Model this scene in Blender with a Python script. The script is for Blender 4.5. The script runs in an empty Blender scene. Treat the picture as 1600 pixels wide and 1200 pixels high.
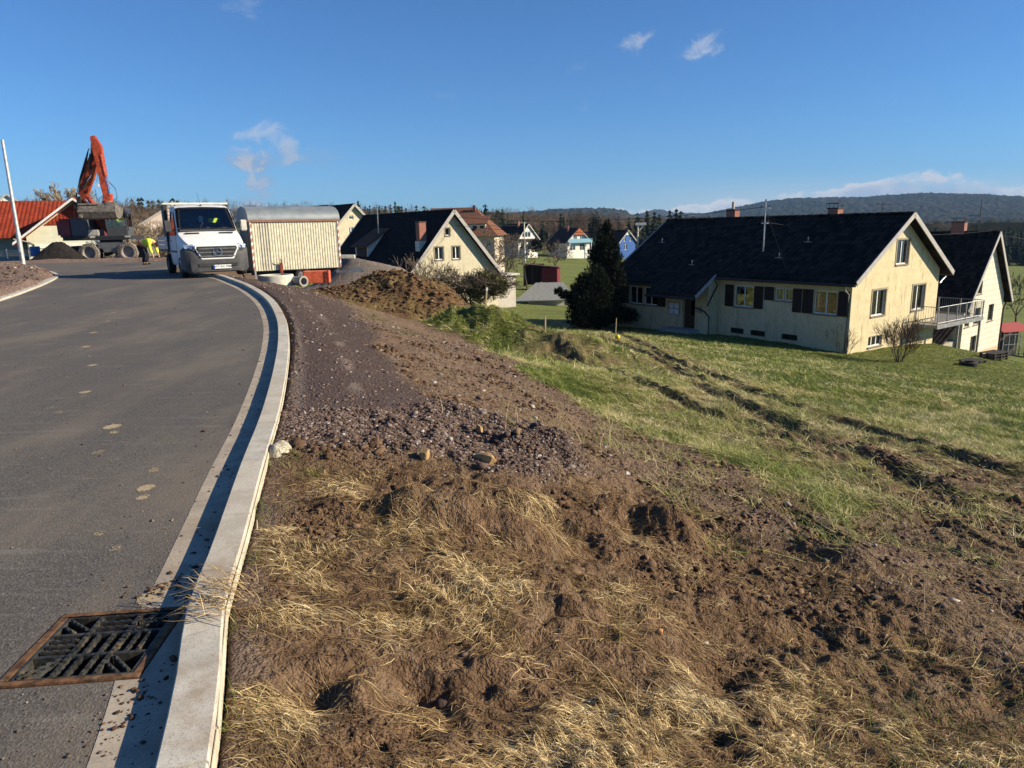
import bpy, bmesh, math, random
import numpy as np
from mathutils import Vector, Matrix, geometry as mgeo
random.seed(7); rng = np.random.default_rng(7)
scene = bpy.context.scene
col = scene.collection
R_ = math.radians

# ---------------------------------------------------------------- camera
PITCH, ROLL, CAM_H, FPX = R_(12.4), R_(1.3), 1.6, 1110.0
_fw = np.array([0, math.cos(PITCH), -math.sin(PITCH)]); _rt = np.array([1., 0, 0]); _up = np.cross(_rt, _fw)
RT = _rt * math.cos(ROLL) - _up * math.sin(ROLL); UP = _up * math.cos(ROLL) + _rt * math.sin(ROLL)
cam_d = bpy.data.cameras.new('camera'); cam = bpy.data.objects.new('camera', cam_d); col.objects.link(cam)
cam_d.sensor_width = 36; cam_d.lens = FPX / 1600 * 36; cam_d.clip_start = 0.05; cam_d.clip_end = 20000
M = Matrix.Identity(4)
for i in range(3):
    M[i][0], M[i][1], M[i][2] = RT[i], UP[i], -_fw[i]
M[2][3] = CAM_H
cam.matrix_world = M
scene.camera = cam

# ---------------------------------------------------------------- light
SUN_EL, SUN_AZ = R_(24.8), R_(97)        # azimuth measured clockwise from +Y
world = bpy.data.worlds.new('World'); scene.world = world; world.use_nodes = True
sun_d = bpy.data.lights.new('sun', 'SUN'); sun = bpy.data.objects.new('sun', sun_d); col.objects.link(sun)
sun_d.energy = 5.0; sun_d.angle = R_(0.5); sun_d.color = (1.0, 0.87, 0.66)
sdir = Vector((math.sin(SUN_AZ) * math.cos(SUN_EL), math.cos(SUN_AZ) * math.cos(SUN_EL), math.sin(SUN_EL)))
sun.rotation_euler = sdir.to_track_quat('Z', 'Y').to_euler()
sun.location = (30, -10, 40)
scene.view_settings.view_transform = 'Standard'; scene.view_settings.look = 'None'
scene.view_settings.exposure = 0.88; scene.view_settings.gamma = 1
scene.cycles.max_bounces = 5; scene.cycles.diffuse_bounces = 2; scene.cycles.glossy_bounces = 2
scene.cycles.transparent_max_bounces = 12; scene.cycles.volume_bounces = 0
scene.cycles.caustics_reflective = False; scene.cycles.caustics_refractive = False

SKY_TINT = (.46, .90, 1.42); SKY_STR = .050; HAZE = .00008
# ---------------------------------------------------------------- node helpers
class NT:
    def __init__(s, tree): s.t = tree
    def n(s, typ, ins=None, **props):
        nd = s.t.nodes.new(typ)
        for k, v in props.items(): setattr(nd, k, v)
        for k, v in (ins or {}).items():
            sock = nd.inputs[k]
            if isinstance(v, bpy.types.NodeSocket): s.t.links.new(v, sock)
            elif isinstance(v, bpy.types.Node): s.t.links.new(v.outputs[0], sock)
            else:
                if sock.type == 'RGBA' and len(v) == 3: v = (*v, 1)
                sock.default_value = v
        return nd
    def math(s, op, a, b=None, clamp=False):
        d = {0: a}
        if b is not None: d[1] = b
        return s.n('ShaderNodeMath', d, operation=op, use_clamp=clamp).outputs[0]
    def mix(s, f, a, b, typ='MIX'):
        nd = s.n('ShaderNodeMix', data_type='RGBA', blend_type=typ)
        for i, v in ((0, f), (6, a), (7, b)):
            if isinstance(v, bpy.types.NodeSocket): s.t.links.new(v, nd.inputs[i])
            else:
                if i and len(v) == 3: v = (*v, 1)
                nd.inputs[i].default_value = v
        return nd.outputs[2]
    def ramp(s, f, stops, interp='LINEAR'):
        nd = s.n('ShaderNodeValToRGB', {0: f}); cr = nd.color_ramp; cr.interpolation = interp
        while len(cr.elements) < len(stops): cr.elements.new(0.5)
        for e, (p, c) in zip(cr.elements, stops):
            e.position = p
            e.color = (c, c, c, 1) if isinstance(c, (int, float)) else (*c, 1)
        return nd.outputs[0]
    def mr(s, v, a, b, c=0., d=1.):
        return s.n('ShaderNodeMapRange', {0: v, 1: a, 2: b, 3: c, 4: d}, interpolation_type='SMOOTHSTEP').outputs[0]
    def noise(s, vec, scale, detail=4, rough=.6, dist=0.):
        d = {'Scale': scale, 'Detail': detail, 'Roughness': rough, 'Distortion': dist}
        if vec is not None: d['Vector'] = vec
        return s.n('ShaderNodeTexNoise', d).outputs[0]
    def voro(s, vec, scale, feature='F1', rnd=1.):
        return s.n('ShaderNodeTexVoronoi', {'Vector': vec, 'Scale': scale, 'Randomness': rnd}, feature=feature)
    def attr(s, name):
        return s.n('ShaderNodeAttribute', attribute_name=name).outputs['Fac']
    def bump(s, h, strength=.5, dist=.01, normal=None):
        d = {'Height': h, 'Strength': strength, 'Distance': dist}
        if normal is not None: d['Normal'] = normal
        return s.n('ShaderNodeBump', d).outputs[0]
    def scalev(s, vec, sc, loc=(0, 0, 0)):
        return s.n('ShaderNodeMapping', {'Vector': vec, 'Scale': sc, 'Location': loc}).outputs[0]

def mat(name):
    m = bpy.data.materials.new(name); m.use_nodes = True
    nt = NT(m.node_tree); b = m.node_tree.nodes['Principled BSDF']
    b.inputs['Specular IOR Level'].default_value = .3
    return m, nt, b
def link(nt, b, **kw):
    names = {'color': 'Base Color', 'rough': 'Roughness', 'normal': 'Normal', 'metal': 'Metallic', 'spec': 'Specular IOR Level', 'alpha': 'Alpha',
             'sss': 'Transmission Weight', 'coat': 'Coat Weight'}
    for k, v in kw.items():
        s = b.inputs[names[k]]
        if isinstance(v, bpy.types.NodeSocket): nt.t.links.new(v, s)
        else: s.default_value = (*v, 1) if isinstance(v, (tuple, list)) and len(v) == 3 else v
_cache = {}
def simple(name, c, rough=.6, metal=0., var=.12, scale=6., bump=0., dirt=None, coat=0., spec=.3):
    """a painted or plain surface with mild uneven tone and wear"""
    if name in _cache: return _cache[name]
    m, nt, b = mat(name)
    oc = nt.n('ShaderNodeTexCoord').outputs['Object']
    n1 = nt.noise(oc, scale, 5, .65)
    lo = tuple(x * (1 - var * 1.6) for x in c); hi = tuple(min(1, x * (1 + var)) for x in c)
    cc = nt.mix(nt.mr(n1, .3, .7), lo, hi)
    if dirt:
        n2 = nt.noise(nt.scalev(oc, (1.3, 1.3, .5)), scale * .6, 6, .7)
        cc = nt.mix(nt.mr(n2, .5, .75, 0, dirt[1]), cc, dirt[0])
    link(nt, b, color=cc, rough=nt.mr(n1, .2, .8, max(0.03, rough - .08), min(1, rough + .08)), metal=metal, coat=coat, spec=spec)
    if bump: link(nt, b, normal=nt.bump(nt.noise(oc, scale * 6, 5, .7), .6, bump))
    _cache[name] = m
    return m

# ---------------------------------------------------------------- mesh helpers
def tag(o, label=None, cat=None, group=None, kind=None):
    if label: o['label'] = label
    if cat: o['category'] = cat
    if group: o['group'] = group
    if kind: o['kind'] = kind
    return o
def empty(name, loc=(0, 0, 0), rz=0, label=None, cat=None, group=None, parent=None):
    o = bpy.data.objects.new(name, None); col.objects.link(o); o.empty_display_size = .3
    o.location = loc; o.rotation_euler = (0, 0, rz)
    if parent: o.parent = parent
    return tag(o, label, cat, group)
def copy_tree(o, parent=None):
    c = o.copy(); col.objects.link(c)
    if parent is not None: c.parent = parent
    for ch in list(o.children): copy_tree(ch, c)
    return c
class MB:
    """collects boxes, prisms, tubes and quads; build() links them as ONE mesh object"""
    def __init__(s): s.v = []; s.f = []; s.mi = []; s.m = 0; s.X = None
    def add(s, vs, fs):
        b = len(s.v)
        if s.X is not None: vs = [tuple(s.X @ Vector(p)) for p in vs]
        s.v += [tuple(p) for p in vs]; s.f += [tuple(i + b for i in f) for f in fs]; s.mi += [s.m] * len(fs)
        return s
    def box(s, c, d, rz=0, ry=0, rx=0, tx=1., ty=1.):
        hx, hy, hz = d[0] / 2, d[1] / 2, d[2] / 2
        vs = [(-hx, -hy, -hz), (hx, -hy, -hz), (hx, hy, -hz), (-hx, hy, -hz), (-hx * tx, -hy * ty, hz), (hx * tx, -hy * ty, hz), (hx * tx, hy * ty, hz), (-hx * tx, hy * ty, hz)]
        R = Matrix.Rotation(rz, 3, 'Z') @ Matrix.Rotation(ry, 3, 'Y') @ Matrix.Rotation(rx, 3, 'X')
        vs = [R @ Vector(v) + Vector(c) for v in vs]
        return s.add(vs, [(0, 3, 2, 1), (4, 5, 6, 7), (0, 1, 5, 4), (1, 2, 6, 5), (2, 3, 7, 6), (3, 0, 4, 7)])
    def bb(s, x0, x1, y0, y1, z0, z1): return s.box(((x0 + x1) / 2, (y0 + y1) / 2, (z0 + z1) / 2), (abs(x1 - x0), abs(y1 - y0), abs(z1 - z0)))
    def hexa(s, a, b):
        """two quads (4 points each, same order) joined to a solid"""
        return s.add(list(a) + list(b), [(0, 3, 2, 1), (4, 5, 6, 7), (0, 1, 5, 4), (1, 2, 6, 5), (2, 3, 7, 6), (3, 0, 4, 7)])
    def prism(s, poly, off):
        """planar polygon (3d points) extruded by vector off"""
        n = len(poly); off = Vector(off); a = [Vector(p) for p in poly]
        vs = a + [p + off for p in a]
        fs = [tuple(range(n))[::-1], tuple(range(n, 2 * n))] + [(i, (i + 1) % n, n + (i + 1) % n, n + i) for i in range(n)]
        return s.add(vs, fs)
    def cyl(s, p0, p1, r0, r1=None, n=12, cap=True):
        r1 = r0 if r1 is None else r1
        p0, p1 = Vector(p0), Vector(p1); d = (p1 - p0)
        if d.length < 1e-9: return s
        q = d.to_track_quat('Z', 'Y'); vs = []
        for p, r in ((p0, r0), (p1, r1)):
            for k in range(n):
                a = 2 * math.pi * k / n; vs.append(p + q @ Vector((r * math.cos(a), r * math.sin(a), 0)))
        fs = [(k, (k + 1) % n, n + (k + 1) % n, n + k) for k in range(n)]
        if cap: fs += [tuple(range(n))[::-1], tuple(range(n, 2 * n))]
        return s.add(vs, fs)
    def tube(s, pts, r, n=6):
        pts = [Vector(p) for p in pts]; rs = r if isinstance(r, (list, tuple)) else [r] * len(pts); vs = []
        for i, p in enumerate(pts):
            d = (pts[min(i + 1, len(pts) - 1)] - pts[max(i - 1, 0)])
            q = d.to_track_quat('Z', 'Y')
            for k in range(n):
                a = 2 * math.pi * k / n; vs.append(p + q @ Vector((rs[i] * math.cos(a), rs[i] * math.sin(a), 0)))
        fs = [(i * n + k, i * n + (k + 1) % n, (i + 1) * n + (k + 1) % n, (i + 1) * n + k) for i in range(len(pts) - 1) for k in range(n)]
        fs += [tuple(range(n))[::-1], tuple(range((len(pts) - 1) * n, len(pts) * n))]
        return s.add(vs, fs)
    def lathe(s, prof, c, axis='Y', n=28):
        """prof: (radius, along) list spun about an axis through c"""
        vs = []; c = Vector(c)
        for r, t in prof:
            for k in range(n):
                a = 2 * math.pi * k / n; x, y = r * math.cos(a), r * math.sin(a)
                vs.append(c + Vector({'Y': (x, t, y), 'X': (t, x, y), 'Z': (x, y, t)}[axis]))
        fs = [(i * n + k, i * n + (k + 1) % n, (i + 1) * n + (k + 1) % n, (i + 1) * n + k) for i in range(len(prof) - 1) for k in range(n)]
        return s.add(vs, fs)
    def ball(s, c, r, nu=12, nv=8, sc=(1, 1, 1)):
        vs = []; c = Vector(c)
        for i in range(nv + 1):
            t = math.pi * i / nv
            for k in range(nu):
                a = 2 * math.pi * k / nu
                vs.append(c + Vector((r * sc[0] * math.sin(t) * math.cos(a), r * sc[1] * math.sin(t) * math.sin(a), r * sc[2] * math.cos(t))))
        return s.add(vs, [(i * nu + k, i * nu + (k + 1) % nu, (i + 1) * nu + (k + 1) % nu, (i + 1) * nu + k) for i in range(nv) for k in range(nu)])
    def build(s, name, mats, parent=None, smooth=False, bevel=0., loc=None, angle=35):
        me = bpy.data.meshes.new(name); me.from_pydata(s.v, [], s.f)
        if not isinstance(mats, (list, tuple)): mats = [mats]
        for m in mats: me.materials.append(m)
        if len(mats) > 1: me.polygons.foreach_set('material_index', s.mi)
        bm = bmesh.new(); bm.from_mesh(me); bmesh.ops.remove_doubles(bm, verts=bm.verts, dist=1e-5); bmesh.ops.recalc_face_normals(bm, faces=bm.faces)
        if bevel: bmesh.ops.bevel(bm, geom=[e for e in bm.edges if e.is_manifold and e.calc_face_angle(0) > .5], offset=bevel, segments=2, affect='EDGES', clamp_overlap=True)
        bm.to_mesh(me); bm.free()
        o = bpy.data.objects.new(name, me); col.objects.link(o)
        if smooth: me.shade_smooth(); me.set_sharp_from_angle(angle=R_(angle))
        if parent: o.parent = parent
        if loc: o.location = loc
        return o
def np_mesh(name, v, faces_quad=None, faces_tri=None, mats=(), attrs=None, smooth=False, parent=None):
    me = bpy.data.meshes.new(name); nv = len(v); me.vertices.add(nv); me.vertices.foreach_set('co', np.asarray(v, np.float32).ravel())
    li, ls = [], []; tot = 0
    for f, k in ((faces_quad, 4), (faces_tri, 3)):
        if f is not None and len(f):
            f = np.asarray(f, np.int32); li.append(f.ravel()); ls.append(tot + np.arange(len(f), dtype=np.int32) * k); tot += len(f) * k
    li = np.concatenate(li); ls = np.concatenate(ls)
    me.loops.add(len(li)); me.loops.foreach_set('vertex_index', li); me.polygons.add(len(ls)); me.polygons.foreach_set('loop_start', ls)
    if smooth: me.polygons.foreach_set('use_smooth', np.ones(len(ls), bool))
    me.update(calc_edges=True)
    for k, a in (attrs or {}).items():
        at_ = me.attributes.new(k, 'FLOAT', 'POINT'); at_.data.foreach_set('value', np.asarray(a, np.float32))
    for m in mats: me.materials.append(m)
    o = bpy.data.objects.new(name, me); col.objects.link(o)
    if parent: o.parent = parent
    return o

# ---------------------------------------------------------------- numpy noise and plan geometry
_p = rng.permutation(512).astype(np.int64); _perm = np.concatenate([_p, _p, _p]); _ga = rng.uniform(0, 2 * np.pi, 512); _gx, _gy = np.cos(_ga), np.sin(_ga)
def perlin(x, y):
    xi = np.floor(x).astype(np.int64); yi = np.floor(y).astype(np.int64); xf = x - xi; yf = y - yi
    u = xf * xf * xf * (xf * (xf * 6 - 15) + 10); w = yf * yf * yf * (yf * (yf * 6 - 15) + 10)
    def g(ix, iy, dx, dy):
        h = _perm[(_perm[ix & 511] + iy) & 511]; return _gx[h] * dx + _gy[h] * dy
    a = g(xi, yi, xf, yf); b = g(xi + 1, yi, xf - 1, yf); c = g(xi, yi + 1, xf, yf - 1); d = g(xi + 1, yi + 1, xf - 1, yf - 1)
    return (a + u * (b - a)) + w * ((c + u * (d - c)) - (a + u * (b - a)))
def fbm(x, y, f, o=4, g=.5, ox=0.):
    r = np.zeros(np.shape(x)); a = 1.
    for k in range(o): r = r + a * perlin(np.asarray(x) * f + 17.3 * k + ox, np.asarray(y) * f - 9.1 * k + ox * 1.7); f *= 2.03; a *= g
    return r
def ridged(x, y, f, o=4, ox=0.):
    r = 0; a = 1.
    for k in range(o): r = r + a * (1 - 2.2 * np.abs(perlin(x * f + 3.3 * k + ox, y * f + 7.7 * k - ox))); f *= 2.1; a *= .5
    return r / 1.9
def sstep(a, b, x): t = np.clip((x - a) / (b - a), 0, 1); return t * t * (3 - 2 * t)
def pdist(x, y, pts):
    """unsigned distance to a polyline"""
    r = np.full(np.shape(x), 1e9)
    for (ax, ay), (bx, by) in zip(pts[:-1], pts[1:]):
        dx, dy = bx - ax, by - ay; t = np.clip(((x - ax) * dx + (y - ay) * dy) / (dx * dx + dy * dy + 1e-12), 0, 1)
        r = np.minimum(r, np.hypot(x - ax - t * dx, y - ay - t * dy))
    return r
def inside(x, y, poly):
    r = np.zeros(np.shape(x), bool); n = len(poly)
    for i in range(n):
        x0, y0 = poly[i]; x1, y1 = poly[(i + 1) % n]
        if y0 == y1: continue
        r ^= ((y0 > y) != (y1 > y)) & (x < (x1 - x0) * (y - y0) / (y1 - y0) + x0)
    return r
def sdf(x, y, poly):
    """distance to the outline, negative inside"""
    d = pdist(x, y, list(poly) + [poly[0]]); return np.where(inside(x, y, poly), -d, d)
def smooth_line(pts, n=8):
    """Catmull-Rom"""
    P = [np.array(p, float) for p in pts]; P = [2 * P[0] - P[1]] + P + [2 * P[-1] - P[-2]]; out = []
    for i in range(1, len(P) - 2):
        for k in range(n):
            t = k / n; a, b, c, d = P[i - 1], P[i], P[i + 1], P[i + 2]
            out.append(.5 * ((2 * b) + (-a + c) * t + (2 * a - 5 * b + 4 * c - d) * t * t + (-a + 3 * b - 3 * c + d) * t ** 3))
    out.append(P[-2]); return [tuple(o) for o in out]
# ---------------------------------------------------------------- the lie of the land (metres, camera above the origin)
CP = [(-60, -20, 0), (-20, -10, 0), (-6, -6, 0), (-1, -3, 0), (-20, 5, 0), (-8, 6, 0), (-3, 5, 0), (-1.3, 2, 0), (-2.2, 6, 0), (-3.4, 11, .06), (-6.4, 18.5, .2), (-8, 14, .12), (-15, 14, .12),
      (-9, 22, .26), (-12, 26, .26), (-15, 32, .25), (-25, 24, .25), (-25, 45, .2), (-14, 42, .15), (-35, 45, .1), (-60, 30, .2), (-40, 15, .15), (-45, 70, -.6), (-20, 60, -1), (-30, 55, -.3), (-70, 70, -.8),
      (-5.6, 18.5, .14), (-4.6, 17.2, .02), (-7.6, 22, .15), (-2.9, 11, .03), (-2.8, 13.2, -.1), (-1.2, 7, -.03), (-.7, 6.2, -.12), (-1.7, 9, -.08), (-9.5, 27, -.1), (-8, 25, -.15), (-5, 20, -.3), (-10, 32, -.9), (-15, 38, -.2),
      (-.5, 2, -.04), (0, 0, -.08), (.5, -4, -.15), (3, -4, -.6), (8, -4, -1.3), (-.3, 4, -.08)]
def _nat(x, y): return -.1 - .15 * (.819 * x + .574 * y)
for x, y in ((1, 3), (2, 2), (4, 4), (6, 2), (3, 7), (1, 9), (7, 8), (11, 4), (11, 12), (5, 13), (2, 16), (8, 19), (14, 20), (18, 12), (26, 20), (20, 28), (11, 28), (5, 26), (1, 22), (-1.5, 19), (2, 33), (8, 38), (16, 33), (28, 34), (40, 20), (60, 0), (30, -10)):
    CP.append((x, y, _nat(x, y)))
CP += [(17.4, 35.2, -5.15), (24, 36, -5.5), (25.5, 41, -5.75), (21, 46, -5.6), (7, 48.5, -5.15), (2, 45, -4.75), (-2, 38, -3.4), (-2.5, 30, -2.4), (-4, 27, -1.8), (0, 58, -5.5), (2, 66, -6.0), (-6, 50, -4.2), (-14, 58, -4),
       (12, 62, -6.2), (35, 50, -8.6), (31, 45.5, -7.6), (44, 52, -10), (38, 62, -9.6), (4, 90, -7.2), (0, 112, -7.4), (25, 110, -8.4), (10, 170, -7), (15, 230, -6.2), (45, 230, -7), (-15, 90, -5.2), (-20, 150, -4), (-60, 110, -1.8),
       (-90, 200, 1), (-40, 230, -2), (64, 60, -13), (90, 95, -14.5), (150, 200, -15), (85, 250, -11), (60, 150, -12.5), (150, 350, -12), (0, 350, -4), (-150, 350, 4), (60, 430, -7), (300, 300, -17), (-300, 200, 3), (-150, 60, .5), (300, 0, -20), (120, 0, -15), (-300, 450, 6), (350, 500, -15), (0, -60, 0), (60, -60, -8), (-200, -60, 0)]
_C = np.array(CP, float); _c2 = 1.5 ** 2
_K = np.sqrt(((_C[:, None, :2] - _C[None, :, :2]) ** 2).sum(-1) + _c2)
_n = len(_C); _A = np.zeros((_n + 3, _n + 3)); _A[:_n, :_n] = _K + np.eye(_n) * -.05; _A[:_n, _n] = 1; _A[:_n, _n + 1:] = _C[:, :2]; _A[_n:, :_n] = _A[:_n, _n:].T
_W = np.linalg.solve(_A, np.concatenate([_C[:, 2], [0, 0, 0]]))
def base(x, y):
    x = np.asarray(x, float); y = np.asarray(y, float); r = _W[_n] + _W[_n + 1] * x + _W[_n + 2] * y
    for (cx, cy, _), w in zip(_C, _W[:_n]): r = r + w * np.sqrt((x - cx) ** 2 + (y - cy) ** 2 + _c2)
    return r
def road_z(x, y):
    return .27 * sstep(7, 22, np.asarray(y, float)) + 0 * np.asarray(x) - .1 * sstep(34, 48, np.asarray(y, float))
def ray(u, v):
    return RT * (u - 800) / FPX - UP * (v - 600) / FPX + _fw
def at(u, v, Y):
    """the point at forward distance Y seen at pixel (u, v) of the 1600 px photo"""
    d = ray(u, v); t = Y / d[1]; return Vector((d[0] * t, Y, CAM_H + d[2] * t))
def G(u, v, fn=None):
    """where the ground lies at pixel (u, v)"""
    fn = fn or base; d = ray(u, v); t = np.concatenate([np.linspace(1.5, 60, 1500), np.linspace(60.2, 500, 1200)])
    h = CAM_H + d[2] * t - fn(d[0] * t, d[1] * t); i = int(np.argmax(h < 0))
    if i == 0: i = len(t) - 1
    tt = t[i - 1] + (t[i] - t[i - 1]) * h[i - 1] / (h[i - 1] - h[i] + 1e-9)
    return Vector((d[0] * tt, d[1] * tt, CAM_H + d[2] * tt))
def G2(u, v, fn=None): p = G(u, v, fn); return (p.x, p.y)
kt = lambda x, y: road_z(x, y) + .078
KERB = [(.55, -4), (-.1, -1.5)] + [G2(u, v, kt) for u, v in ((243, 1190), (289, 955), (330, 850), (377, 720), (409, 640), (427, 575), (434, 530), (431, 495), (415, 467), (388, 448), (362, 437), (338, 429.5))]
KERB += [(KERB[-1][0] - .9, KERB[-1][1] + .75)]
KERB = smooth_line(KERB, 8)                      # inner (road side) top edge
def offset_line(pts, d):
    out = []
    for i, p in enumerate(pts):
        a = np.array(pts[max(0, i - 1)]); b = np.array(pts[min(len(pts) - 1, i + 1)]); t = (b - a) / np.linalg.norm(b - a); out.append((p[0] + t[1] * d, p[1] - t[0] * d))
    return out
KERB_OUT = offset_line(KERB, .15); GUT = offset_line(KERB, -.225)
BEDL = smooth_line([(-7.5, 2), (-9.2, 8), (-10.4, 12.6)] + [G2(u, v, road_z) for u, v in ((0, 471), (35, 459), (68, 446), (88, 436), (92, 431), (82, 426), (60, 422), (30, 419.5), (0, 417.5))] + [(-34, 38), (-44, 36)], 8)
BED = BEDL + [(-60, 30), (-60, 2)]
e = KERB[-1]
ROADP = KERB + [(e[0] - 1.3, e[1] + 1.5), (e[0] - 2.6, e[1] + 4), (-15.5, 34), (-13, 38.2), (-24, 41), (-60, 43), (-75, 43), (-75, -8), (.9, -8)]
VZ = .22
PATH = KERB_OUT[14:] + [(-12, 27)] + [G2(u, v) for u, v in ((478, 437), (500, 447), (528, 468), (555, 492), (575, 520), (600, 560), (640, 600), (690, 640), (700, 665), (600, 668), (520, 668), (440, 665))]
RUBBLE = [G2(u, v) for u, v in ((436, 648), (520, 645), (620, 640), (700, 632), (760, 650), (830, 660), (890, 690), (900, 725), (860, 745), (770, 735), (700, 712), (600, 705), (520, 705), (450, 705))]
MEADOW = [G2(u, v) for u, v in ((692, 503), (730, 527), (765, 545), (830, 588), (900, 628), (960, 660), (1040, 690), (1110, 712), (1160, 738), (1250, 775), (1275, 800), (1330, 835), (1395, 790), (1410, 770), (1370, 735), (1300, 705), (1290, 690), (1400, 712), (1500, 735), (1600, 762))] \
    + [(30, 9), (300, 9), (420, 200), (420, 420), (-420, 420), (-420, 80), (-30, 46), (-14, 38), (-7, 33)]
RUTS = [[G2(u, v) for u, v in l] for l in (
    [(880, 503), (960, 520), (1040, 560), (1120, 592), (1200, 625), (1290, 655), (1400, 690), (1500, 722), (1600, 752)],
    [(900, 520), (985, 545), (1060, 583), (1130, 622), (1200, 655), (1270, 690), (1370, 730), (1480, 790), (1600, 850)],
    [(870, 560), (950, 580), (1030, 612), (1110, 655), (1180, 668), (1260, 700), (1330, 730)],
    [(1230, 800), (1330, 870), (1410, 905), (1500, 940), (1620, 975)])]
RUT_W = [.24, .26, .2, .13]
def heap(x, y, cx, cy, rx, ry, rot, h):
    c, s = math.cos(rot), math.sin(rot); dx = (x - cx) * c + (y - cy) * s; dy = -(x - cx) * s + (y - cy) * c
    return h * np.exp(-((np.abs(dx) / rx) ** 2.4 + (np.abs(dy) / ry) ** 2.4))
def masks(x, y):
    """what covers the ground: soft 0..1 masks, edges broken up by noise"""
    w = fbm(x, y, .9, 3) * .25 + fbm(x, y, 4, 2) * .08; dist = np.hypot(x, y); w = w * np.clip(dist / 8, .5, 2.5)
    m = {}
    dm = sdf(x, y, MEADOW) + w; m['grass'] = np.maximum(sstep(.12, -.12, dm / np.clip(dist / 9, .8, 3)), sstep(.10, .22, sum(heap(x, y, *a) for a in MOUNDS) + w * .2))
    m['path'] = sstep(.15, -.1, sdf(x, y, PATH) + w * .6); m['rubble'] = sstep(.15, -.1, sdf(x, y, RUBBLE) + w * .4)
    r = np.zeros(np.shape(x))
    for l, wd in zip(RUTS, RUT_W):
        d = pdist(x, y, l); k = fbm(x, y, .7, 2, ox=5.) ; r = np.maximum(r, sstep(wd * 1.6, wd * .5, d + w * .5) * sstep(-.55, -.1, k))
    m['rut'] = r
    dw = np.minimum(np.minimum(pdist(x, y, RUTS[0]), pdist(x, y, RUTS[1])), pdist(x, y, RUTS[2])); m['wear'] = sstep(2.1, .3, dw + 1.6 * w + .5 * fbm(x, y, 1.6, 3)) * (x > 0)
    far = (x > 2) & (x < 40)
    dr = np.minimum(pdist(x, y, RUTS[0]), pdist(x, y, RUTS[1]))
    m['mud'] = sstep(1.6, .2, dr + w * 2) * sstep(10.5, 7.0, y - .35 * x + 1.5 * w) * (x > 1)
    m['bed'] = sstep(.05, -.05, sdf(x, y, BED)) + sstep(36, 40, y + w) * sstep(-12, -13.5, x) * sstep(54, 50, y)
    return m
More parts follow.
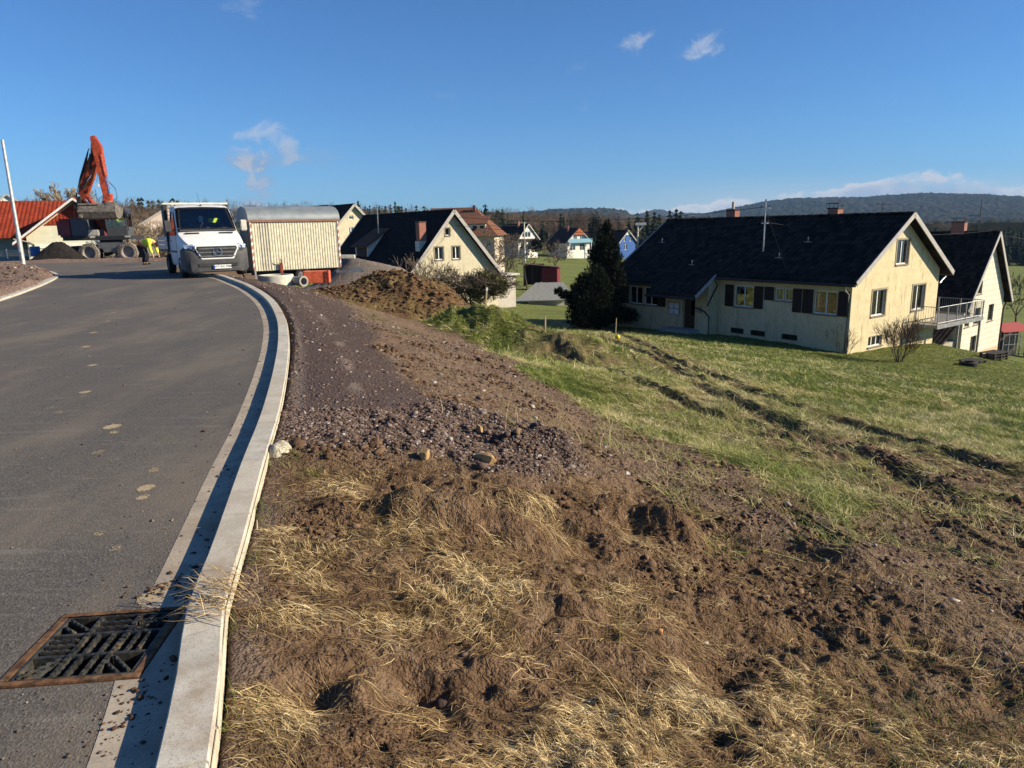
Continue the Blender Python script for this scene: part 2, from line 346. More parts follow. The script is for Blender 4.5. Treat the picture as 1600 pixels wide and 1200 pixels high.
def ground(x, y, cell=0.):
    x = np.asarray(x, float); y = np.asarray(y, float); z = base(x, y); m = masks(x, y); dist = np.hypot(x, y - 1)
    on = np.clip(1 - m['path'] * .93, 0, 1) * (1 - m['grass'] * .55); nearf = 1 / (1 + (dist / 60) ** 2)
    # step where the footway's sub-base ends above the dug-off soil
    dirt = (1 - m['grass']) * (1 - m['path'])
    low = sstep(.15, -.35, sdf(x, y, SOIL)); z = z - .10 * low + .02 * m['rubble']
    z = z + on * nearf * (fbm(x, y, .55, 3) * .09)
    dd = dirt * nearf
    lump = ridged(x * .7, y * 1.25, 1.3, 5, 3.) * .030 + fbm(x, y, 5, 5, .66) * .030 + np.maximum(fbm(x * .7, y, 2.3, 4, .6, ox=8.) - .2, 0) * .09 - np.maximum(fbm(x * .8, y, 1.9, 4, .6, ox=21.) - .22, 0) * .10
    z = z + dd * lump * (.12 + .88 * np.maximum(low, m['mud'])) + dd * (fbm(x, y, 11, 4, .7) * .017 + np.maximum(ridged(x, y, 7.5, 3, 11.) - .25, 0) * .04 * sstep(-.15, .25, fbm(x, y, 1.3, 2, ox=33.)) * low)
    z = z + m['wear'] * m['grass'] * (ridged(x * .6 + y * .3, y * 1.1, 1.9, 3, 2.) * .05) + m['mud'] * nearf * (ridged(x, y, 2.0, 4) * .06)
    z = z + (m['rubble']) * (fbm(x, y, 3.5, 4, .65) * .06) + m['path'] * fbm(x, y, 2, 4) * .012 + m['path'] * fbm(x, y, 14, 2) * .004
    z = z + m['grass'] * nearf * (ridged(x, y, 1.1, 3, 6.) * .03 + fbm(x, y, 1.6, 3) * .06 + fbm(x, y, 5, 3) * .03)
    z = z - m['rut'] * np.where(y < 6.5, .05, .11)
    for l, wd in zip(RUTS, RUT_W):
        d = pdist(x, y, l); z = z + .05 * np.exp(-((d - wd * 1.6) / .12) ** 2) * nearf * (.4 + np.clip(fbm(x, y, 1.5, 2), 0, 1)) 
    # holes and spoil of the foreground
    for cx, cy, r_, h in ((HOLE[0], HOLE[1], .14, -.17), (HOLE[0] + .14, HOLE[1] + .02, .08, .09), (HOLE2[0], HOLE2[1], .13, -.08), (HOLE2[0] - .3, HOLE2[1] + .2, .2, .06), (HOLE3[0], HOLE3[1], .12, -.15), (HOLE4[0], HOLE4[1], .16, -.07), (HOLE4[0] + .35, HOLE4[1] + .05, .17, .1)):
        z = z + h * np.exp(-((x - cx) ** 2 + (y - cy) ** 2) / r_ ** 2)
    # the spoil beside the rubble
    for cx, cy, rx, ry, rot, h in SPOIL: z = z + heap(x, y, cx, cy, rx, ry, rot, h) * (1 + .5 * fbm(x, y, 3, 3) + .12 * ridged(x, y, 6, 3))
    z = z + sum(heap(x, y, *a) for a in MOUNDS) * (1 + .35 * fbm(x, y, 1.2, 3)) 
    # puddle hollow in the planting bed
    z = np.where(m['bed'] > 0, z + .05 * np.clip(m['bed'], 0, 1) + fbm(x, y, 2.5, 4) * .05 * np.clip(m['bed'], 0, 1), z)
    z = z - .5 * np.exp(-(((x - PUD[0]) / 2.4) ** 2 + ((y - PUD[1]) / 1.9) ** 2) ** 2)
    # under road and kerb the sheet stays below the surface
    ds = sdf(x, y, ROADP); dk = pdist(x, y, KERB_OUT); band = np.maximum(.02, cell * 1.1)
    near_road = sstep(.9, .1, dk) * (m['bed'] < .01) * (ds > -.2)
    zk = road_z(x, y) + .04; z = z + near_road * (zk - z) * sstep(4.6, 5.2, y) * .9 + near_road * (road_z(x, y) + .02 + .4 * (z - base(x, y)) - z) * (1 - sstep(4.6, 5.2, y)) * .85
    inr = (ds < .13 + 0 * band) & (~inside(x, y, BED))
    zr = road_z(x, y) - .13
    low_k = sstep(.15 + band, .13, ds) * (sdf(x, y, BED) > -.01)
    z = np.where(sdf(x, y, BED) > -.02, z + low_k * (np.minimum(z, zr) - z), z)
    db = sdf(x, y, BED); z = np.where((db > -np.maximum(cell, .05)) & (db <= 0), np.minimum(z, road_z(x, y) + .02), z)
    g = (np.abs(x - GR[0]) < .5) & (np.abs(y - GR[1]) < .5) & (ds < .02)
    z = np.where(g, -.75, z)
    return z
SOIL = [G2(u, v) for u, v in ((405, 730), (450, 712), (560, 712), (700, 720), (800, 745), (900, 740), (1000, 745), (1100, 790), (1200, 850), (1300, 890), (1400, 930), (1500, 980), (1620, 1060))] + [(3, -6), (-.2, -6), (-.9, 1.6), (-1.3, 3.2)]
HOLE = G2(490, 1065); HOLE2 = G2(1130, 1035); HOLE3 = G2(640, 1030); HOLE4 = G2(990, 810)
SPOIL = [(*G2(855, 705), .34, .17, 0.1, .19), (*G2(800, 775), .45, .13, 0.05, .08), (*G2(1000, 800), .4, .16, -.3, .14), (*G2(880, 655), .22, .12, 0, .10), (*G2(1330, 880), .35, .12, -.5, .10), (*G2(560, 790), .6, .12, .05, .10), (*G2(740, 805), .5, .13, 0, .13)]
MOUNDS = [(-.75, 22.8, 1.5, 1.5, -.5, 1.0), (1.7, 20.8, 2.2, 1.2, -.5, .62)]
PUD = (-17.2, 21.6)
GR = (-1.585, 2.44)

def axis(a, b, lo, hi, s0, g):
    c = list(np.arange(a, b, s0)); x = c[-1]; s = s0
    while x < hi: s = s0 + g * (x - b); x += max(s, s0); c.append(x)
    x = c[0]; l = []
    while x > lo: s = s0 + g * (a - x); x -= max(s, s0); l.append(x)
    return np.array(l[::-1] + c)
gx = axis(-1.5, 4.6, -420, 420, .0155, .019); gy = axis(1.6, 6.6, -60, 430, .0155, .0125)
XX, YY = np.meshgrid(gx, gy); CELL = np.maximum(np.gradient(gx)[None, :] + 0 * YY, np.gradient(gy)[:, None] + 0 * XX)
ZZ = ground(XX, YY, CELL); MK = masks(XX, YY)
nx, ny = len(gx), len(gy)
idx = np.arange(nx * ny).reshape(ny, nx); quads = np.stack([idx[:-1, :-1], idx[:-1, 1:], idx[1:, 1:], idx[1:, :-1]], -1).reshape(-1, 4)
print('ground grid', nx, ny)
def ground_mat():
    m, nt, b = mat('ground_cover')
    pos = nt.n('ShaderNodeNewGeometry').outputs['Position']
    g, p, r, ru, mu, be = [nt.attr(k) for k in ('grass', 'path', 'rubble', 'rut', 'mud', 'bed')]
    n1 = nt.noise(pos, 1.3, 6, .65); n2 = nt.noise(pos, 9, 6, .7); n3 = nt.noise(pos, 60, 4, .7); n4 = nt.noise(pos, .35, 4, .6)
    soil = nt.ramp(n2, [(.3, (.05, .028, .015)), (.5, (.135, .082, .047)), (.68, (.27, .175, .105))])
    soil = nt.mix(nt.mr(n1, .35, .7, 0, .6), soil, (.10, .058, .034))
    bank = nt.ramp(n2, [(.25, (.085, .054, .036)), (.5, (.18, .122, .082)), (.75, (.31, .225, .155))])
    bank = nt.mix(nt.mr(n1, .5, .7, 0, .35), bank, (.16, .13, .05))
    soil = nt.mix(nt.mr(nt.noise(pos, 3.1, 6, .7), .52, .66, 0, .6), soil, (.26, .19, .125)); soil = nt.mix(nt.mr(nt.voro(pos, 60).outputs['Color'], .2, .9, 0, .45), soil, (.21, .135, .082)); low = nt.attr('low'); soil = nt.mix(low, bank, soil)
    v = nt.voro(pos, 75); st = nt.ramp(v.outputs['Color'], [(.0, (.04, .032, .030)), (.5, (.135, .10, .088)), (.93, (.20, .15, .13)), (1, (.42, .37, .32))])
    v2 = nt.voro(pos, 190); st2 = nt.ramp(v2.outputs['Color'], [(.2, (.05, .035, .028)), (.9, (.16, .105, .09)), (1, (.34, .28, .25))])
    grav = nt.mix(.5, st, st2); grav = nt.mix(nt.mr(n1, .4, .75, 0, .5), grav, (.10, .066, .050))
    lightline = nt.attr('line'); grav = nt.mix(lightline, grav, (.34, .27, .22))
    c = nt.mix(p, soil, grav)
    rub = nt.mix(.3, st, (.15, .11, .09)); c = nt.mix(r, c, rub)
    green = nt.ramp(n2, [(.3, (.04, .05, .010)), (.55, (.11, .13, .025)), (.75, (.22, .21, .07))])
    dry = nt.ramp(n3, [(.3, (.16, .14, .06)), (.7, (.42, .38, .2))]); green = nt.mix(nt.mr(nt.noise(pos, 2.2, 5, .7), .5, .66, 0, .55), green, dry)
    far = nt.n('ShaderNodeVectorMath', {0: pos}, operation='LENGTH').outputs['Value']
    field = nt.mix(nt.mr(nt.noise(nt.scalev(pos, (.35, 1, 1)), .35, 7, .75), .35, .62), (.075, .105, .022), (.17, .195, .05)); field = nt.mix(nt.mr(nt.noise(pos, 1.6, 6, .8), .42, .62, 0, .6), field, (.24, .25, .09)); field = nt.mix(nt.mr(nt.noise(pos, .05, 3, .5), .4, .65, 0, .5), field, (.13, .15, .04))
    green = nt.mix(nt.mr(far, 38, 60), green, field)
    green = nt.mix(nt.math('MULTIPLY', nt.attr('wear'), nt.mr(n1, .3, .6, .35, .95)), green, nt.mix(n2, (.13, .085, .04), (.30, .23, .12)))
    c = nt.mix(g, c, green)
    c = nt.mix(nt.math('MULTIPLY', ru, .85), c, nt.mix(n2, (.04, .025, .015), (.12, .08, .05)))
    mudc = nt.mix(nt.mr(n2, .4, .62), (.09, .055, .033), (.21, .15, .085)); c = nt.mix(mu, c, mudc)
    bedc = nt.mix(.5, nt.ramp(nt.voro(pos, 22).outputs['Color'], [(.1, (.12, .07, .05)), (.6, (.27, .19, .15)), (1, (.52, .44, .38))]), (.23, .155, .115))
    c = nt.mix(be, c, bedc)
    h = nt.math('ADD', nt.math('MULTIPLY', n2, .5), nt.math('MULTIPLY', n3, .25))
    vc = nt.voro(pos, 34); vd = nt.voro(pos, 85); h = nt.math('SUBTRACT', h, nt.math('ADD', nt.math('MULTIPLY', vc.outputs['Distance'], .45), nt.math('MULTIPLY', vd.outputs['Distance'], .25)))
    h = nt.math('ADD', h, nt.math('MULTIPLY', v.outputs['Distance'], nt.math('MULTIPLY', nt.math('MAXIMUM', p, r), -.35)))
    link(nt, b, color=c, rough=.95, spec=.12, normal=nt.bump(nt.math('ADD', h, nt.math('MULTIPLY', nt.noise(pos, 170, 3, .7), .12)), 1., .045))
    return m
LOW = sstep(.25, -.35, sdf(XX, YY, SOIL))
LINE = sstep(.10, .0, np.abs(pdist(XX, YY, offset_line(KERB, .85)) + .05 * fbm(XX, YY, 3, 2))) * .55 * sstep(.35, .7, .5 + fbm(XX, YY, 1.3, 2)) * (YY > 5.5) + sstep(.12, .0, np.abs(pdist(XX, YY, offset_line(KERB, .28)))) * .4
GMAT = ground_mat()
at_ = {k: MK[k].ravel() for k in MK}; at_['low'] = LOW.ravel(); at_['line'] = LINE.ravel()
tag(np_mesh('ground', np.stack([XX, YY, ZZ], -1).reshape(-1, 3), quads, None, [GMAT], at_, smooth=True), kind='structure')
def zg(x, y): return float(ground(np.array([x]), np.array([y]), np.array([.02]))[0])

# ---------------------------------------------------------------- road, gutter, kerbs, grate
def plan_mesh(name, poly, holes, zfn, mt, grid=1.0, extra=None, parent=None, skirt=0):
    """sheet over a plan polygon with holes"""
    vs, es = [], []
    for ring in [poly] + holes:
        b0 = len(vs); n = len(ring); vs += [Vector(p) for p in ring]; es += [(b0 + i, b0 + (i + 1) % n) for i in range(n)]
    if grid:
        P = np.array(poly); gx_ = np.arange(P[:, 0].min(), P[:, 0].max(), grid); gy_ = np.arange(P[:, 1].min(), P[:, 1].max(), grid)
        A, B = np.meshgrid(gx_, gy_); A = A.ravel(); B = B.ravel(); k = (sdf(A, B, poly) < -grid * .3)
        for h in holes: k &= (sdf(A, B, h) > grid * .3)
        vs += [Vector((a, b_)) for a, b_ in zip(A[k], B[k])]
    ov, oe, of, *_ = mgeo.delaunay_2d_cdt(vs, es, [], 0, 1e-6)
    V = np.array([(v.x, v.y) for v in ov]); F = np.array([f for f in of if len(f) == 3])
    C_ = V[F].mean(1); k = inside(C_[:, 0], C_[:, 1], poly)
    for h in holes: k &= ~inside(C_[:, 0], C_[:, 1], h)
    F = F[k]; a, b_, c_ = V[F[:, 0]], V[F[:, 1]], V[F[:, 2]]; cr = (b_[:, 0] - a[:, 0]) * (c_[:, 1] - a[:, 1]) - (b_[:, 1] - a[:, 1]) * (c_[:, 0] - a[:, 0])
    F[cr < 0] = F[cr < 0][:, ::-1]; F = F[np.abs(cr) > 1e-9]
    z = zfn(V[:, 0], V[:, 1])
    return np_mesh(name, np.column_stack([V, z]), None, F, [mt], smooth=True, parent=parent)
GRC = [(-1.80, 2.12), (-1.335, 2.19), (-1.42, 2.70), (-1.885, 2.63)]      # grate outline on the road (computed below)
_g = [G2(u, v, lambda x, y: road_z(x, y)) for u, v in ((8, 1074), (85, 963), (276, 952), (236, 1055))]
_c = np.mean(_g, 0); _ux = np.array(_g[3]) - np.array(_g[0]) + np.array(_g[2]) - np.array(_g[1]); _ux /= np.linalg.norm(_ux); _uy = np.array([-_ux[1], _ux[0]])
print('grate', _g, _c, _ux)
GA = math.atan2(_ux[1], _ux[0]); GC = _c
def gq(a, b): return tuple(GC + _ux * a + _uy * b)
GRC = [gq(-.25, -.25), gq(.25, -.25), gq(.25, .25), gq(-.25, .25)]
def asphalt_mat():
    m, nt, b = mat('asphalt'); pos = nt.n('ShaderNodeNewGeometry').outputs['Position']
    v = nt.voro(pos, 120); agg = nt.ramp(v.outputs['Color'], [(.1, (.060, .054, .047)), (.6, (.118, .106, .091)), (.93, (.19, .172, .148)), (1, (.42, .38, .34))])
    n = nt.noise(pos, 300, 3, .6); c = nt.mix(nt.mr(n, .35, .65, 0, .4), agg, (.084, .076, .067))
    lf = nt.noise(nt.scalev(pos, (1, .35, 1)), 1.1, 6, .65); c = nt.mix(nt.mr(lf, .42, .72, 0, .75), c, (.185, .152, .114))
    st = nt.noise(nt.scalev(pos, (.55, 5.5, 1)), 1.6, 5, .75); c = nt.mix(nt.mr(st, .54, .72, 0, .6), c, (.21, .185, .155))
    dk = nt.noise(pos, .35, 4, .6); c = nt.mix(nt.mr(dk, .45, .7, 0, .3), c, (.072, .066, .060))
    fl = nt.noise(pos, 28, 4, .75); c = nt.mix(nt.mr(fl, .69, .74, 0, .5), c, (.40, .35, .27))
    link(nt, b, color=c, rough=.85, spec=.25, normal=nt.bump(nt.math('ADD', v.outputs['Distance'], nt.math('MULTIPLY', n, .6)), .55, .004))
    return m
def conc_mat(name, c1, c2, rough=.9, speck=.5, sc=1.):
    m, nt, b = mat(name); pos = nt.n('ShaderNodeNewGeometry').outputs['Position']
    n = nt.noise(pos, 5 * sc, 6, .7); v = nt.voro(pos, 260 * sc); c = nt.mix(nt.mr(n, .35, .65), c1, c2)
    c = nt.mix(nt.mr(v.outputs['Color'], .55, .9, 0, speck), c, tuple(x * .45 for x in c1)); n3 = nt.noise(pos, 1.2 * sc, 5, .7)
    c = nt.mix(nt.mr(n3, .52, .72, 0, .75), c, (.27, .19, .115))
    link(nt, b, color=c, rough=rough, spec=.2, normal=nt.bump(nt.math('ADD', nt.math('MULTIPLY', v.outputs['Distance'], .5), nt.noise(pos, 420, 3, .7)), .35, .0012)); return m
ASPH = asphalt_mat(); KERBM = conc_mat('kerb_granite', (.43, .40, .335), (.56, .525, .45), speck=.6); GUTM = conc_mat('gutter_concrete', (.42, .36, .28), (.31, .26, .205), speck=.5, sc=.8)
road_poly = GUT + ROADP[len(KERB):]
bedring = [p for p in BED]
GRIDR = [gq(-.262, -.262), gq(.262, -.262), gq(.262, .262), gq(-.262, .262)]
tag(plan_mesh('road', road_poly, [bedring, GRIDR], lambda x, y: road_z(x, y), ASPH, .9), kind='structure')
# gutter strip between asphalt and kerb, cut out where the grate sits
def strip(name, l0, l1, dz, mt, skipfn=None, thick=0):
    mb = MB(); n = len(l0)
    for i in range(n - 1):
        k = 6
        for j in range(k):
            t0, t1 = j / k, (j + 1) / k
            A, B, C_, D = [tuple(np.array(p) * (1 - t) + np.array(q) * t) for p, q, t in ((l0[i], l0[i + 1], t0), (l0[i], l0[i + 1], t1), (l1[i], l1[i + 1], t1), (l1[i], l1[i + 1], t0))]
            if skipfn and skipfn(*np.mean([A, B, C_, D], 0)): continue
            mb.add([(x, y, float(road_z(x, y)) + dz) for x, y in (A, B, C_, D)], [(3, 2, 1, 0)])
    return mb.build(name, mt)
_gs = [gq(-.262, -.262), gq(.262, -.262), gq(.262, .262), gq(-.262, .262)]
_gut_poly_near = [i for i, p in enumerate(KERB) if p[1] < 6]
gut_ring = GUT[:_gut_poly_near[-1] + 1] + KERB[:_gut_poly_near[-1] + 1][::-1]
tag(strip('gutter_strip', GUT[_gut_poly_near[-1]:], KERB[_gut_poly_near[-1]:], .002, GUTM), kind='structure')
_gh = np.array(GRIDR)
_frac = lambda p: float(sdf(np.array([p[0]]), np.array([p[1]]), GRIDR)[0])
def clip_gut():
    vs, es = [], []; rings = [gut_ring, GRIDR]
    for ring in rings:
        b0 = len(vs); n = len(ring); vs += [Vector(p) for p in ring]; es += [(b0 + i, b0 + (i + 1) % n) for i in range(n)]
    ov, oe, of, *_ = mgeo.delaunay_2d_cdt(vs, es, [], 0, 1e-6)
    V = np.array([(v.x, v.y) for v in ov]); F = np.array([f for f in of if len(f) == 3]); C_ = V[F].mean(1)
    k = inside(C_[:, 0], C_[:, 1], gut_ring) & ~inside(C_[:, 0], C_[:, 1], GRIDR); F = F[k]
    a, b_, c_ = V[F[:, 0]], V[F[:, 1]], V[F[:, 2]]; cr = (b_[:, 0] - a[:, 0]) * (c_[:, 1] - a[:, 1]) - (b_[:, 1] - a[:, 1]) * (c_[:, 0] - a[:, 0]); F[cr < 0] = F[cr < 0][:, ::-1]
    return np_mesh('gutter', np.column_stack([V, road_z(V[:, 0], V[:, 1]) + .002]), None, F, [GUTM])
tag(clip_gut(), kind='structure')
def sweep_kerb(name, inner, outer, top, bot, mt, stone=1.0, gap=.012):
    """a row of stones with open joints along a line"""
    mb = MB(); P = np.array(inner); Q = np.array(outer); L = np.concatenate([[0], np.cumsum(np.linalg.norm(np.diff(P, axis=0), axis=1))])
    def at_l(s): return np.array([np.interp(s, L, P[:, 0]), np.interp(s, L, P[:, 1])]), np.array([np.interp(s, L, Q[:, 0]), np.interp(s, L, Q[:, 1])])
    s = 0.
    while s < L[-1] - .05:
        e_ = min(s + stone, L[-1]); k = 4; prev = None; jit = random.uniform(-.002, .002); mb.m = random.randint(0, 2) if isinstance(mt, list) else 0
        for j in range(k + 1):
            t = s + gap / 2 + (e_ - s - gap) * j / k; a, b_ = at_l(t); z = float(road_z(*a)); ch = .006
            d = (b_ - a) / np.linalg.norm(b_ - a)
            ring = [(*a, z + bot), (*a, z + top - ch + jit), (*(a + d * ch), z + top + jit), (*(b_ - d * ch), z + top + jit), (*b_, z + top - ch + jit), (*b_, z + bot)]
            if prev: mb.add(prev + ring, [(i, i + 6, (i + 1) % 6 + 6, (i + 1) % 6) for i in range(6)])
            if j in (0, k): mb.add(ring, [tuple(range(6)) if j == 0 else tuple(range(6))[::-1]])
            prev = ring
        s = e_
    return mb.build(name, mt)
KB = [KERBM, conc_mat('kerb_granite_darker', (.36, .335, .28), (.48, .45, .385), speck=.6), conc_mat('kerb_granite_warmer', (.43, .385, .31), (.53, .485, .40), speck=.55)]
tag(sweep_kerb('kerb', KERB, KERB_OUT, .078, -.2, KB), kind='structure')
_t = offset_line(BEDL, .22); _sg = .22 if inside(np.array([_t[40][0]]), np.array([_t[40][1]]), BED)[0] else -.22
tag(sweep_kerb('bed_kerb', BEDL, offset_line(BEDL, _sg), .05, -.2, KERBM), kind='structure')
# concrete bedding that shows behind the kerb
tag(sweep_kerb('kerb_backing', offset_line(KERB, .151), offset_line(KERB, .160), .050, -.2, simple('backing_concrete', (.50, .44, .33), .9, bump=.003), stone=3.1), kind='structure')
# ---------------------------------------------------------------- loose cover: stones, clods, straw, grass
def zi(x, y):
    """height of the built ground sheet"""
    i = np.clip(np.searchsorted(gx, x) - 1, 0, nx - 2); j = np.clip(np.searchsorted(gy, y) - 1, 0, ny - 2)
    u = (x - gx[i]) / (gx[i + 1] - gx[i]); v = (y - gy[j]) / (gy[j + 1] - gy[j])
    return ZZ[j, i] * (1 - u) * (1 - v) + ZZ[j, i + 1] * u * (1 - v) + ZZ[j + 1, i] * (1 - u) * v + ZZ[j + 1, i + 1] * u * v
def mi_(k, x, y):
    i = np.clip(np.searchsorted(gx, x), 0, nx - 1); j = np.clip(np.searchsorted(gy, y), 0, ny - 1)
    return (MK[k] if isinstance(k, str) else k)[j, i]
def wedge(n, y0, y1, side=.80, bias=1.6, right=.82):
    """random points in the wedge the photo looks over, denser near"""
    t = rng.random(n); y = y0 + (y1 - y0) * t ** bias; x = (rng.random(n) * (side + right) - side) * (y + 1.0) ; return x, y
INROAD = lambda x, y, pad=0.: sdf(x, y, ROADP) < .15 + pad
# low-poly stone
_ico = bmesh.new(); bmesh.ops.create_icosphere(_ico, subdivisions=1, radius=1); IV = np.array([v.co[:] for v in _ico.verts]); IF = np.array([[v.index for v in f.verts] for f in _ico.faces]); _ico.free()
def stones(name, x, y, s, mt, sink=.3, flat=.7, attrs=True, zf=None, smooth=False, jit=.3):
    n = len(x); z = (zf or zi)(x, y); a = rng.random(n) * 6.28; c, sn = np.cos(a), np.sin(a)
    sc = np.stack([s * rng.uniform(.7, 1.3, n), s * rng.uniform(.6, 1.0, n), s * rng.uniform(.5, .8, n) * flat], -1)
    v = IV[None] * (1 + rng.uniform(-jit, jit, (n, len(IV), 1))) * sc[:, None, :]
    X = v[..., 0] * c[:, None] - v[..., 1] * sn[:, None]; Y = v[..., 0] * sn[:, None] + v[..., 1] * c[:, None]
    V = np.stack([X + x[:, None], Y + y[:, None], v[..., 2] + (z + sc[:, 2] * (1 - 2 * sink))[:, None]], -1).reshape(-1, 3)
    F = (IF[None] + (np.arange(n) * len(IV))[:, None, None]).reshape(-1, 3)
    return tag(np_mesh(name, V, None, F, [mt], {'tint': np.repeat(rng.random(n), len(IV))}, smooth=smooth), kind='stuff')
def tint_mat(name, stops, rough=.9, bumpd=.003, trans=0.):
    m, nt, b = mat(name); pos = nt.n('ShaderNodeNewGeometry').outputs['Position']; c = nt.ramp(nt.attr('tint'), stops)
    n = nt.noise(pos, 40, 4, .7); c = nt.mix(nt.mr(n, .3, .7, 0, .45), c, nt.mix(1., c, (.5, .48, .45), 'MULTIPLY'))
    link(nt, b, color=c, rough=rough, spec=.2)
    if bumpd: link(nt, b, normal=nt.bump(n, .5, bumpd))
    return m
STONEM = tint_mat('loose_stone', [(0, (.065, .044, .036)), (.4, (.125, .082, .064)), (.8, (.18, .125, .10)), (.95, (.25, .21, .185)), (1, (.5, .46, .40))])
CLODM = tint_mat('soil_clod', [(0, (.04, .022, .013)), (.5, (.10, .057, .033)), (1, (.21, .135, .08))])
x, y = wedge(620000, 4.4, 8.5, .45, 1.2, .35); k = (mi_('rubble', x, y) > rng.random(len(x)) * .9) & ~INROAD(x, y); x, y = x[k][:60000], y[k][:60000]
stones('rubble_stones', x, y, np.minimum(.003 + rng.gamma(.9, .0046, len(x)), .045), STONEM, .35)
x, y = wedge(70000, 4.8, 24, .6, 1.5, .35); k = (mi_('path', x, y) > .5) & ~INROAD(x, y, .02)
pe = pdist(x, y, offset_line(KERB_OUT, .06)); k &= rng.random(len(x)) < np.where(pe < .10, .9, .28) ; x, y, pe = x[k], y[k], pe[k]
stones('path_gravel', x, y, (.0045 + rng.gamma(1.2, .0035, len(x))) * (1 + y / 14), STONEM, .4)
x, y = wedge(170000, 1.6, 14, .8, 1.5, .85); k = ((1 - mi_('grass', x, y)) * (1 - mi_('path', x, y)) * np.clip(fbm(x, y, 1.3, 3) * 2.4 + .30, .04, 1) > rng.random(len(x))) & ~INROAD(x, y, .04)
x, y = x[k][:70000], y[k][:70000]
stones('soil_clods', x, y, np.minimum(.0022 + rng.gamma(.9, .0052, len(x)), .028) * (1 + y / 16) * (.7 + .9 * np.clip(fbm(x, y, 1.3, 3) * 2, 0, 1)) * np.clip(y / 5.5, .42, 1), CLODM, .45, 1., jit=.5)
x, y = wedge(60000, 1.6, 20, .5, 1.3, .6); k = ((1 - mi_('grass', x, y)) > .6) & (mi_('path', x, y) < .5) & ~INROAD(x, y, .04) & (rng.random(len(x)) < np.where(mi_(LOW, x, y) > .5, .03, .55)); x, y = x[k], y[k]
stones('scattered_pebbles', x, y, (.003 + rng.gamma(1.1, .0042, len(x))) * (1 + y / 16), STONEM, .3)
# grit and small stones lying on the asphalt and in the gutter
rz2 = lambda x, y: road_z(x, y) + .002
x, y = wedge(26000, 1.7, 16, .9, 1.4, .0); dk = pdist(x, y, KERB); k = (sdf(x, y, ROADP) < -.03) & (rng.random(len(x)) < np.where(dk < .22, .35, np.where(dk < .6, .12, .018))) & (sdf(x, y, GRIDR) > .03) & (sdf(x, y, BED) > .2); x, y = x[k], y[k]
stones('road_grit', x, y, (.0018 + rng.gamma(1.2, .0016, len(x))) * (1 + y / 9), STONEM, .25, zf=rz2)
x, y = wedge(9000, 15, 36, 1.1, 1., -.2); k = sdf(x, y, BED) < -.3; x, y = x[k], y[k]
stones('bed_stones', x, y, .02 + rng.gamma(1.2, .015, len(x)), STONEM, .3)

def strands(name, x, y, ang, L, lift, w, tint, mt, seg=4, stand=None, curl=.5, zoff=.004):
    """thin bent ribbons; stand = how much of the length rises instead of lying"""
    n = len(x); t = np.linspace(0, 1, seg + 1)[None]; cu = rng.normal(0, curl, n)[:, None]; A = ang[:, None] + cu * t
    st = np.zeros(n) if stand is None else stand
    r = L[:, None] * (t ** 1.0) * np.sqrt(1 - np.minimum(.96, st[:, None] ** 2) * (1 - .35 * t))
    X = x[:, None] + np.cos(A) * r; Y = y[:, None] + np.sin(A) * r
    Z0 = zi(X.ravel(), Y.ravel()).reshape(X.shape); zs = zi(x, y)[:, None]
    Z = np.where(st[:, None] > .2, zs + (L * st)[:, None] * (t - .25 * t * t) , Z0 + zoff + lift[:, None] * np.sin(np.pi * np.clip(t * 1.05, 0, 1)) ** 1.2 + .3 * lift[:, None] * t)
    Z = np.maximum(Z, Z0 + .002)
    ww = w[:, None] * (1 - .75 * t) * .5; px, py = -np.sin(A), np.cos(A); tw = rng.normal(0, .5, n)[:, None]
    a = np.stack([X + px * ww, Y + py * ww, Z + ww * tw], -1); b_ = np.stack([X - px * ww, Y - py * ww, Z - ww * tw], -1)
    V = np.stack([a, b_], 2).reshape(-1, 3); base_ = (np.arange(n) * (seg + 1) * 2)[:, None, None]
    q = np.array([[2 * i, 2 * i + 1, 2 * i + 3, 2 * i + 2] for i in range(seg)])[None] + base_
    return tag(np_mesh(name, V, q.reshape(-1, 4), None, [mt], {'tint': np.repeat(tint, (seg + 1) * 2)}), kind='stuff')
def blade_mat(name, stops, rough=.7, trans=.25):
    m, nt, b = mat(name); c = nt.ramp(nt.attr('tint'), stops); link(nt, b, color=c, rough=rough, spec=.25)
    tr = nt.n('ShaderNodeBsdfTranslucent', {'Color': c}); mx = nt.n('ShaderNodeMixShader', {0: trans, 1: b.outputs[0], 2: tr.outputs[0]})
    nt.t.links.new(mx.outputs[0], nt.t.nodes['Material Output'].inputs[0]); return m
STRAWM = blade_mat('straw', [(0, (.11, .065, .03)), (.3, (.25, .16, .075)), (.6, (.52, .38, .18)), (1, (.95, .79, .46))])
GRASSM = blade_mat('grass_blades', [(0, (.05, .07, .014)), (.3, (.12, .17, .028)), (.55, (.27, .31, .055)), (.75, (.46, .40, .17)), (1, (.76, .65, .38))])
def bl(u, v, r, k): p = G2(u, v); return (p[0], p[1], r, k)
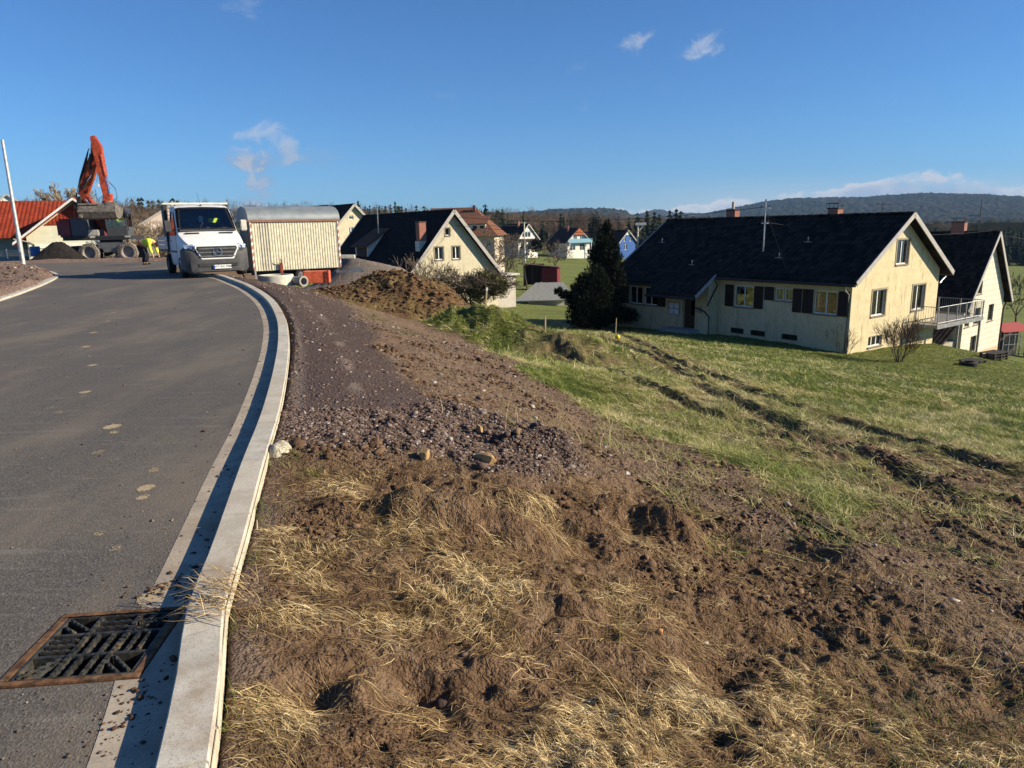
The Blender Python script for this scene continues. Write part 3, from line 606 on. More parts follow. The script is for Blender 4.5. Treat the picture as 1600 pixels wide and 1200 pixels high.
PATCH = [bl(*a) for a in ((500, 860, .55, 1), (620, 880, .5, 1), (740, 880, .45, 1), (690, 830, .35, .8), (880, 880, .4, .9), (1000, 870, .45, .7), (1120, 880, .3, .6), (560, 950, .35, .8), (400, 960, .22, .8), (350, 950, .2, .8), (780, 930, .35, .7), (900, 950, .4, .6), (860, 790, .3, .7), (1000, 800, .5, .5), (560, 760, .6, .55), (480, 750, .4, .5), (1100, 800, .35, .4), (1080, 1150, .55, 1.3), (1200, 1120, .5, 1.3), (1000, 1190, .4, 1.2), (1280, 1180, .4, 1.2), (1160, 1060, .22, .8), (1400, 1000, .35, .5), (1480, 900, .5, .4), (1350, 930, .3, .4), (420, 1100, .25, .4), (700, 1190, .4, .15), (1450, 1150, .4, .8), (1560, 1180, .4, .9), (920, 1060, .2, .5), (1300, 1050, .3, .6), (640, 1000, .3, .35), (1240, 760, .3, .25), (1010, 690, .4, .3), (1320, 740, .6, .45), (1250, 690, .7, .4), (1500, 760, .8, .35))]
def straw_density(x, y):
    d = np.full(x.shape, .17)
    for px, py, r, k in PATCH: d = np.maximum(d, k * np.exp(-((x - px) ** 2 + ((y - py) / .8) ** 2) / r ** 2 / 1.1))
    return d * (.12 + 1.35 * sstep(-.12, .3, fbm(x, y, 2.2, 3, ox=4.)))
x, y = wedge(1500000, 1.65, 10, .75, 1.7, .85); sd = sdf(x, y, SOIL)
den = straw_density(x, y) * np.where(sd < .1, 1, .35) * (1 - mi_('path', x, y)) * (1 - .9 * mi_('rubble', x, y))
area_w = 1.0 / np.maximum(.3, (y / 4.)) ; k = (rng.random(len(x)) < den * .52) & ~INROAD(x, y, .01); x, y = x[k][:165000], y[k][:165000]; n = len(x); print('straw', n)
ang = .15 + 1.3 * fbm(x, y, .8, 2, ox=30.) + 1.5 * fbm(x, y, 3.6, 1, ox=44.) + rng.normal(0, .50, n) + np.where(rng.random(n) < .5, np.pi, 0) + (rng.random(n) < .15) * rng.normal(0, 1, n)
L = .03 + rng.gamma(1.8, .026, n); L = np.minimum(L, .21); pd = np.clip(straw_density(x, y), 0, 1)
strands('straw', x, y, ang, L, (.001 + rng.gamma(1.3, .0035, n)) * (.4 + 1.6 * pd), np.minimum(.0035, rng.uniform(.0015, .0032, n)) * (1 + y / 16), np.clip(rng.beta(1.2, 1.3, n) * (.55 + .5 * pd) + .45 * fbm(x, y, 3.2, 3, ox=71.) + .02, 0, 1), STRAWM, curl=.16)
x, y = wedge(260000, 1.65, 9, .75, 1.6, .85); k = ~INROAD(x, y, .01) & (mi_('path', x, y) < .3) & (mi_('grass', x, y) < .5) & (rng.random(len(x)) < .55 * np.clip(.6 + fbm(x, y, 1.1, 3, ox=61.), .1, 1)); x, y = x[k][:60000], y[k][:60000]; n = len(x)
strands('root_fibres', x, y, rng.random(n) * 6.28, rng.uniform(.012, .06, n), .001 + .004 * rng.random(n), np.full(n, .0014) * (1 + y / 10), rng.beta(1.0, 2.4, n) * .75, STRAWM, seg=2, curl=.8, zoff=.003)
# straw spilling over the kerb above the grate
p0 = np.array(G2(338, 965)); n = 90; x = p0[0] + rng.normal(.02, .07, n); y = p0[1] + rng.normal(0, .09, n)
def strands_over(name):
    mb_v, mb_q, tn = [], [], []
    for i in range(n):
        a = math.pi + rng.normal(0, .6) + (.25 if y[i] < p0[1] else -.25); l = rng.uniform(.08, .26); q0 = np.array([x[i] + .05, y[i], float(road_z(x[i], y[i])) + .09 + rng.uniform(0, .03)]); pts = []
        for j in range(5):
            t = j / 4; q = q0 + np.array([math.cos(a) * l * t, math.sin(a) * l * t, .05 * math.sin(t * 2.6) * rng.uniform(.6, 1.1)]); 
            q[2] = max(q[2], .104 if pdist(np.array([q[0]]), np.array([q[1]]), KERB)[0] < .2 and sdf(np.array([q[0]]), np.array([q[1]]), ROADP)[0] > 0 else q[2] - .02); pts.append(q)
        b0 = len(mb_v); w = rng.uniform(.0012, .0024)
        for q in pts: mb_v += [q + np.array([0, w, 0]), q - np.array([0, w, 0])]
        mb_q += [[b0 + 2 * j, b0 + 2 * j + 1, b0 + 2 * j + 3, b0 + 2 * j + 2] for j in range(4)]; tn += [rng.beta(2, 2.2)] * 10
    tag(np_mesh(name, np.array(mb_v), mb_q, None, [STRAWM], {'tint': tn}), kind='stuff')
strands_over('straw_on_kerb')
# meadow: matted grass, green and straw-pale
def meadow(n0, y0, y1, bias, cap, L0, W0, name, seg=3):
    x, y = wedge(n0, y0, y1, .35, bias, .92); g0 = mi_('grass', x, y); cl = sstep(.0, .3, fbm(x, y, 1.9, 3, ox=51.)); g = g0 * (1 - .9 * mi_('rut', x, y)) * (1 - .75 * mi_('mud', x, y)) * (1 - .8 * mi_('wear', x, y) * sstep(-.35, .1, fbm(x, y, 1.4, 3, ox=7.))); g = np.maximum(g, cl * np.maximum(.55 * mi_('mud', x, y), .16 * (1 - g0) * (x > 1.2) * (mi_('path', x, y) < .1))) * (sdf(x, y, ROADP) > .2); k = (rng.random(len(x)) < g) & (y < 46) & ((x < 3) | (y + .7 * x < 47.5) | True); x, y = x[k][:cap], y[k][:cap]; n = len(x); print(name, n)
    tuft = fbm(x, y, 1.1, 3, ox=2.); dryf = np.clip(.30 + .95 * fbm(x, y, .45, 3, ox=9.) + .7 * fbm(x, y, 2.6, 2, ox=1.), 0, 1); lawn = sstep(33, 30.5, 0 * x + 36.2 - (.819 * x + .574 * y) * 1.0 + 28) * 0
    nearhouse = sstep(27.5, 31.5, .819 * x + .574 * y); dryf = dryf * (1 - .8 * nearhouse); edge = sstep(.55, 1., mi_('grass', x, y)); dryf = sstep(.22, .62, dryf)
    dryf = np.clip(dryf + .5 * mi_('wear', x, y) + .3 * (1 - mi_('grass', x, y)), 0, 1); isdry = rng.random(n) < (.10 + .82 * dryf); vg = fbm(x, y, 2.1, 3, ox=81.) + .5 * fbm(x, y, 7., 2, ox=82.); tint = np.where(isdry, np.clip(.78 + .35 * vg + rng.normal(0, .08, n), .55, 1), np.clip(.30 + .55 * vg + rng.normal(0, .09, n), 0, .6))
    ang = 2.4 + 3.2 * fbm(x, y, .35, 2, ox=14.) + rng.normal(0, .95, n); L = L0 * (.5 + rng.gamma(3, .25, n)) * (1 - .55 * nearhouse) * (.75 + .9 * np.clip(tuft + .2, 0, 1)); st = np.clip(rng.beta(2, 3, n) + .1 + .5 * np.clip(tuft, 0, .5) - .2 * isdry, .22, .95)
    strands(name, x, y, ang, L, .02 + 0 * L, W0 * (1 + y / 14) * rng.uniform(.6, 1.3, n), tint, GRASSM, seg=seg, stand=st, curl=.6)
meadow(420000, 4.5, 17, 1.0, 130000, .105, .0035, 'meadow_grass_near')
meadow(520000, 15, 44, 1.25, 160000, .125, .0060, 'meadow_grass_far', seg=2)
# sparse weeds and green tufts on the bank and soil
def tufts(pts, name, per=40, L0=.10, r=.06, w=.0022, tl=(.1, .5), up=.8):
    xs, ys = [], []
    for (u, v, sc) in pts:
        p = G2(u, v); xs.append(p[0] + rng.normal(0, r * sc, int(per * sc))); ys.append(p[1] + rng.normal(0, r * sc, int(per * sc)))
    x = np.concatenate(xs); y = np.concatenate(ys); n = len(x)
    strands(name, x, y, rng.random(n) * 6.28, L0 * rng.uniform(.5, 1.4, n), 0 * x + .01, w * rng.uniform(.7, 1.3, n) * (1 + y / 12), rng.uniform(*tl, n), GRASSM, stand=np.clip(rng.normal(up, .15, n), .3, .97), curl=.8)
tufts([(340, 1120, 1.6), (435, 720, 2), (400, 800, 1.5), (375, 870, 1), (1080, 770, 4), (1180, 735, 3), (780, 560, 2), (1270, 790, 6), (1300, 820, 5), (1240, 780, 4), (1500, 1170, 6), (1400, 1190, 5), (1560, 1120, 4), (960, 690, 3), (640, 520, 2), (590, 500, 3), (350, 1000, .8), (480, 735, 1)], 'green_tufts')
tufts([(1340, 800, 3), (1320, 760, 3), (1360, 790, 3), (1300, 780, 2), (960, 700, 2.5), (1000, 690, 2.5), (900, 690, 1.5), (1050, 720, 1.5), (930, 530, 2), (1000, 530, 2), (1090, 660, 3), (560, 480, 3), (600, 470, 3), (530, 460, 3), (860, 690, 1.2), (1440, 990, 1), (1330, 1090, 2), (1100, 640, 2)], 'dry_stalks', 26, .34, .22, .0022, (.45, .95), .93)
# ---------------------------------------------------------------- buildings
def plaster(name, c, stain=(.20, .17, .10), amt=.45, panel=0):
    if name in _cache: return _cache[name]
    m, nt, b = mat(name); oc = nt.n('ShaderNodeTexCoord').outputs['Object']
    n = nt.noise(oc, 1.4, 6, .65); fine = nt.noise(nt.scalev(oc, (5, 5, 1.2)), 3, 7, .75); cc = nt.mix(nt.mr(n, .35, .7), tuple(x * .86 for x in c), c)
    s = nt.noise(nt.scalev(oc, (1.6, 1.6, .35)), 1.7, 7, .75); cc = nt.mix(nt.mr(s, .52, .72, 0, amt), cc, stain); cc = nt.mix(nt.mr(fine, .48, .68, 0, amt * .55), cc, stain)
    n5 = nt.noise(oc, 40, 4, .7); h = n5
    if panel:
        sp = nt.n('ShaderNodeSeparateXYZ', {0: oc}); cv = nt.n('ShaderNodeCombineXYZ', {0: nt.math('ADD', sp.outputs[0], sp.outputs[1]), 1: sp.outputs[2], 2: 0.}).outputs[0]
        br = nt.n('ShaderNodeTexBrick', {'Vector': cv, 'Scale': 1., 'Mortar Size': .018, 'Brick Width': panel * 1.6, 'Row Height': panel, 'Color1': (1, 1, 1, 1), 'Color2': (.93, .93, .93, 1), 'Mortar': (.55, .5, .45, 1)}, offset=.5)
        cc = nt.mix(.8, cc, br.outputs[0], 'MULTIPLY')
    link(nt, b, color=cc, rough=.92, spec=.15, normal=nt.bump(h, .35, .008)); _cache[name] = m; return m
def tiles(name, c1, c2, row=.33, colw=.3, moss=None, rough=.7, step=.045, colax='X'):
    """overlapping roof tiles: waves along the ridge and a step at every course; object X runs along the ridge"""
    if name in _cache: return _cache[name]
    m, nt, b = mat(name); oc = nt.n('ShaderNodeTexCoord').outputs['Object']; sp = nt.n('ShaderNodeSeparateXYZ', {0: oc})
    sz = nt.math('MULTIPLY', sp.outputs[2], 1.55 / row); r = nt.math('FRACT', sz); cx = nt.math('MULTIPLY', sp.outputs[0] if colax == 'X' else sp.outputs[1], 1 / colw)
    wv = nt.math('ABSOLUTE', nt.math('SINE', nt.math('MULTIPLY', cx, math.pi))); h = nt.math('ADD', nt.math('MULTIPLY', wv, .9), nt.math('MULTIPLY', r, -1.1))
    cell = nt.n('ShaderNodeCombineXYZ', {0: nt.math('FLOOR', cx), 1: nt.math('FLOOR', sz), 2: 0.}).outputs[0]; wn = nt.n('ShaderNodeTexWhiteNoise', {'Vector': cell}).outputs['Value']
    c = nt.mix(wn, c1, c2); n = nt.noise(oc, .9, 6, .7); c = nt.mix(nt.mr(n, .5, .7, 0, .5), c, moss or tuple(x * .7 for x in c1))
    gap = nt.math('MULTIPLY', nt.mr(r, .86, .97), .6); c = nt.mix(gap, c, tuple(x * .35 for x in c1))
    link(nt, b, color=c, rough=.92, spec=.06, normal=nt.bump(h, .9, step)); _cache[name] = m; return m
def glass_mat():
    m, nt, b = mat('window_glass'); t = nt.n('ShaderNodeBsdfTransparent', {'Color': (.75, .8, .8, 1)}); g = nt.n('ShaderNodeBsdfGlossy', {'Roughness': .03, 'Color': (1, 1, 1, 1)})
    f = nt.n('ShaderNodeFresnel', {'IOR': 1.52}); mx = nt.n('ShaderNodeMixShader', {0: nt.math('ADD', nt.math('MULTIPLY', f, 1.3), .04, True), 1: t.outputs[0], 2: g.outputs[0]})
    nt.t.links.new(mx.outputs[0], nt.t.nodes['Material Output'].inputs[0]); return m
GLASS = glass_mat()
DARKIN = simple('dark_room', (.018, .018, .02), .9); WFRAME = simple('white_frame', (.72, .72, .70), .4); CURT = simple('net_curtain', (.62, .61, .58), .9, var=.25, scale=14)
CREAM = plaster('cream_plaster', (.66, .56, .35), (.26, .20, .12), .95); SHUT = simple('brown_shutter', (.022, .012, .010), .7); SILL = simple('stone_sill', (.22, .18, .15), .8)
DKTILE = tiles('dark_roof_tiles', (.009, .0075, .0065), (.036, .027, .022)); TRIM = simple('grey_barge_board', (.36, .34, .32), .6); DKMET = simple('dark_gutter_metal', (.05, .045, .045), .5, .6); ZINC = simple('zinc', (.42, .44, .46), .4, .8, bump=0)
BRICK_C = {}
def brick_mat(name='chimney_brick', c1=(.30, .09, .05), c2=(.21, .06, .04)):
    if name in _cache: return _cache[name]
    m, nt, b = mat(name); oc = nt.n('ShaderNodeTexCoord').outputs['Object']; sp = nt.n('ShaderNodeSeparateXYZ', {0: oc}); v = nt.n('ShaderNodeCombineXYZ', {0: nt.math('ADD', sp.outputs[0], sp.outputs[1]), 1: sp.outputs[2], 2: 0.}).outputs[0]
    br = nt.n('ShaderNodeTexBrick', {'Vector': v, 'Scale': 1., 'Mortar Size': .008, 'Brick Width': .24, 'Row Height': .075, 'Color1': (*c1, 1), 'Color2': (*c2, 1), 'Mortar': (.35, .3, .26, 1)})
    link(nt, b, color=br.outputs[0], rough=.9, normal=nt.bump(br.outputs['Fac'], .4, -.01)); _cache[name] = m; return m
CHIMB = brick_mat()
def cdt_panel(mb, P, poly, holes):
    vs, es = [], []
    for ring in [poly] + holes:
        b0 = len(vs); n = len(ring); vs += [Vector(p) for p in ring]; es += [(b0 + i, b0 + (i + 1) % n) for i in range(n)]
    ov, oe, of, *_ = mgeo.delaunay_2d_cdt(vs, es, [], 0, 1e-6)
    V = np.array([(v.x, v.y) for v in ov]); F = np.array([f for f in of if len(f) == 3]); C_ = V[F].mean(1); k = inside(C_[:, 0], C_[:, 1], poly)
    for h in holes: k &= ~inside(C_[:, 0], C_[:, 1], h)
    mb.add([P(u, z, 0) for u, z in V], [tuple(int(i) for i in f) for f in F[k]])
SIDES = {'F': ((0, 0), (1, 0), (0, 1)), 'G': ((0, 0), (0, -1), (-1, 0))}
class House:
    def __init__(s, name, label, A, zb, a, L, W, he, hr, wall, roof, cat='house', group=None, ridge=.5):
        s.root = empty(name, (A[0], A[1], zb), R_(a), label, cat, group); s.L, s.W, s.he, s.hr, s.wall, s.roofm = L, W, he, hr, wall, roof; s.holes = {k: [] for k in 'FGEB'}; s.ry = -W * ridge
    def P(s, side, y0=0.):
        L, W = s.L, s.W; O, U, N = {'F': ((0, y0), (1, 0), (0, 1)), 'G': ((y0, 0), (0, -1), (-1, 0)), 'E': ((L, 0), (0, -1), (1, 0)), 'B': ((0, -W), (1, 0), (0, -1))}[side]
        return lambda u, z, d: (O[0] + U[0] * u + N[0] * d, O[1] + U[1] * u + N[1] * d, z)
    def walls(s, bottom=-1.2, depth=.16, mt=None):
        mb = MB(); L, W, he, hr = s.L, s.W, s.he, s.hr
        for side in 'FGEB':
            P = s.P(side); w = L if side in 'FB' else W
            poly = [(0, bottom), (w, bottom), (w, he), (0, he)] if side in 'FB' else [(0, bottom), (w, bottom), (w, he), (-s.ry, hr), (0, he)]
            cdt_panel(mb, P, poly, [[(a, c), (b_, c), (b_, d), (a, d)] for a, b_, c, d in s.holes[side]])
            for a, b_, c, d in s.holes[side]:
                for (u0, z0), (u1, z1) in (((a, c), (b_, c)), ((b_, c), (b_, d)), ((b_, d), (a, d)), ((a, d), (a, c))):
                    mb.add([P(u0, z0, 0), P(u1, z1, 0), P(u1, z1, -depth), P(u0, z0, -depth)], [(0, 1, 2, 3)])
        return mb.build('wall', mt or s.wall, s.root)
    def roof(s, ov=.5, ovg=.5, th=.16, kick=0, trim=True, mt=None):
        L, W, he, hr, ry = s.L, s.W, s.he, s.hr, s.ry; mb = MB()
        for sg in (0, 1):
            ye = 0. if sg == 0 else -W; dy = ye - ry; sl = (hr - he) / abs(dy); sign = 1 if sg == 0 else -1
            ya = ye + sign * ov; za = he - sl * ov; t = th
            a = [(-ovg, ya, za), (L + ovg, ya, za), (L + ovg, ry, hr), (-ovg, ry, hr)]; b_ = [(x, y, z + t) for x, y, z in a]; mb.hexa(a, b_)
        r = mb.build('roof', mt or s.roofm, s.root); rc = MB(); nn = int((L + 2 * ovg) / .4)
        for k in range(nn): x0 = -ovg + k * (L + 2 * ovg) / nn; rc.cyl((x0, ry, hr + th * .75), (x0 + (L + 2 * ovg) / nn * 1.04, ry, hr + th * .75 + .012), .115, .13, 8)
        rc.build('ridge_tiles', mt or s.roofm, r)
        if trim:
            tb = MB()
            for xg in (-ovg - .03, L + ovg + .03):
                for sign in (1, -1):
                    ye = (0. if sign > 0 else -W); sl = (hr - he) / abs(ye - ry); ya = ye + sign * ov; za = he - sl * ov
                    d = Vector((0, ya - ry, za - hr)); mid = Vector((xg, (ya + ry) / 2, (za + hr) / 2 + th / 2 + .01)); ang = math.atan2(za - hr, ya - ry)
                    tb.box(mid, (.04, d.length + .04, th + .10), rx=ang if sign > 0 else ang)
            tb.build('barge_board', TRIM, r)
        return r
    def window(s, side, u0, u1, z0, z1, bars=1, shut=None, curtain=.5, sill=True, frame=.06, fm=None, y0=0., hole=True, dark=True, rec=.12, sm=None, surround=None, lintel=None):
        if hole: s.holes[side].append((u0, u1, z0, z1))
        P = s.P(side, y0); w, h = u1 - u0, z1 - z0; mb = MB()
        def bar(a, b_, c, d, d0, d1, m=mb): m.hexa([P(a, c, d0), P(b_, c, d0), P(b_, d, d0), P(a, d, d0)], [P(a, c, d1), P(b_, c, d1), P(b_, d, d1), P(a, d, d1)])
        e = -rec; f = frame
        bar(u0, u1, z0, z0 + f, e - .04, e + .03); bar(u0, u1, z1 - f, z1, e - .04, e + .03); bar(u0, u0 + f, z0 + f, z1 - f, e - .04, e + .03); bar(u1 - f, u1, z0 + f, z1 - f, e - .04, e + .03)
        for k in range(bars):
            uc = u0 + w * (k + 1) / (bars + 1); bar(uc - f * .6, uc + f * .6, z0 + f, z1 - f, e - .04, e + .025)
        o = mb.build('window', fm or WFRAME, s.root, bevel=0)
        g = MB(); bar(u0 + f, u1 - f, z0 + f, z1 - f, e - .012, e - .006, g); g.build('pane', GLASS, o)
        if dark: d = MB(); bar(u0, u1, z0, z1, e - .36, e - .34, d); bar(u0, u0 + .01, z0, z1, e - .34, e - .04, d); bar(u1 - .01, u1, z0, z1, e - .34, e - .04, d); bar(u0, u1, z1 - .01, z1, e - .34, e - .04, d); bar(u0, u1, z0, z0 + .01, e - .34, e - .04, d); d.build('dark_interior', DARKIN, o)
        if curtain:
            c = MB(); k = 12
            segs = [(u0 + f, u0 + f + (w - 2 * f) * curtain / 2), (u1 - f - (w - 2 * f) * curtain / 2, u1 - f)] if curtain < .95 else [(u0 + f, u1 - f)]
            for a, b_ in segs:
                pts = [(a + (b_ - a) * i / k, e - .10 - .02 * (i % 2)) for i in range(k + 1)]
                for (ua, da), (ub, db) in zip(pts[:-1], pts[1:]): c.add([P(ua, z0 + .03, da), P(ub, z0 + .03, db), P(ub, z1 - .03, db), P(ua, z1 - .03, da)], [(0, 1, 2, 3)])
            c.build('curtain', CURT, o)
        if sill: q = MB(); bar(u0 - .05, u1 + .05, z0 - .07, z0 - .005, -rec + .03, .07, q); q.build('sill', sm or SILL, o)
        if surround:
            q = MB(); t = .09; bar(u0 - t, u0, z0 - .0, z1 + t, -.02, .025, q); bar(u1, u1 + t, z0 - .0, z1 + t, -.02, .025, q); bar(u0, u1, z1, z1 + t, -.02, .0245, q); q.build('surround', surround, o)
        if shut:
            for a, b_ in shut:
                q = MB(); bar(a, b_, z0 - .03, z1 + .03, .015, .05, q)
                n_ = max(2, int((b_ - a) / .12))
                for k in range(n_): q2 = a + (b_ - a) * (k + .1) / n_; bar(q2, q2 + (b_ - a) / n_ * .82, z0 - .01, z1 + .01, .0505, .062, q)
                q.build('shutter', SHUT, s.root)
        return o
    def chimney(s, x, y, z0, z1, w=.5, d=.5, mt=None, cap='plate', roof=None):
        mb = MB().bb(x - w / 2, x + w / 2, y - d / 2, y + d / 2, z0, z1); c = mb.build('chimney', mt or CHIMB, roof or s.root)
        q = MB().bb(x - w / 2 - .05, x + w / 2 + .05, y - d / 2 - .05, y + d / 2 + .05, z1, z1 + .07)
        if cap == 'plate':
            for sx in (-1, 1):
                for sy in (-1, 1): q.cyl((x + sx * w * .4, y + sy * d * .4, z1 + .07), (x + sx * w * .4, y + sy * d * .4, z1 + .3), .015, n=5)
            q.bb(x - w / 2 - .08, x + w / 2 + .08, y - d / 2 - .08, y + d / 2 + .08, z1 + .3, z1 + .34)
        q.build('chimney_cap', DKMET, c); return c
def pipe(parent, pts, r=.045, mt=None, name='downpipe'): return MB().tube(pts, r, 8).build(name, mt or DKMET, parent, smooth=True)

# the cream bungalow
ZB = -5.2
H1 = House('bungalow', 'long cream bungalow with dark tiled roof, brown shutters and a balcony at its corner', (17.3, 36.0), ZB, 125, 16.2, 9.1, 3.98 , 6.93, CREAM, DKTILE, ridge=.5)
z = lambda a: a - ZB
H1.window('F', 5.81, 7.17, z(-3.2), z(-1.98), 1, [(7.2, 7.8), (5.18, 5.78)], .35)
H1.window('F', 3.94, 4.46, z(-2.66), z(-1.98), 0, [(4.5, 5.1)], .9); H1.window('F', 3.35, 3.86, z(-2.66), z(-1.98), 0, None, .9)
H1.window('F', .72, 2.06, z(-3.2), z(-1.98), 1, [(2.1, 2.72), (2.78, 3.3), (.1, .69)], .3)
for a, b_ in ((6.4, 7.35), (4.95, 5.95), (2.9, 3.9)): H1.window('F', a, b_, z(-4.80), z(-4.48), 1, None, 0, fm=DKMET, frame=.03, sill=False, rec=.1)
for a, b_, c, d, cu in ((4.06, 5.35, -.78, .52, .8), (1.98, 3.35, -3.38, -2.02, .35), (6.2, 7.6, -3.42, -2.02, .9)): H1.window('G', a, b_, z(c), z(d), 1, None, cu, surround=simple('grey_surround', (.30, .25, .17), .8))
H1.window('G', 1.95, 3.35, z(-5.02), z(-4.46), 2, None, .95, sill=True)
H1.walls(depth=.16); r1 = H1.roof(.55, .5, .16)
sl = (H1.hr - H1.he) / 4.55
# wing that stands forward of the long wall, with the low porch roof
wx0, wx1, wy = 8.3, 16.2, .9
def wingwall():
    mb = MB(); P = H1.P('F', 0); holes = [(13.72, 14.93, z(-3.5), z(-2.36)), (12.42, 13.58, z(-3.5), z(-2.36)), (9.30, 10.3, z(-4.72), z(-2.62))]
    Pw = lambda u, zz, d: (u, wy + d, zz); top = H1.he - sl * wy - .02
    cdt_panel(mb, Pw, [(wx0, -1.2), (wx1, -1.2), (wx1, top), (wx0, top)], [[(a, c), (b_, c), (b_, d), (a, d)] for a, b_, c, d in holes])
    for a, b_, c, d in holes:
        for (u0, z0), (u1, z1) in (((a, c), (b_, c)), ((b_, c), (b_, d)), ((b_, d), (a, d)), ((a, d), (a, c))): mb.add([Pw(u0, z0, 0), Pw(u1, z1, 0), Pw(u1, z1, -.3), Pw(u0, z0, -.3)], [(0, 1, 2, 3)])
    for xx in (wx0, wx1): mb.add([(xx, 0.01, -1.2), (xx, wy, -1.2), (xx, wy, top), (xx, 0.01, H1.he - .03)], [(0, 1, 2, 3)])
    mb.build('wall', CREAM, H1.root)
    return holes
wingwall()
for a, b_ in ((13.72, 14.93), (12.42, 13.58)):
    P_old = H1.P; H1.P = lambda side, y0=0., w=wy: (lambda u, zz, d: (u, w + d, zz)); H1.window('F', a, b_, z(-3.5), z(-2.36), 1, [(14.98, 15.75)] if a > 13 else [(11.7, 12.38)], .95, hole=False, sm=SILL); H1.P = P_old
mb = MB(); a = [(wx0 - .1, wy + .5, H1.he - sl * (wy + .5)), (wx1 + .5, wy + .5, H1.he - sl * (wy + .5)), (wx1 + .5, .5, H1.he - sl * .5), (wx0 - .1, .5, H1.he - sl * .5)]
mb.hexa([(x, y, q + .002) for x, y, q in a], [(x, y, q + .162) for x, y, q in a]); py = 2.25
a = [(8.2, py, H1.he - sl * py), (12.1, py, H1.he - sl * py), (12.1, 1.35, H1.he - sl * 1.35), (8.2, 1.35, H1.he - sl * 1.35)]
mb.hexa([(x, y, q + .004) for x, y, q in a], [(x, y, q + .164) for x, y, q in a]); wr = mb.build('porch_roof', DKTILE, H1.root)
tb = MB(); a0 = Vector((8.15, .45, H1.he - sl * .45 + .08)); a1 = Vector((8.15, py, H1.he - sl * py + .08)); tb.box((a0 + a1) / 2, (.05, (a1 - a0).length, .2), rx=math.atan2(a1.z - a0.z, a1.y - a0.y)); tb.build('barge_board', TRIM, wr)
dm = MB(); dm.bb(9.32, 10.28, wy - .26, wy - .2, .5, 2.55); door = dm.build('door', simple('dark_wood_door', (.05, .026, .014), .5), H1.root)
dg = MB(); dg.bb(9.42, 9.78, wy - .199, wy - .19, 1.3, 2.4); dg.build('pane', GLASS, door); MB().cyl((9.42, wy - .2, 1.45), (9.42, wy - .12, 1.45), .02, n=6).build('handle', ZINC, door)
MB().bb(10.48, 11.40, wy + .02, wy + .06, z(-3.95), z(-3.15)).build('notice_case', simple('case_frame', (.28, .27, .25), .5), H1.root)
pb = MB()
for i in range(2):
    for j in range(2): pb.bb(10.54 + i * .42, 10.90 + i * .42, wy + .0605, wy + .068, z(-3.90) + j * .37, z(-3.58) + j * .37)
pb.build('notice_sheet', simple('paper_sheet', (.72, .74, .78), .8, var=.2, scale=20), [c for c in H1.root.children if c.name.startswith('notice_case')][0])
MB().bb(8.75, 9.15, wy + .02, wy + .12, z(-3.65), z(-3.3)).build('letter_box', simple('letter_box_cream', (.32, .30, .22), .5), H1.root)
st = MB().bb(8.9, 11.2, wy, wy + 1.0, .25, .5).bb(8.6, 11.6, wy, wy + 1.35, .0, .25).bb(8.3, 11.9, wy, wy + 1.7, -.4, .06); st.build('entrance_steps', simple('step_concrete', (.32, .31, .29), .9), H1.root, bevel=.01)
# porch bracket, gutters, downpipes
pipe(H1.root, [(8.25, py - .1, 2.0), (8.2, py - .9, 1.7), (8.15, wy + .1, 1.35), (8.15, wy + .1, 0)], .045); pipe(H1.root, [(8.3, .55, 3.6), (8.2, .25, 3.2), (8.2, wy + .22, 2.0)], .04)
pipe(H1.root, [(.05, .6, 3.55), (.1, .5, 3.35), (.12, .08, 3.1), (.12, .08, 0)], .05, simple('painted_pipe', (.22, .21, .19), .5)); pipe(H1.root, [(-.1, -9.7, 3.5), (-.05, -9.4, 3.3), (-.05, -9.18, 3.15)], .045, ZINC)
gt = MB()
for xa, xb, yy_ in ((-.5, 8.1, .62), (12.1, 16.7, 1.47)): zz = H1.he - sl * (yy_ - .08); gt.tube([(xa, yy_, zz - .02), (xb, yy_, zz - .02)], .07, 8)
gt.tube([(8.15, 2.32, H1.he - sl * 2.25 - .02), (12.1, 2.32, H1.he - sl * 2.25 - .02)], .07, 8); gt.tube([(-.5, -9.72, H1.he - sl * .55), (16.7, -9.72, H1.he - sl * .55)], .07, 8); gt.build('gutter', DKMET, H1.root, smooth=True)
MB().tube([(11.9, py - .1, 2.45), (11.9, 1.6, 2.35), (11.9, wy + .02, 1.75)], .05, 6).tube([(11.9, wy + .03, 2.6), (11.9, wy + .03, 1.7)], .05, 6).build('porch_bracket', SHUT, H1.root)
H1.chimney(11.4, -5.0, 6.4, 7.6, .7, .5, roof=r1, cap='none'); H1.chimney(4.2, -5.0, 6.3, 7.45, .62, .55, roof=r1)
MB().cyl((11.4, -5.0, 7.65), (11.4, -5.0, 8.15), .09, n=10).build('chimney_pot', simple('clay_pot', (.5, .42, .36), .8), r1)
# snow guards, vents and small roof fittings
q = MB()
for x_, y_ in ((15.0, -2.2), (10.6, -.2), (5.0, -1.0), (4.1, -2.3)): zz = H1.hr - sl * (y_ + 4.55) + .16; q.tube([(x_, y_, zz), (x_, y_, zz + .3)], .03, 6); q.tube([(x_ - .2, y_, zz + .02), (x_ + .25, y_, zz + .03)], .02, 5)
q.build('roof_vent', simple('pale_vent', (.3, .3, .3), .5), r1)
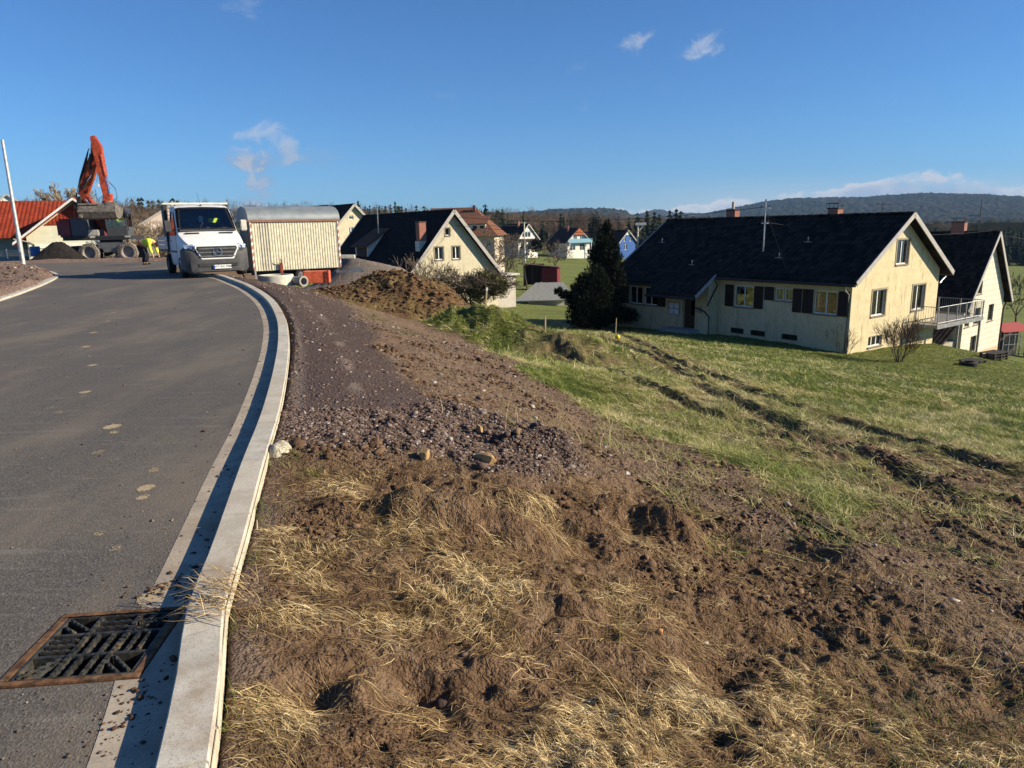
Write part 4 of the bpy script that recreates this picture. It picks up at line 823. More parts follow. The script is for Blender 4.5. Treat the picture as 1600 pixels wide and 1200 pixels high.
# service mast on the roof with its wires' insulators
MAST = (6.45, -1.55); zm = H1.hr - sl * (MAST[1] + 4.55) + .16
m_ = MB().cyl((*MAST, zm - .3), (*MAST, 7.95), .045, .035, 8); mo = m_.build('service_mast', ZINC, H1.root, smooth=True)
MB().bb(MAST[0] - .3, MAST[0] + .3, MAST[1] - .03, MAST[1] + .03, 7.55, 7.61).bb(MAST[0] - .22, MAST[0] + .22, MAST[1] - .03, MAST[1] + .03, 6.7, 6.76).build('crossbar', ZINC, mo)
ib = MB()
for dx, zz in ((-.27, 7.61), (.27, 7.61), (-.2, 6.76), (.2, 6.76), (0, 7.95)): ib.lathe([(.0, 0), (.045, .0), (.03, .06), (.045, .09), (.02, .14), (0, .14)], (MAST[0] + dx, MAST[1], zz), 'Z', 8)
ib.build('insulator', simple('brown_porcelain', (.08, .04, .03), .2), mo); MB().tube([(*MAST, 7.5), (MAST[0] - 2.3, MAST[1] + 1.2, H1.hr - sl * (MAST[1] + 1.2 + 4.55) + .2)], .012, 4).build('guy_wire', DKMET, mo)
an = MB().cyl((1.6, -5.2, 6.5), (1.6, -5.2, 7.75), .02, n=6); an.cyl((1.1, -5.2, 7.6), (2.3, -5.2, 7.6), .012, n=5)
for k in range(6): an.cyl((1.2 + k * .2, -5.45, 7.61), (1.2 + k * .2, -4.95, 7.61), .008, n=4)
an.cyl((1.6, -5.2, 7.35), (1.4, -5.0, 7.35), .03, n=6); an.build('television_aerial', simple('aerial_metal', (.12, .12, .12), .4, .7), H1.root)
# balcony on the near right corner
STEEL = simple('galvanised_steel', (.26, .27, .28), .5, .6, var=.2)
bz = 1.0; bal = MB(); bal.bb(-1.25, -.01, -12.4, -6.7, bz - .16, bz); bal.bb(-.01, 2.6, -12.4, -9.12, bz - .16, bz); bo = bal.build('balcony', simple('balcony_slab', (.30, .28, .26), .9), H1.root)
rl = MB()
def rail(p, q_, posts=5, mb=rl):
    p, q_ = Vector(p), Vector(q_); n_ = int((q_ - p).length / .12)
    for zz in (bz + 1.0, bz + .12): mb.cyl(p + Vector((0, 0, zz)), q_ + Vector((0, 0, zz)), .022, n=6)
    for k in range(n_ + 1): c = p.lerp(q_, k / n_); mb.cyl(c + Vector((0, 0, bz + .12)), c + Vector((0, 0, bz + 1.0)), .008, n=4, cap=False)
    for k in range(posts): c = p.lerp(q_, k / (posts - 1)); mb.box(c + Vector((0, 0, bz + .42)), (.05, .05, 1.2))
rail((-1.22, -6.75, 0), (-1.22, -12.35, 0), 6); rail((-1.22, -12.35, 0), (2.55, -12.35, 0), 4); rail((2.55, -12.35, 0), (2.55, -9.2, 0), 4); rail((-1.22, -6.75, 0), (-.05, -6.75, 0), 2)
rl.build('railing', STEEL, bo)
sb = MB()
for x_, y_ in ((-1.15, -12.3), (-1.15, -9.5), (2.4, -12.3)): sb.box((x_, y_, -1.2), (.10, .10, 4.1))
sb.bb(-1.27, -1.21, -12.42, -6.7, bz - .2, bz - .02); sb.build('support_post', STEEL, bo)

# the taller cream house behind it
A2 = (33.67 - .79 * .75, 52.0 - .61 * .75); ZB2 = -8.51
PANELW = plaster('cement_panel', (.72, .66, .54), (.50, .42, .30), .25, panel=.42)
H2 = House('tall_gabled_house', 'tall pale house clad in cream panels behind the bungalow balcony', A2, ZB2, 129, 12, 8.1, 4.1, 8.85, PANELW, DKTILE)
for u0, u1, z0, z1 in ((2.75, 3.5, 6.45, 7.25), (2.1, 3.1, 4.5, 5.45), (.3, 1.25, 2.2, 3.45), (2.05, 3.2, 2.2, 3.45), (4.95, 6.1, 2.2, 3.5), (1.9, 3.1, .1, 1.35)): H2.window('G', u0, u1, z0, z1, 0, None, .9 if z0 > 4 else .5, frame=.05, fm=simple('grey_frame', (.3, .28, .25), .5))
H2.walls(-3); r2 = H2.roof(.6, .45, .18); H2.chimney(2.4, -4.2, 8.4, 9.75, .9, .6, roof=r2)
MB().bb(-.012, -.004, -8.1, 0, -2.9, -.05).build('base_band', plaster('pink_base_plaster', (.62, .42, .27), (.4, .3, .2), .3), H2.root)
lt = MB().bb(.4, 8, 0, 3.2, -3, 1.2); lt.build('wall', plaster('grey_plaster', (.40, .36, .30)), H2.root); MB().hexa([(.1, -.0, 2.6), (8.4, -.0, 2.6), (8.4, 3.8, 1.0), (.1, 3.8, 1.0)], [(.1, -.0, 2.75), (8.4, -.0, 2.75), (8.4, 3.8, 1.15), (.1, 3.8, 1.15)]).build('roof', DKTILE, H2.root)
pipe(H2.root, [(-.1, -8.6, 3.5), (-.05, -8.2, 3.0), (-.05, -8.2, -3)], .06); pipe(H2.root, [(.0, 3.5, 1.2), (-.05, 3.0, .7), (-.05, 2.9, -1)], .06)
q = MB().cyl((1.0, -4.0, 8.5), (1.0, -4.0, 11.4), .025, n=6); q.cyl((1.0, -4.0, 10.2), (1.9, -4.4, 10.25), .015, n=5); q.cyl((1.0, -4.0, 9.4), (1.6, -4.3, 9.45), .02, n=5); q.build('television_aerial', DKMET, H2.root)
q = MB().bb(3.2, 4.4, -1.6, -.1, 4.8, 6.3); q.build('dormer', plaster('pale_dormer', (.5, .42, .33)), H2.root)

# house with the steep black roof beyond the soil heap
PALEY = plaster('pale_yellow_plaster', (.60, .54, .39), (.25, .22, .16), .85); A3 = (-8.27, 57.48); ZB3 = -4.5
H3 = House('steep_roofed_house', 'pale yellow house with steep black roof and red brick chimney behind the soil heap', A3, ZB3, 125, 17, 8.8, 2.35, 7.45, PALEY, tiles('black_tiles', (.011, .010, .011), (.02, .017, .017)))
for u0, u1, z0, z1, c in ((3.75, 4.2, 5.6, 6.2, 0), (2.7, 3.5, 3.66, 4.7, .9), (4.35, 5.1, 3.66, 4.7, .6), (2.6, 3.5, .9, 2.2, .5), (5.2, 6.1, .9, 2.2, .5)): H3.window('G', u0, u1, z0, z1, 1 if c else 0, None, c, surround=simple('grey_surround', (.30, .25, .17), .8))
H3.walls(); r3 = H3.roof(.55, .5, .18); sl3 = (7.45 - 2.35) / 4.4
H3.chimney(.9, -2.0, 4.2, 6.7, .62, .62, roof=r3, cap='none'); MB().bb(.55, 1.25, -2.35, -1.6, 4.2, 5.2).build('chimney_flashing', simple('pale_flashing', (.5, .5, .5), .5), r3)
d = MB(); d.prism([(9.6, -1.1, 3.4), (9.6, -1.1, 4.75), (9.6, -3.6, 6.35)], (.12, 0, 0)); d.prism([(12.3, -1.1, 3.4), (12.3, -1.1, 4.75), (12.3, -3.6, 6.35)], (.12, 0, 0)); dmo = d.build('dormer', simple('white_board', (.62, .62, .60), .6), H3.root)
MB().hexa([(9.3, -.8, 4.62), (12.7, -.8, 4.62), (12.7, -3.7, 6.45), (9.3, -3.7, 6.45)], [(9.3, -.8, 4.76), (12.7, -.8, 4.76), (12.7, -3.7, 6.6), (9.3, -3.7, 6.6)]).build('dormer_roof', tiles('brown_tiles', (.11, .06, .04), (.15, .08, .055), step=.05), dmo)
MB().bb(9.72, 12.3, -1.22, -1.12, 3.5, 4.7).build('window', WFRAME, dmo); MB().bb(9.85, 12.15, -1.115, -1.105, 3.6, 4.6).build('shutter', simple('brown_shutter', (.022, .012, .010), .7), dmo)
MB().cyl((10.3, -2.6, 5.3), (10.3, -2.6, 8.5), .045, n=6).bb(10.1, 10.5, -2.62, -2.58, 7.6, 7.66).build('service_mast', ZINC, H3.root)
MB().bb(1.5, 6, -11.8, -8.6, -1, 1.9).build('wall', plaster('whitewash', (.50, .46, .41), (.4, .36, .3), .4), H3.root); MB().bb(1.2, 6.3, -12.1, -8.7, 1.9, 2.05).build('flat_roof', simple('pale_felt', (.55, .50, .45), .9), H3.root)

def far_house(name, label, u, v, Y, a, L, W, he, hr, wall, roof, wins, ov=.6, ridge=.5, dz=-.0, group=None, trimm=True):
    p = at(u, v, Y); h = House(name, label, (p.x, p.y), p.z + dz, a, L, W, he, hr, wall, roof, ridge=ridge, group=group)
    for wdw in wins:
        side, u0, u1, z0, z1 = wdw[:5]; h.window(side, u0, u1, z0, z1, wdw[5] if len(wdw) > 5 else 1, None, wdw[6] if len(wdw) > 6 else .4, sill=False, frame=.09)
    h.walls(-4); r = h.roof(ov, ov * .8, .2, trim=trimm); return h, r
WHITE = plaster('white_plaster', (.78, .76, .70), (.5, .48, .42), .3); OLDBROWN = tiles('old_brown_tiles', (.20, .085, .05), (.13, .07, .05), moss=(.12, .10, .07)); REDT = tiles('red_tiles', (.28, .045, .022), (.20, .033, .016), colw=.34, step=.05, moss=(.36, .07, .035)); ORT = tiles('orange_tiles', (.42, .12, .05), (.34, .10, .045))
BALW = simple('dark_timber', (.06, .04, .03), .8)
# white house and its neighbours across the field
h, r = far_house('white_house', 'white house with dark roof and two storeys, left of the three across the field', 810, 393, 185, 132, 10, 7.6, 3.6, 7.4, WHITE, DKTILE, [('G', 1.6, 4.9, 3.9, 5.4, 2), ('G', 1.0, 3.0, .6, 2.4), ('G', 3.8, 5.9, .3, 2.6, 1)])
MB().bb(-.9, -.02, -7.4, -.2, 3.0, 3.5).build('balcony', BALW, h.root); h.chimney(3, -3, 6.4, 8.4, .5, .5, roof=r); h.root.scale = (.9, .9, .9)
h, r = far_house('chalet_house', 'white house with pale blue balcony and red half-hipped roof end across the field', 886, 393, 196, 118, 11, 8.8, 2.9, 6.6, WHITE, tiles('dark_plum_tiles', (.045, .02, .025), (.06, .03, .03)), [('G', 2.4, 3.8, 3.4, 4.9), ('G', 5.0, 6.4, 3.4, 4.9), ('G', 1.2, 3.2, .3, 2.3, 1), ('G', 4.9, 6.8, .2, 2.3, 2)])
MB().prism([(-.72, -2.3, 4.9), (-.72, -6.5, 4.9), (-.62, -4.4, 6.9)], (.35, 0, 0)).build('gable_hip', ORT, r); bl_ = MB().bb(-1.3, -.05, -8.8, -.1, 2.55, 2.75).build('balcony', BALW, h.root); MB().bb(-1.34, -1.26, -9.0, -.0, 2.5, 3.7).build('balcony_front', simple('pale_blue_board', (.20, .40, .52), .6), bl_)
q = MB();  [q.bb(-1.3, -1.15, y_ - .08, y_ + .08, -2, 2.5) for y_ in (-.3, -8.6)]; q.build('post', WFRAME, bl_); h.chimney(4, -3, 5.8, 7.6, .6, .6, roof=r); h.root.scale = (.84, .84, .9)
h, r = far_house('blue_house', 'blue boarded house with white gable beside the tall dark conifer', 968, 393, 205, 124, 10, 6.8, 3.0, 6.2, simple('blue_boarding', (.018, .085, .30), .6), DKTILE, [('G', 1.6, 2.6, 3.0, 4.2), ('G', 4.1, 5.1, 3.0, 4.2), ('G', 2.0, 3.2, .4, 2.2)])
MB().prism([(-.01, -2.0, 4.95), (-.01, -4.8, 4.95), (-.01, -3.4, 6.15)], (-.1, 0, 0)).build('gable_panel', WFRAME, h.root); h.root.scale = (.9, .9, .92)
# old farmhouse with its big hipped roof
p = at(773, 392, 122); FR = empty('farmhouse', (p.x, p.y, p.z - 1.5), R_(172), 'old farmhouse with large brown hipped roof and shed dormer behind the steep black roof', 'farmhouse')
hs = House.__new__(House); hs.root = FR; hs.L, hs.W, hs.he, hs.hr, hs.ry = 14.5, 11, 4.1, 4.12, -5.5; hs.holes = {k: [] for k in 'FGEB'}; hs.wall = plaster('old_plaster', (.52, .44, .34), (.2, .16, .12), .8)
for u0 in (.6, 2.4, 4.4, 6.3, 8.5, 10.5): hs.window('F', u0, u0 + .8, 2.3, 3.4, 1, None, .5, sill=False, frame=.08)
for u0 in (.8, 3.2, 6.0, 9.0): hs.window('F', u0, u0 + .8, -.3, .9, 1, None, .5, sill=False, frame=.08)
hs.walls(-3)
rb = MB(); e_ = .7; zz = 4.0; rid = ((4.2, -5.5, 8.9), (12.0, -5.5, 8.9)); c0 = [(-e_, e_, zz), (14.5 + e_, e_, zz), (14.5 + e_, -11 - e_, zz), (-e_, -11 - e_, zz)]
rb.add(c0 + [rid[0], rid[1]], [(0, 1, 5, 4), (1, 2, 5), (2, 3, 4, 5), (3, 0, 4), (0, 3, 2, 1)]); fr = rb.build('roof', OLDBROWN, FR)
dd = MB().bb(1.6, 5.4, -1.6, -.9, 4.7, 5.9).build('dormer', WHITE, FR); MB().hexa([(1.2, -.4, 5.9), (5.8, -.4, 5.9), (5.8, -3.6, 7.3), (1.2, -3.6, 7.3)], [(1.2, -.4, 6.05), (5.8, -.4, 6.05), (5.8, -3.6, 7.4), (1.2, -3.6, 7.4)]).build('dormer_roof', OLDBROWN, dd)
q = MB(); [q.bb(a_, a_ + .7, -.9, -.88, 5.0, 5.7) for a_ in (1.9, 3.1, 4.4)]; q.build('pane', DARKIN, dd); MB().bb(3.9, 4.4, -4.9, -4.4, 7.5, 9.2).build('chimney', BRICK_C.get('x', CHIMB), fr)
MB().hexa([(5.8, .7, 1.6), (8.6, .7, 1.6), (8.2, 2.6, .9), (6.2, 2.6, .9)], [(6.6, .7, 2.6), (7.8, .7, 2.6), (7.4, 2.4, 1.5), (7.0, 2.4, 1.5)]).build('porch_roof', OLDBROWN, FR)
# stone-coloured gable and orange roof behind the trailer
h, r = far_house('gabled_house', 'pale gabled house with part dark part orange roof behind the site trailer', 514, 374, 95, 128, 18, 7.5, 3.2, 7.0, PALEY, DKTILE, [('G', 2.9, 3.6, 3.3, 4.2), ('G', 3.0, 3.7, 5.2, 5.7, 0), ('G', 1.2, 2.1, .8, 2.0)], trimm=True, dz=-2.7)
MB().hexa([(7.5, .75, 2.62), (18.8, .75, 2.62), (18.8, -3.75, 7.22), (7.5, -3.75, 7.22)], [(7.5, .75, 2.82), (18.8, .75, 2.82), (18.8, -3.75, 7.42), (7.5, -3.75, 7.42)]).build('orange_roof', ORT, h.root)
# pale house glimpsed behind the hedge, left of the truck
h, r = far_house('hedge_house', 'pale pink house half hidden by bare shrubs left of the truck', 226, 392, 84, 118, 9, 7.5, 2.9, 5.2, plaster('pink_plaster', (.66, .54, .48), (.4, .3, .25), .4), OLDBROWN, [('G', 1.6, 2.6, .8, 2.0), ('G', 4.6, 5.6, .8, 2.0)])
h, r = far_house('distant_house', 'small white house with grey roof beyond the red roof at the left edge', -14, 352, 150, 120, 9, 7, 3.2, 6.0, WHITE, simple('grey_slate', (.3, .3, .3), .8), [('G', 1.4, 2.6, 1.0, 2.2), ('G', 4, 5.2, 1.0, 2.2)])
# red-roofed house behind the excavator
CREAMY = plaster('cream_render', (.74, .72, .55), (.5, .48, .38), .25); LB = simple('blue_grey_render', (.20, .25, .28), .9)
p = at(46, 402, 64); ZL = p.z - .6; LH = House('red_roofed_house', 'low house with bright red tiled roof and cream gable behind the excavator', (p.x, p.y), ZL, 112, 9, 8.2, 2.35, 5.45, CREAMY, REDT)
LH.window('G', 3.5, 4.2, 4.0, 4.9, 1, None, .5, sill=False); LH.walls(); lr = LH.roof(.9, .9, .2, trim=False)
q = MB()
for sg in (1, -1): q.hexa([(-.95, -4.1 + sg * 5.0, 5.45 - .7561 * 5.0), (-.90, -4.1 + sg * 5.0, 5.45 - .7561 * 5.0), (-.90, -4.1, 5.45), (-.95, -4.1, 5.45)], [(-.95, -4.1 + sg * 5.0, 5.66 - .7561 * 5.0), (-.90, -4.1 + sg * 5.0, 5.66 - .7561 * 5.0), (-.90, -4.1, 5.66), (-.95, -4.1, 5.66)])
q.build('barge_board', WFRAME, lr)
MB().prism([(-.015, -1.5, 3.35), (-.015, -6.7, 3.35), (-.015, -4.1, 5.3)], (-.06, 0, 0)).build('gable_tiles', tiles('red_cladding', (.28, .045, .022), (.20, .033, .016), colw=.3, step=.04, colax='Y'), LH.root)
MB().bb(-.07, -.005, -8.1, -.1, 1.35, 1.7).build('render_band', simple('white_band', (.82, .82, .72), .8), LH.root)
mb = MB().bb(2.2, 9, -.1, 14, -.8, 2.5); mb.build('wall', LB, LH.root)
rr = MB(); rr.hexa([(1.1, .5, 2.3), (1.1, 15.5, 2.3), (6.3, 15.5, 5.5), (6.3, -3.9, 5.5)], [(1.1, .5, 2.5), (1.1, 15.5, 2.5), (6.3, 15.5, 5.7), (6.3, -3.9, 5.7)]); rr.hexa([(11.5, .5, 2.3), (11.5, 15.5, 2.3), (6.3, 15.5, 5.5), (6.3, -3.9, 5.5)], [(11.5, .5, 2.5), (11.5, 15.5, 2.5), (6.3, 15.5, 5.7), (6.3, -3.9, 5.7)])
rr.build('roof', tiles('red_tiles_cross', (.28, .045, .022), (.20, .033, .016), colw=.34, step=.05, colax='Y', moss=(.36, .07, .035)), LH.root); q = MB().bb(3.4, 4.5, 3.6, 4.7, 3.6, 6.2); q.build('chimney', simple('orange_brick', (.42, .13, .05), .9), LH.root); pipe(LH.root, [(-.9, .8, 2.2), (-.1, -.2, 1.9), (-.1, -.5, 1.7), (-.1, -.5, 0)], .06, simple('painted_pipe', (.22, .21, .19), .5))
# sheds
p = at(818, 442, 105); S1 = empty('timber_shed', (p.x, p.y, p.z), R_(-12), 'dark open-fronted shed with a red boarded side in the field', 'shed')
REDB = simple('red_boards', (.16, .02, .025), .8, var=.3, scale=10); MB().bb(0, 2.6, 3.0, 3.1, -.5, 2.6).bb(0, .12, 0, 3, -.5, 2.5).bb(1.3, 1.4, .02, .12, -.5, 2.5).build('wall', BALW, S1); q = MB().bb(2.7, 5.0, 0, 3.1, -.5, 2.15)
for k in range(9): q.bb(2.72 + k * .25, 2.9 + k * .25, -.03, -.001, -.5, 2.1)
q.build('side_wall', REDB, S1); MB().hexa([(-.6, -.5, 2.75), (5.3, -.5, 2.15), (5.3, 3.4, 2.0), (-.6, 3.4, 2.6)], [(-.6, -.5, 2.87), (5.3, -.5, 2.27), (5.3, 3.4, 2.12), (-.6, 3.4, 2.72)]).build('roof', simple('rusty_sheet', (.12, .07, .05), .8), S1)
p = at(853, 464, 76); S2 = empty('grey_roofed_garage', (p.x, p.y, p.z - 1.15), R_(0), 'low garage with pale grey sheet roof below the lawn', 'garage')
GSH = simple('grey_sheet_roof', (.24, .24, .22), .85, var=.15); MB().bb(-1.8, 2.3, 0, 4.5, -2, 1.0).build('wall', WHITE, S2); MB().hexa([(-3.3, -1.2, .85), (3.2, -1.2, .85), (2.2, 4.2, 2.25), (-.9, 4.2, 2.25)], [(-3.3, -1.2, .93), (3.2, -1.2, .93), (2.2, 4.4, 2.35), (-.9, 4.4, 2.35)]).build('roof', GSH, S2)
p = at(1560, 556, 62); S3 = empty('wire_aviary', (p.x + 1, p.y, p.z), R_(14), 'wire mesh pen with red sheet roof beyond the tall pale house', 'animal pen')
MB().hexa([(-1, 0, 2.1), (3.0, 0, 2.1), (3.0, 2.2, 2.5), (-1, 2.2, 2.5)], [(-1, 0, 2.18), (3.0, 0, 2.18), (3.0, 2.2, 2.58), (-1, 2.2, 2.58)]).build('roof', simple('red_sheet', (.42, .09, .07), .7), S3); MB().bb(-.8, 2.8, 1.8, 1.9, -1, 2.3).build('back_wall', BALW, S3)
q = MB()
for k in range(7): q.box((-.9 + k * .62, 0, .9), (.06, .06, 2.2))
for zz in (1.9, 1.0, .1): q.box((.95, 0, zz), (3.8, .04, .05))
q.box((3.6, -.3, .9), (.06, .06, 2.2)); q.box((3.2, -.15, 1.0), (.05, .05, 2.0), ry=.6); q.build('frame', STEEL, S3)
q = MB()
for k in range(34): q.box((-.9 + k * .113, .0, .95), (.01, .01, 1.9))
q.build('mesh_wire', STEEL, S3)
MB().hexa([(3.3, -2.5, 1.6), (6.6, -2.5, 1.9), (6.6, 1.5, 2.6), (3.3, 1.5, 2.2)], [(3.3, -2.5, 1.7), (6.6, -2.5, 2.0), (6.6, 1.5, 2.7), (3.3, 1.5, 2.3)]).build('lean_to_roof', OLDBROWN, S3)
# ---------------------------------------------------------------- vehicles
PAINT = simple('white_paint', (.68, .68, .67), .5, var=.03, coat=.08, dirt=((.45, .40, .33), .35)); BLKPL = simple('grey_plastic', (.055, .055, .06), .6, dirt=((.22, .18, .14), .35)); RUB = simple('tyre_rubber', (.022, .021, .02), .85, dirt=((.16, .12, .09), .5), bump=.002)
GL2 = simple('dark_glass', (.012, .014, .016), .05, var=0, spec=.6); CHR = simple('chrome', (.75, .76, .78), .15, 1., var=.02); ALU = simple('aluminium_side', (.42, .44, .46), .45, .6, var=.1, dirt=((.3, .26, .2), .4)); DKG = simple('dark_steel', (.04, .04, .042), .6, .3)
LAMPG = simple('lamp_glass', (.55, .6, .65), .06, .3, var=.3, scale=18, spec=.8)
CABGL = GL2
def wheel(parent, c, r, w, axis='X', name='wheel', rimc=None, tread=0, n=36, tm=None):
    e = empty(name, c, parent=parent); t = MB(); h = w / 2
    t.lathe([(r * .60, -h * .8), (r * .66, -h * .98), (r * .86, -h), (r * .97, -h * .82), (r, -h * .55), (r, h * .55), (r * .97, h * .82), (r * .86, h), (r * .66, h * .98), (r * .60, h * .8)], (0, 0, 0), axis, n)
    if tread:
        for k in range(tread):
            a = 2 * math.pi * k / tread
            for sg in (-1, 1):
                s_ = Vector((sg * h * .5, math.cos(a) * r, math.sin(a) * r)); t.box(s_, (w * .46, r * .10, r * .07), rx=a + math.pi / 2)
    t.build('tyre', tm or RUB, e, smooth=True)
    m = MB(); m.lathe([(0, -h * .2), (r * .2, -h * .2), (r * .22, -h * .35), (r * .5, -h * .1), (r * .58, -h * .75), (r * .62, -h * .8)], (0, 0, 0), axis, n); m.lathe([(0, h * .2), (r * .2, h * .2), (r * .22, h * .55), (r * .5, h * .3), (r * .58, h * .75), (r * .62, h * .8)], (0, 0, 0), axis, n)
    m.build('rim', rimc or simple('rim_grey', (.28, .28, .28), .5, .5), e, smooth=True); return e
# -- the drop-side truck
vp = at(343, 434, 22.9); VZ0 = float(road_z(vp.x, vp.y)) + .0
TR = empty('dropside_truck', (vp.x, vp.y, VZ0), R_(32), 'white drop-side truck parked half on the kerb in front of the site trailer', 'truck')
# body stations: y, half width bottom/belt/shoulder/top, heights bottom/belt/shoulder/top
ST = [(.12, .80, .84, .80, .70, .52, .86, .98, 1.03), (.40, .92, .95, .90, .78, .40, .92, 1.10, 1.17), (.95, .96, .98, .95, .84, .40, 1.02, 1.28, 1.36), (1.15, .96, .98, .95, .84, .38, 1.05, 1.33, 1.42)]
UP_ = [(1.15, .96, .98, .93, .82, .38, 1.05, 1.38, 1.46), (1.5, .96, .98, .90, .80, .36, 1.08, 1.75, 1.86), (1.85, .96, .98, .86, .74, .36, 1.1, 2.12, 2.22), (2.15, .96, .98, .85, .72, .36, 1.1, 2.22, 2.30), (2.85, .96, .98, .85, .72, .36, 1.1, 2.22, 2.30)]
def section(s):
    y, wb, wbt, wsh, wt, zb, zbt, zsh, zt = s; h = [(wb * .96, zb), (wb, zb + .1), (wbt, (zb + zbt) / 2), (wbt, zbt), (wsh, zsh), ((wsh + wt) / 2 + .025, (zsh + zt) / 2 + .02), (wt, zt - .005), (wt * .55, zt + .012), (0, zt + .02)]
    return [(x, y, z) for x, z in h] + [(-x, y, z) for x, z in h[-2::-1]]
def loft(secs, cap0=True, cap1=True):
    mb = MB(); n = len(secs[0])
    for s in secs: mb.v += s
    for i in range(len(secs) - 1):
        for k in range(n - 1): mb.f.append((i * n + k, i * n + k + 1, (i + 1) * n + k + 1, (i + 1) * n + k))
        mb.f.append((i * n + n - 1, i * n, (i + 1) * n, (i + 1) * n + n - 1))
    if cap0: mb.f.append(tuple(range(n)))
    if cap1: mb.f.append(tuple(range((len(secs) - 1) * n, len(secs) * n)))
    mb.mi = [0] * len(mb.f); return mb
def shell(secs, open_from, open_to, k0):
    mb = loft(secs); n = len(secs[0]); keep = []
    for fi, f in enumerate(mb.f[:-2]):
        i, k = divmod(fi, n)
        if open_from <= i < open_to and k0 <= k < n - 1 - k0: continue
        keep.append(f)
    mb.f = keep + mb.f[-2:]; mb.mi = [0] * len(mb.f); return mb
SECS = [section(s) for s in ST[:3]] + [section(s) for s in UP_]
body = shell(SECS, 3, 5, 5).build('body', PAINT, TR, smooth=True, angle=28)
inn = [[(x * .965, y + (.02 if j < 3 else 0), z - .025 if z > .6 else z + .03) for x, y, z in s] for j, s in enumerate(SECS)]
shell(inn[2:], 1, 3, 5).build('cab_lining', simple('cab_lining', (.035, .035, .038), .9), TR)
q = MB().box((0, 1.35, 1.34), (1.7, .5, .16)).box((.42, 1.22, 1.45), (.45, .2, .12)); dash = q.build('dashboard', simple('dash_grey', (.10, .10, .105), .7), TR)
for sx in (-.48, 0, .48): MB().box((sx, 2.1, 1.2), (.44, .16, .75), rx=-.15).box((sx, 2.17, 1.72), (.24, .1, .2)).build('seat', simple('seat_fabric', (.09, .09, .095), .8), TR)
MB().lathe([(.17, -.012), (.185, 0), (.17, .012), (.155, 0), (.17, -.012)], (.48, 1.62, 1.45), 'Y', 20).build('steering_wheel', simple('seat_black', (.02, .02, .022), .8), TR)
q = MB()
for k in range(13): q.box((-.72 + k * .12, 2.72, 1.75), (.012, .012, .75))
for k in range(7): q.box((0, 2.72, 1.45 + k * .1), (1.5, .012, .012))
q.build('cab_cage', simple('cage_grey', (.6, .6, .6), .6), TR)
# bumper and lower nose wrap
def nose(y, w, z0, z1, wr=.06): return [(w - wr, y + .0, z0), (w, y, z0 + .08), (w, y, z1 - .05), (w - .04, y, z1), (0, y, z1), (-w + .04, y, z1), (-w, y, z1 - .05), (-w, y, z0 + .08), (-w + wr, y, z0), (0, y, z0)]
loft([nose(-.10, .62, .20, .60), nose(-.06, .80, .17, .80), nose(.06, .93, .17, .90), nose(.30, .995, .18, .93), nose(.52, 1.0, .2, .90)]).build('bumper', BLKPL, TR, smooth=True, angle=30)
g = MB(); g.box((0, -.115, .40), (1.15, .02, .10)); g.build('lower_grille', DKG, TR)
# grille: dark hexagon with a white surround, three slats and the ring with a three-pointed star
def hexp(w0, w1, z0, z1, y): return [(-w0, y, z1), (w0, y, z1), (w0 + .02, y, z1 - .08), (w1, y, z0), (-w1, y, z0), (-w0 - .02, y, z1 - .08)]
MB().prism(hexp(.64, .48, .57, 1.015, -.115), (0, .15, 0)).build('grille_surround', PAINT, TR, bevel=.01)
MB().prism(hexp(.58, .44, .625, .975, -.130), (0, .03, 0)).build('grille', DKG, TR)
q = MB()
for k, w in enumerate((.55, .54, .50)): q.box((0, -.14, .90 - k * .115), (2 * w, .03, .035))
q.build('grille_slat', simple('slat_grey', (.16, .16, .165), .4, .3), TR)
q = MB(); cz = .80
for k in range(28):
    a0, a1 = 2 * math.pi * k / 28, 2 * math.pi * (k + 1) / 28; q.cyl((.125 * math.cos(a0), -.165, cz + .125 * math.sin(a0)), (.125 * math.cos(a1), -.165, cz + .125 * math.sin(a1)), .012, n=5)
for k in range(3):
    a = math.pi / 2 + k * 2 * math.pi / 3; t = Vector((.118 * math.cos(a), -.165, cz + .118 * math.sin(a))); l = Vector((.022 * math.cos(a + 1.05), -.165, cz + .022 * math.sin(a + 1.05))); r_ = Vector((.022 * math.cos(a - 1.05), -.165, cz + .022 * math.sin(a - 1.05)))
    q.add([t, l, r_, (0, -.185, cz)], [(0, 1, 3), (0, 3, 2), (0, 2, 1)])
q.build('emblem', CHR, TR, smooth=True)
for sg in (-1, 1):
    q = MB(); q.hexa([(sg * .64, -.035, .84), (sg * .89, .10, .86), (sg * .95, .20, 1.02), (sg * .66, -.01, 1.00)], [(sg * .64, .10, .84), (sg * .89, .25, .86), (sg * .93, .36, 1.04), (sg * .66, .12, 1.05)]); hl = q.build('headlight', LAMPG, TR, smooth=True, bevel=.012)
    MB().ball((sg * .74, -.0, .93), .06, 10, 6).build('lamp', CHR, hl)
    q = MB(); q.box((sg * .66, -.045, .45), (.16, .03, .08)); q.build('fog_lamp', DKG, TR)
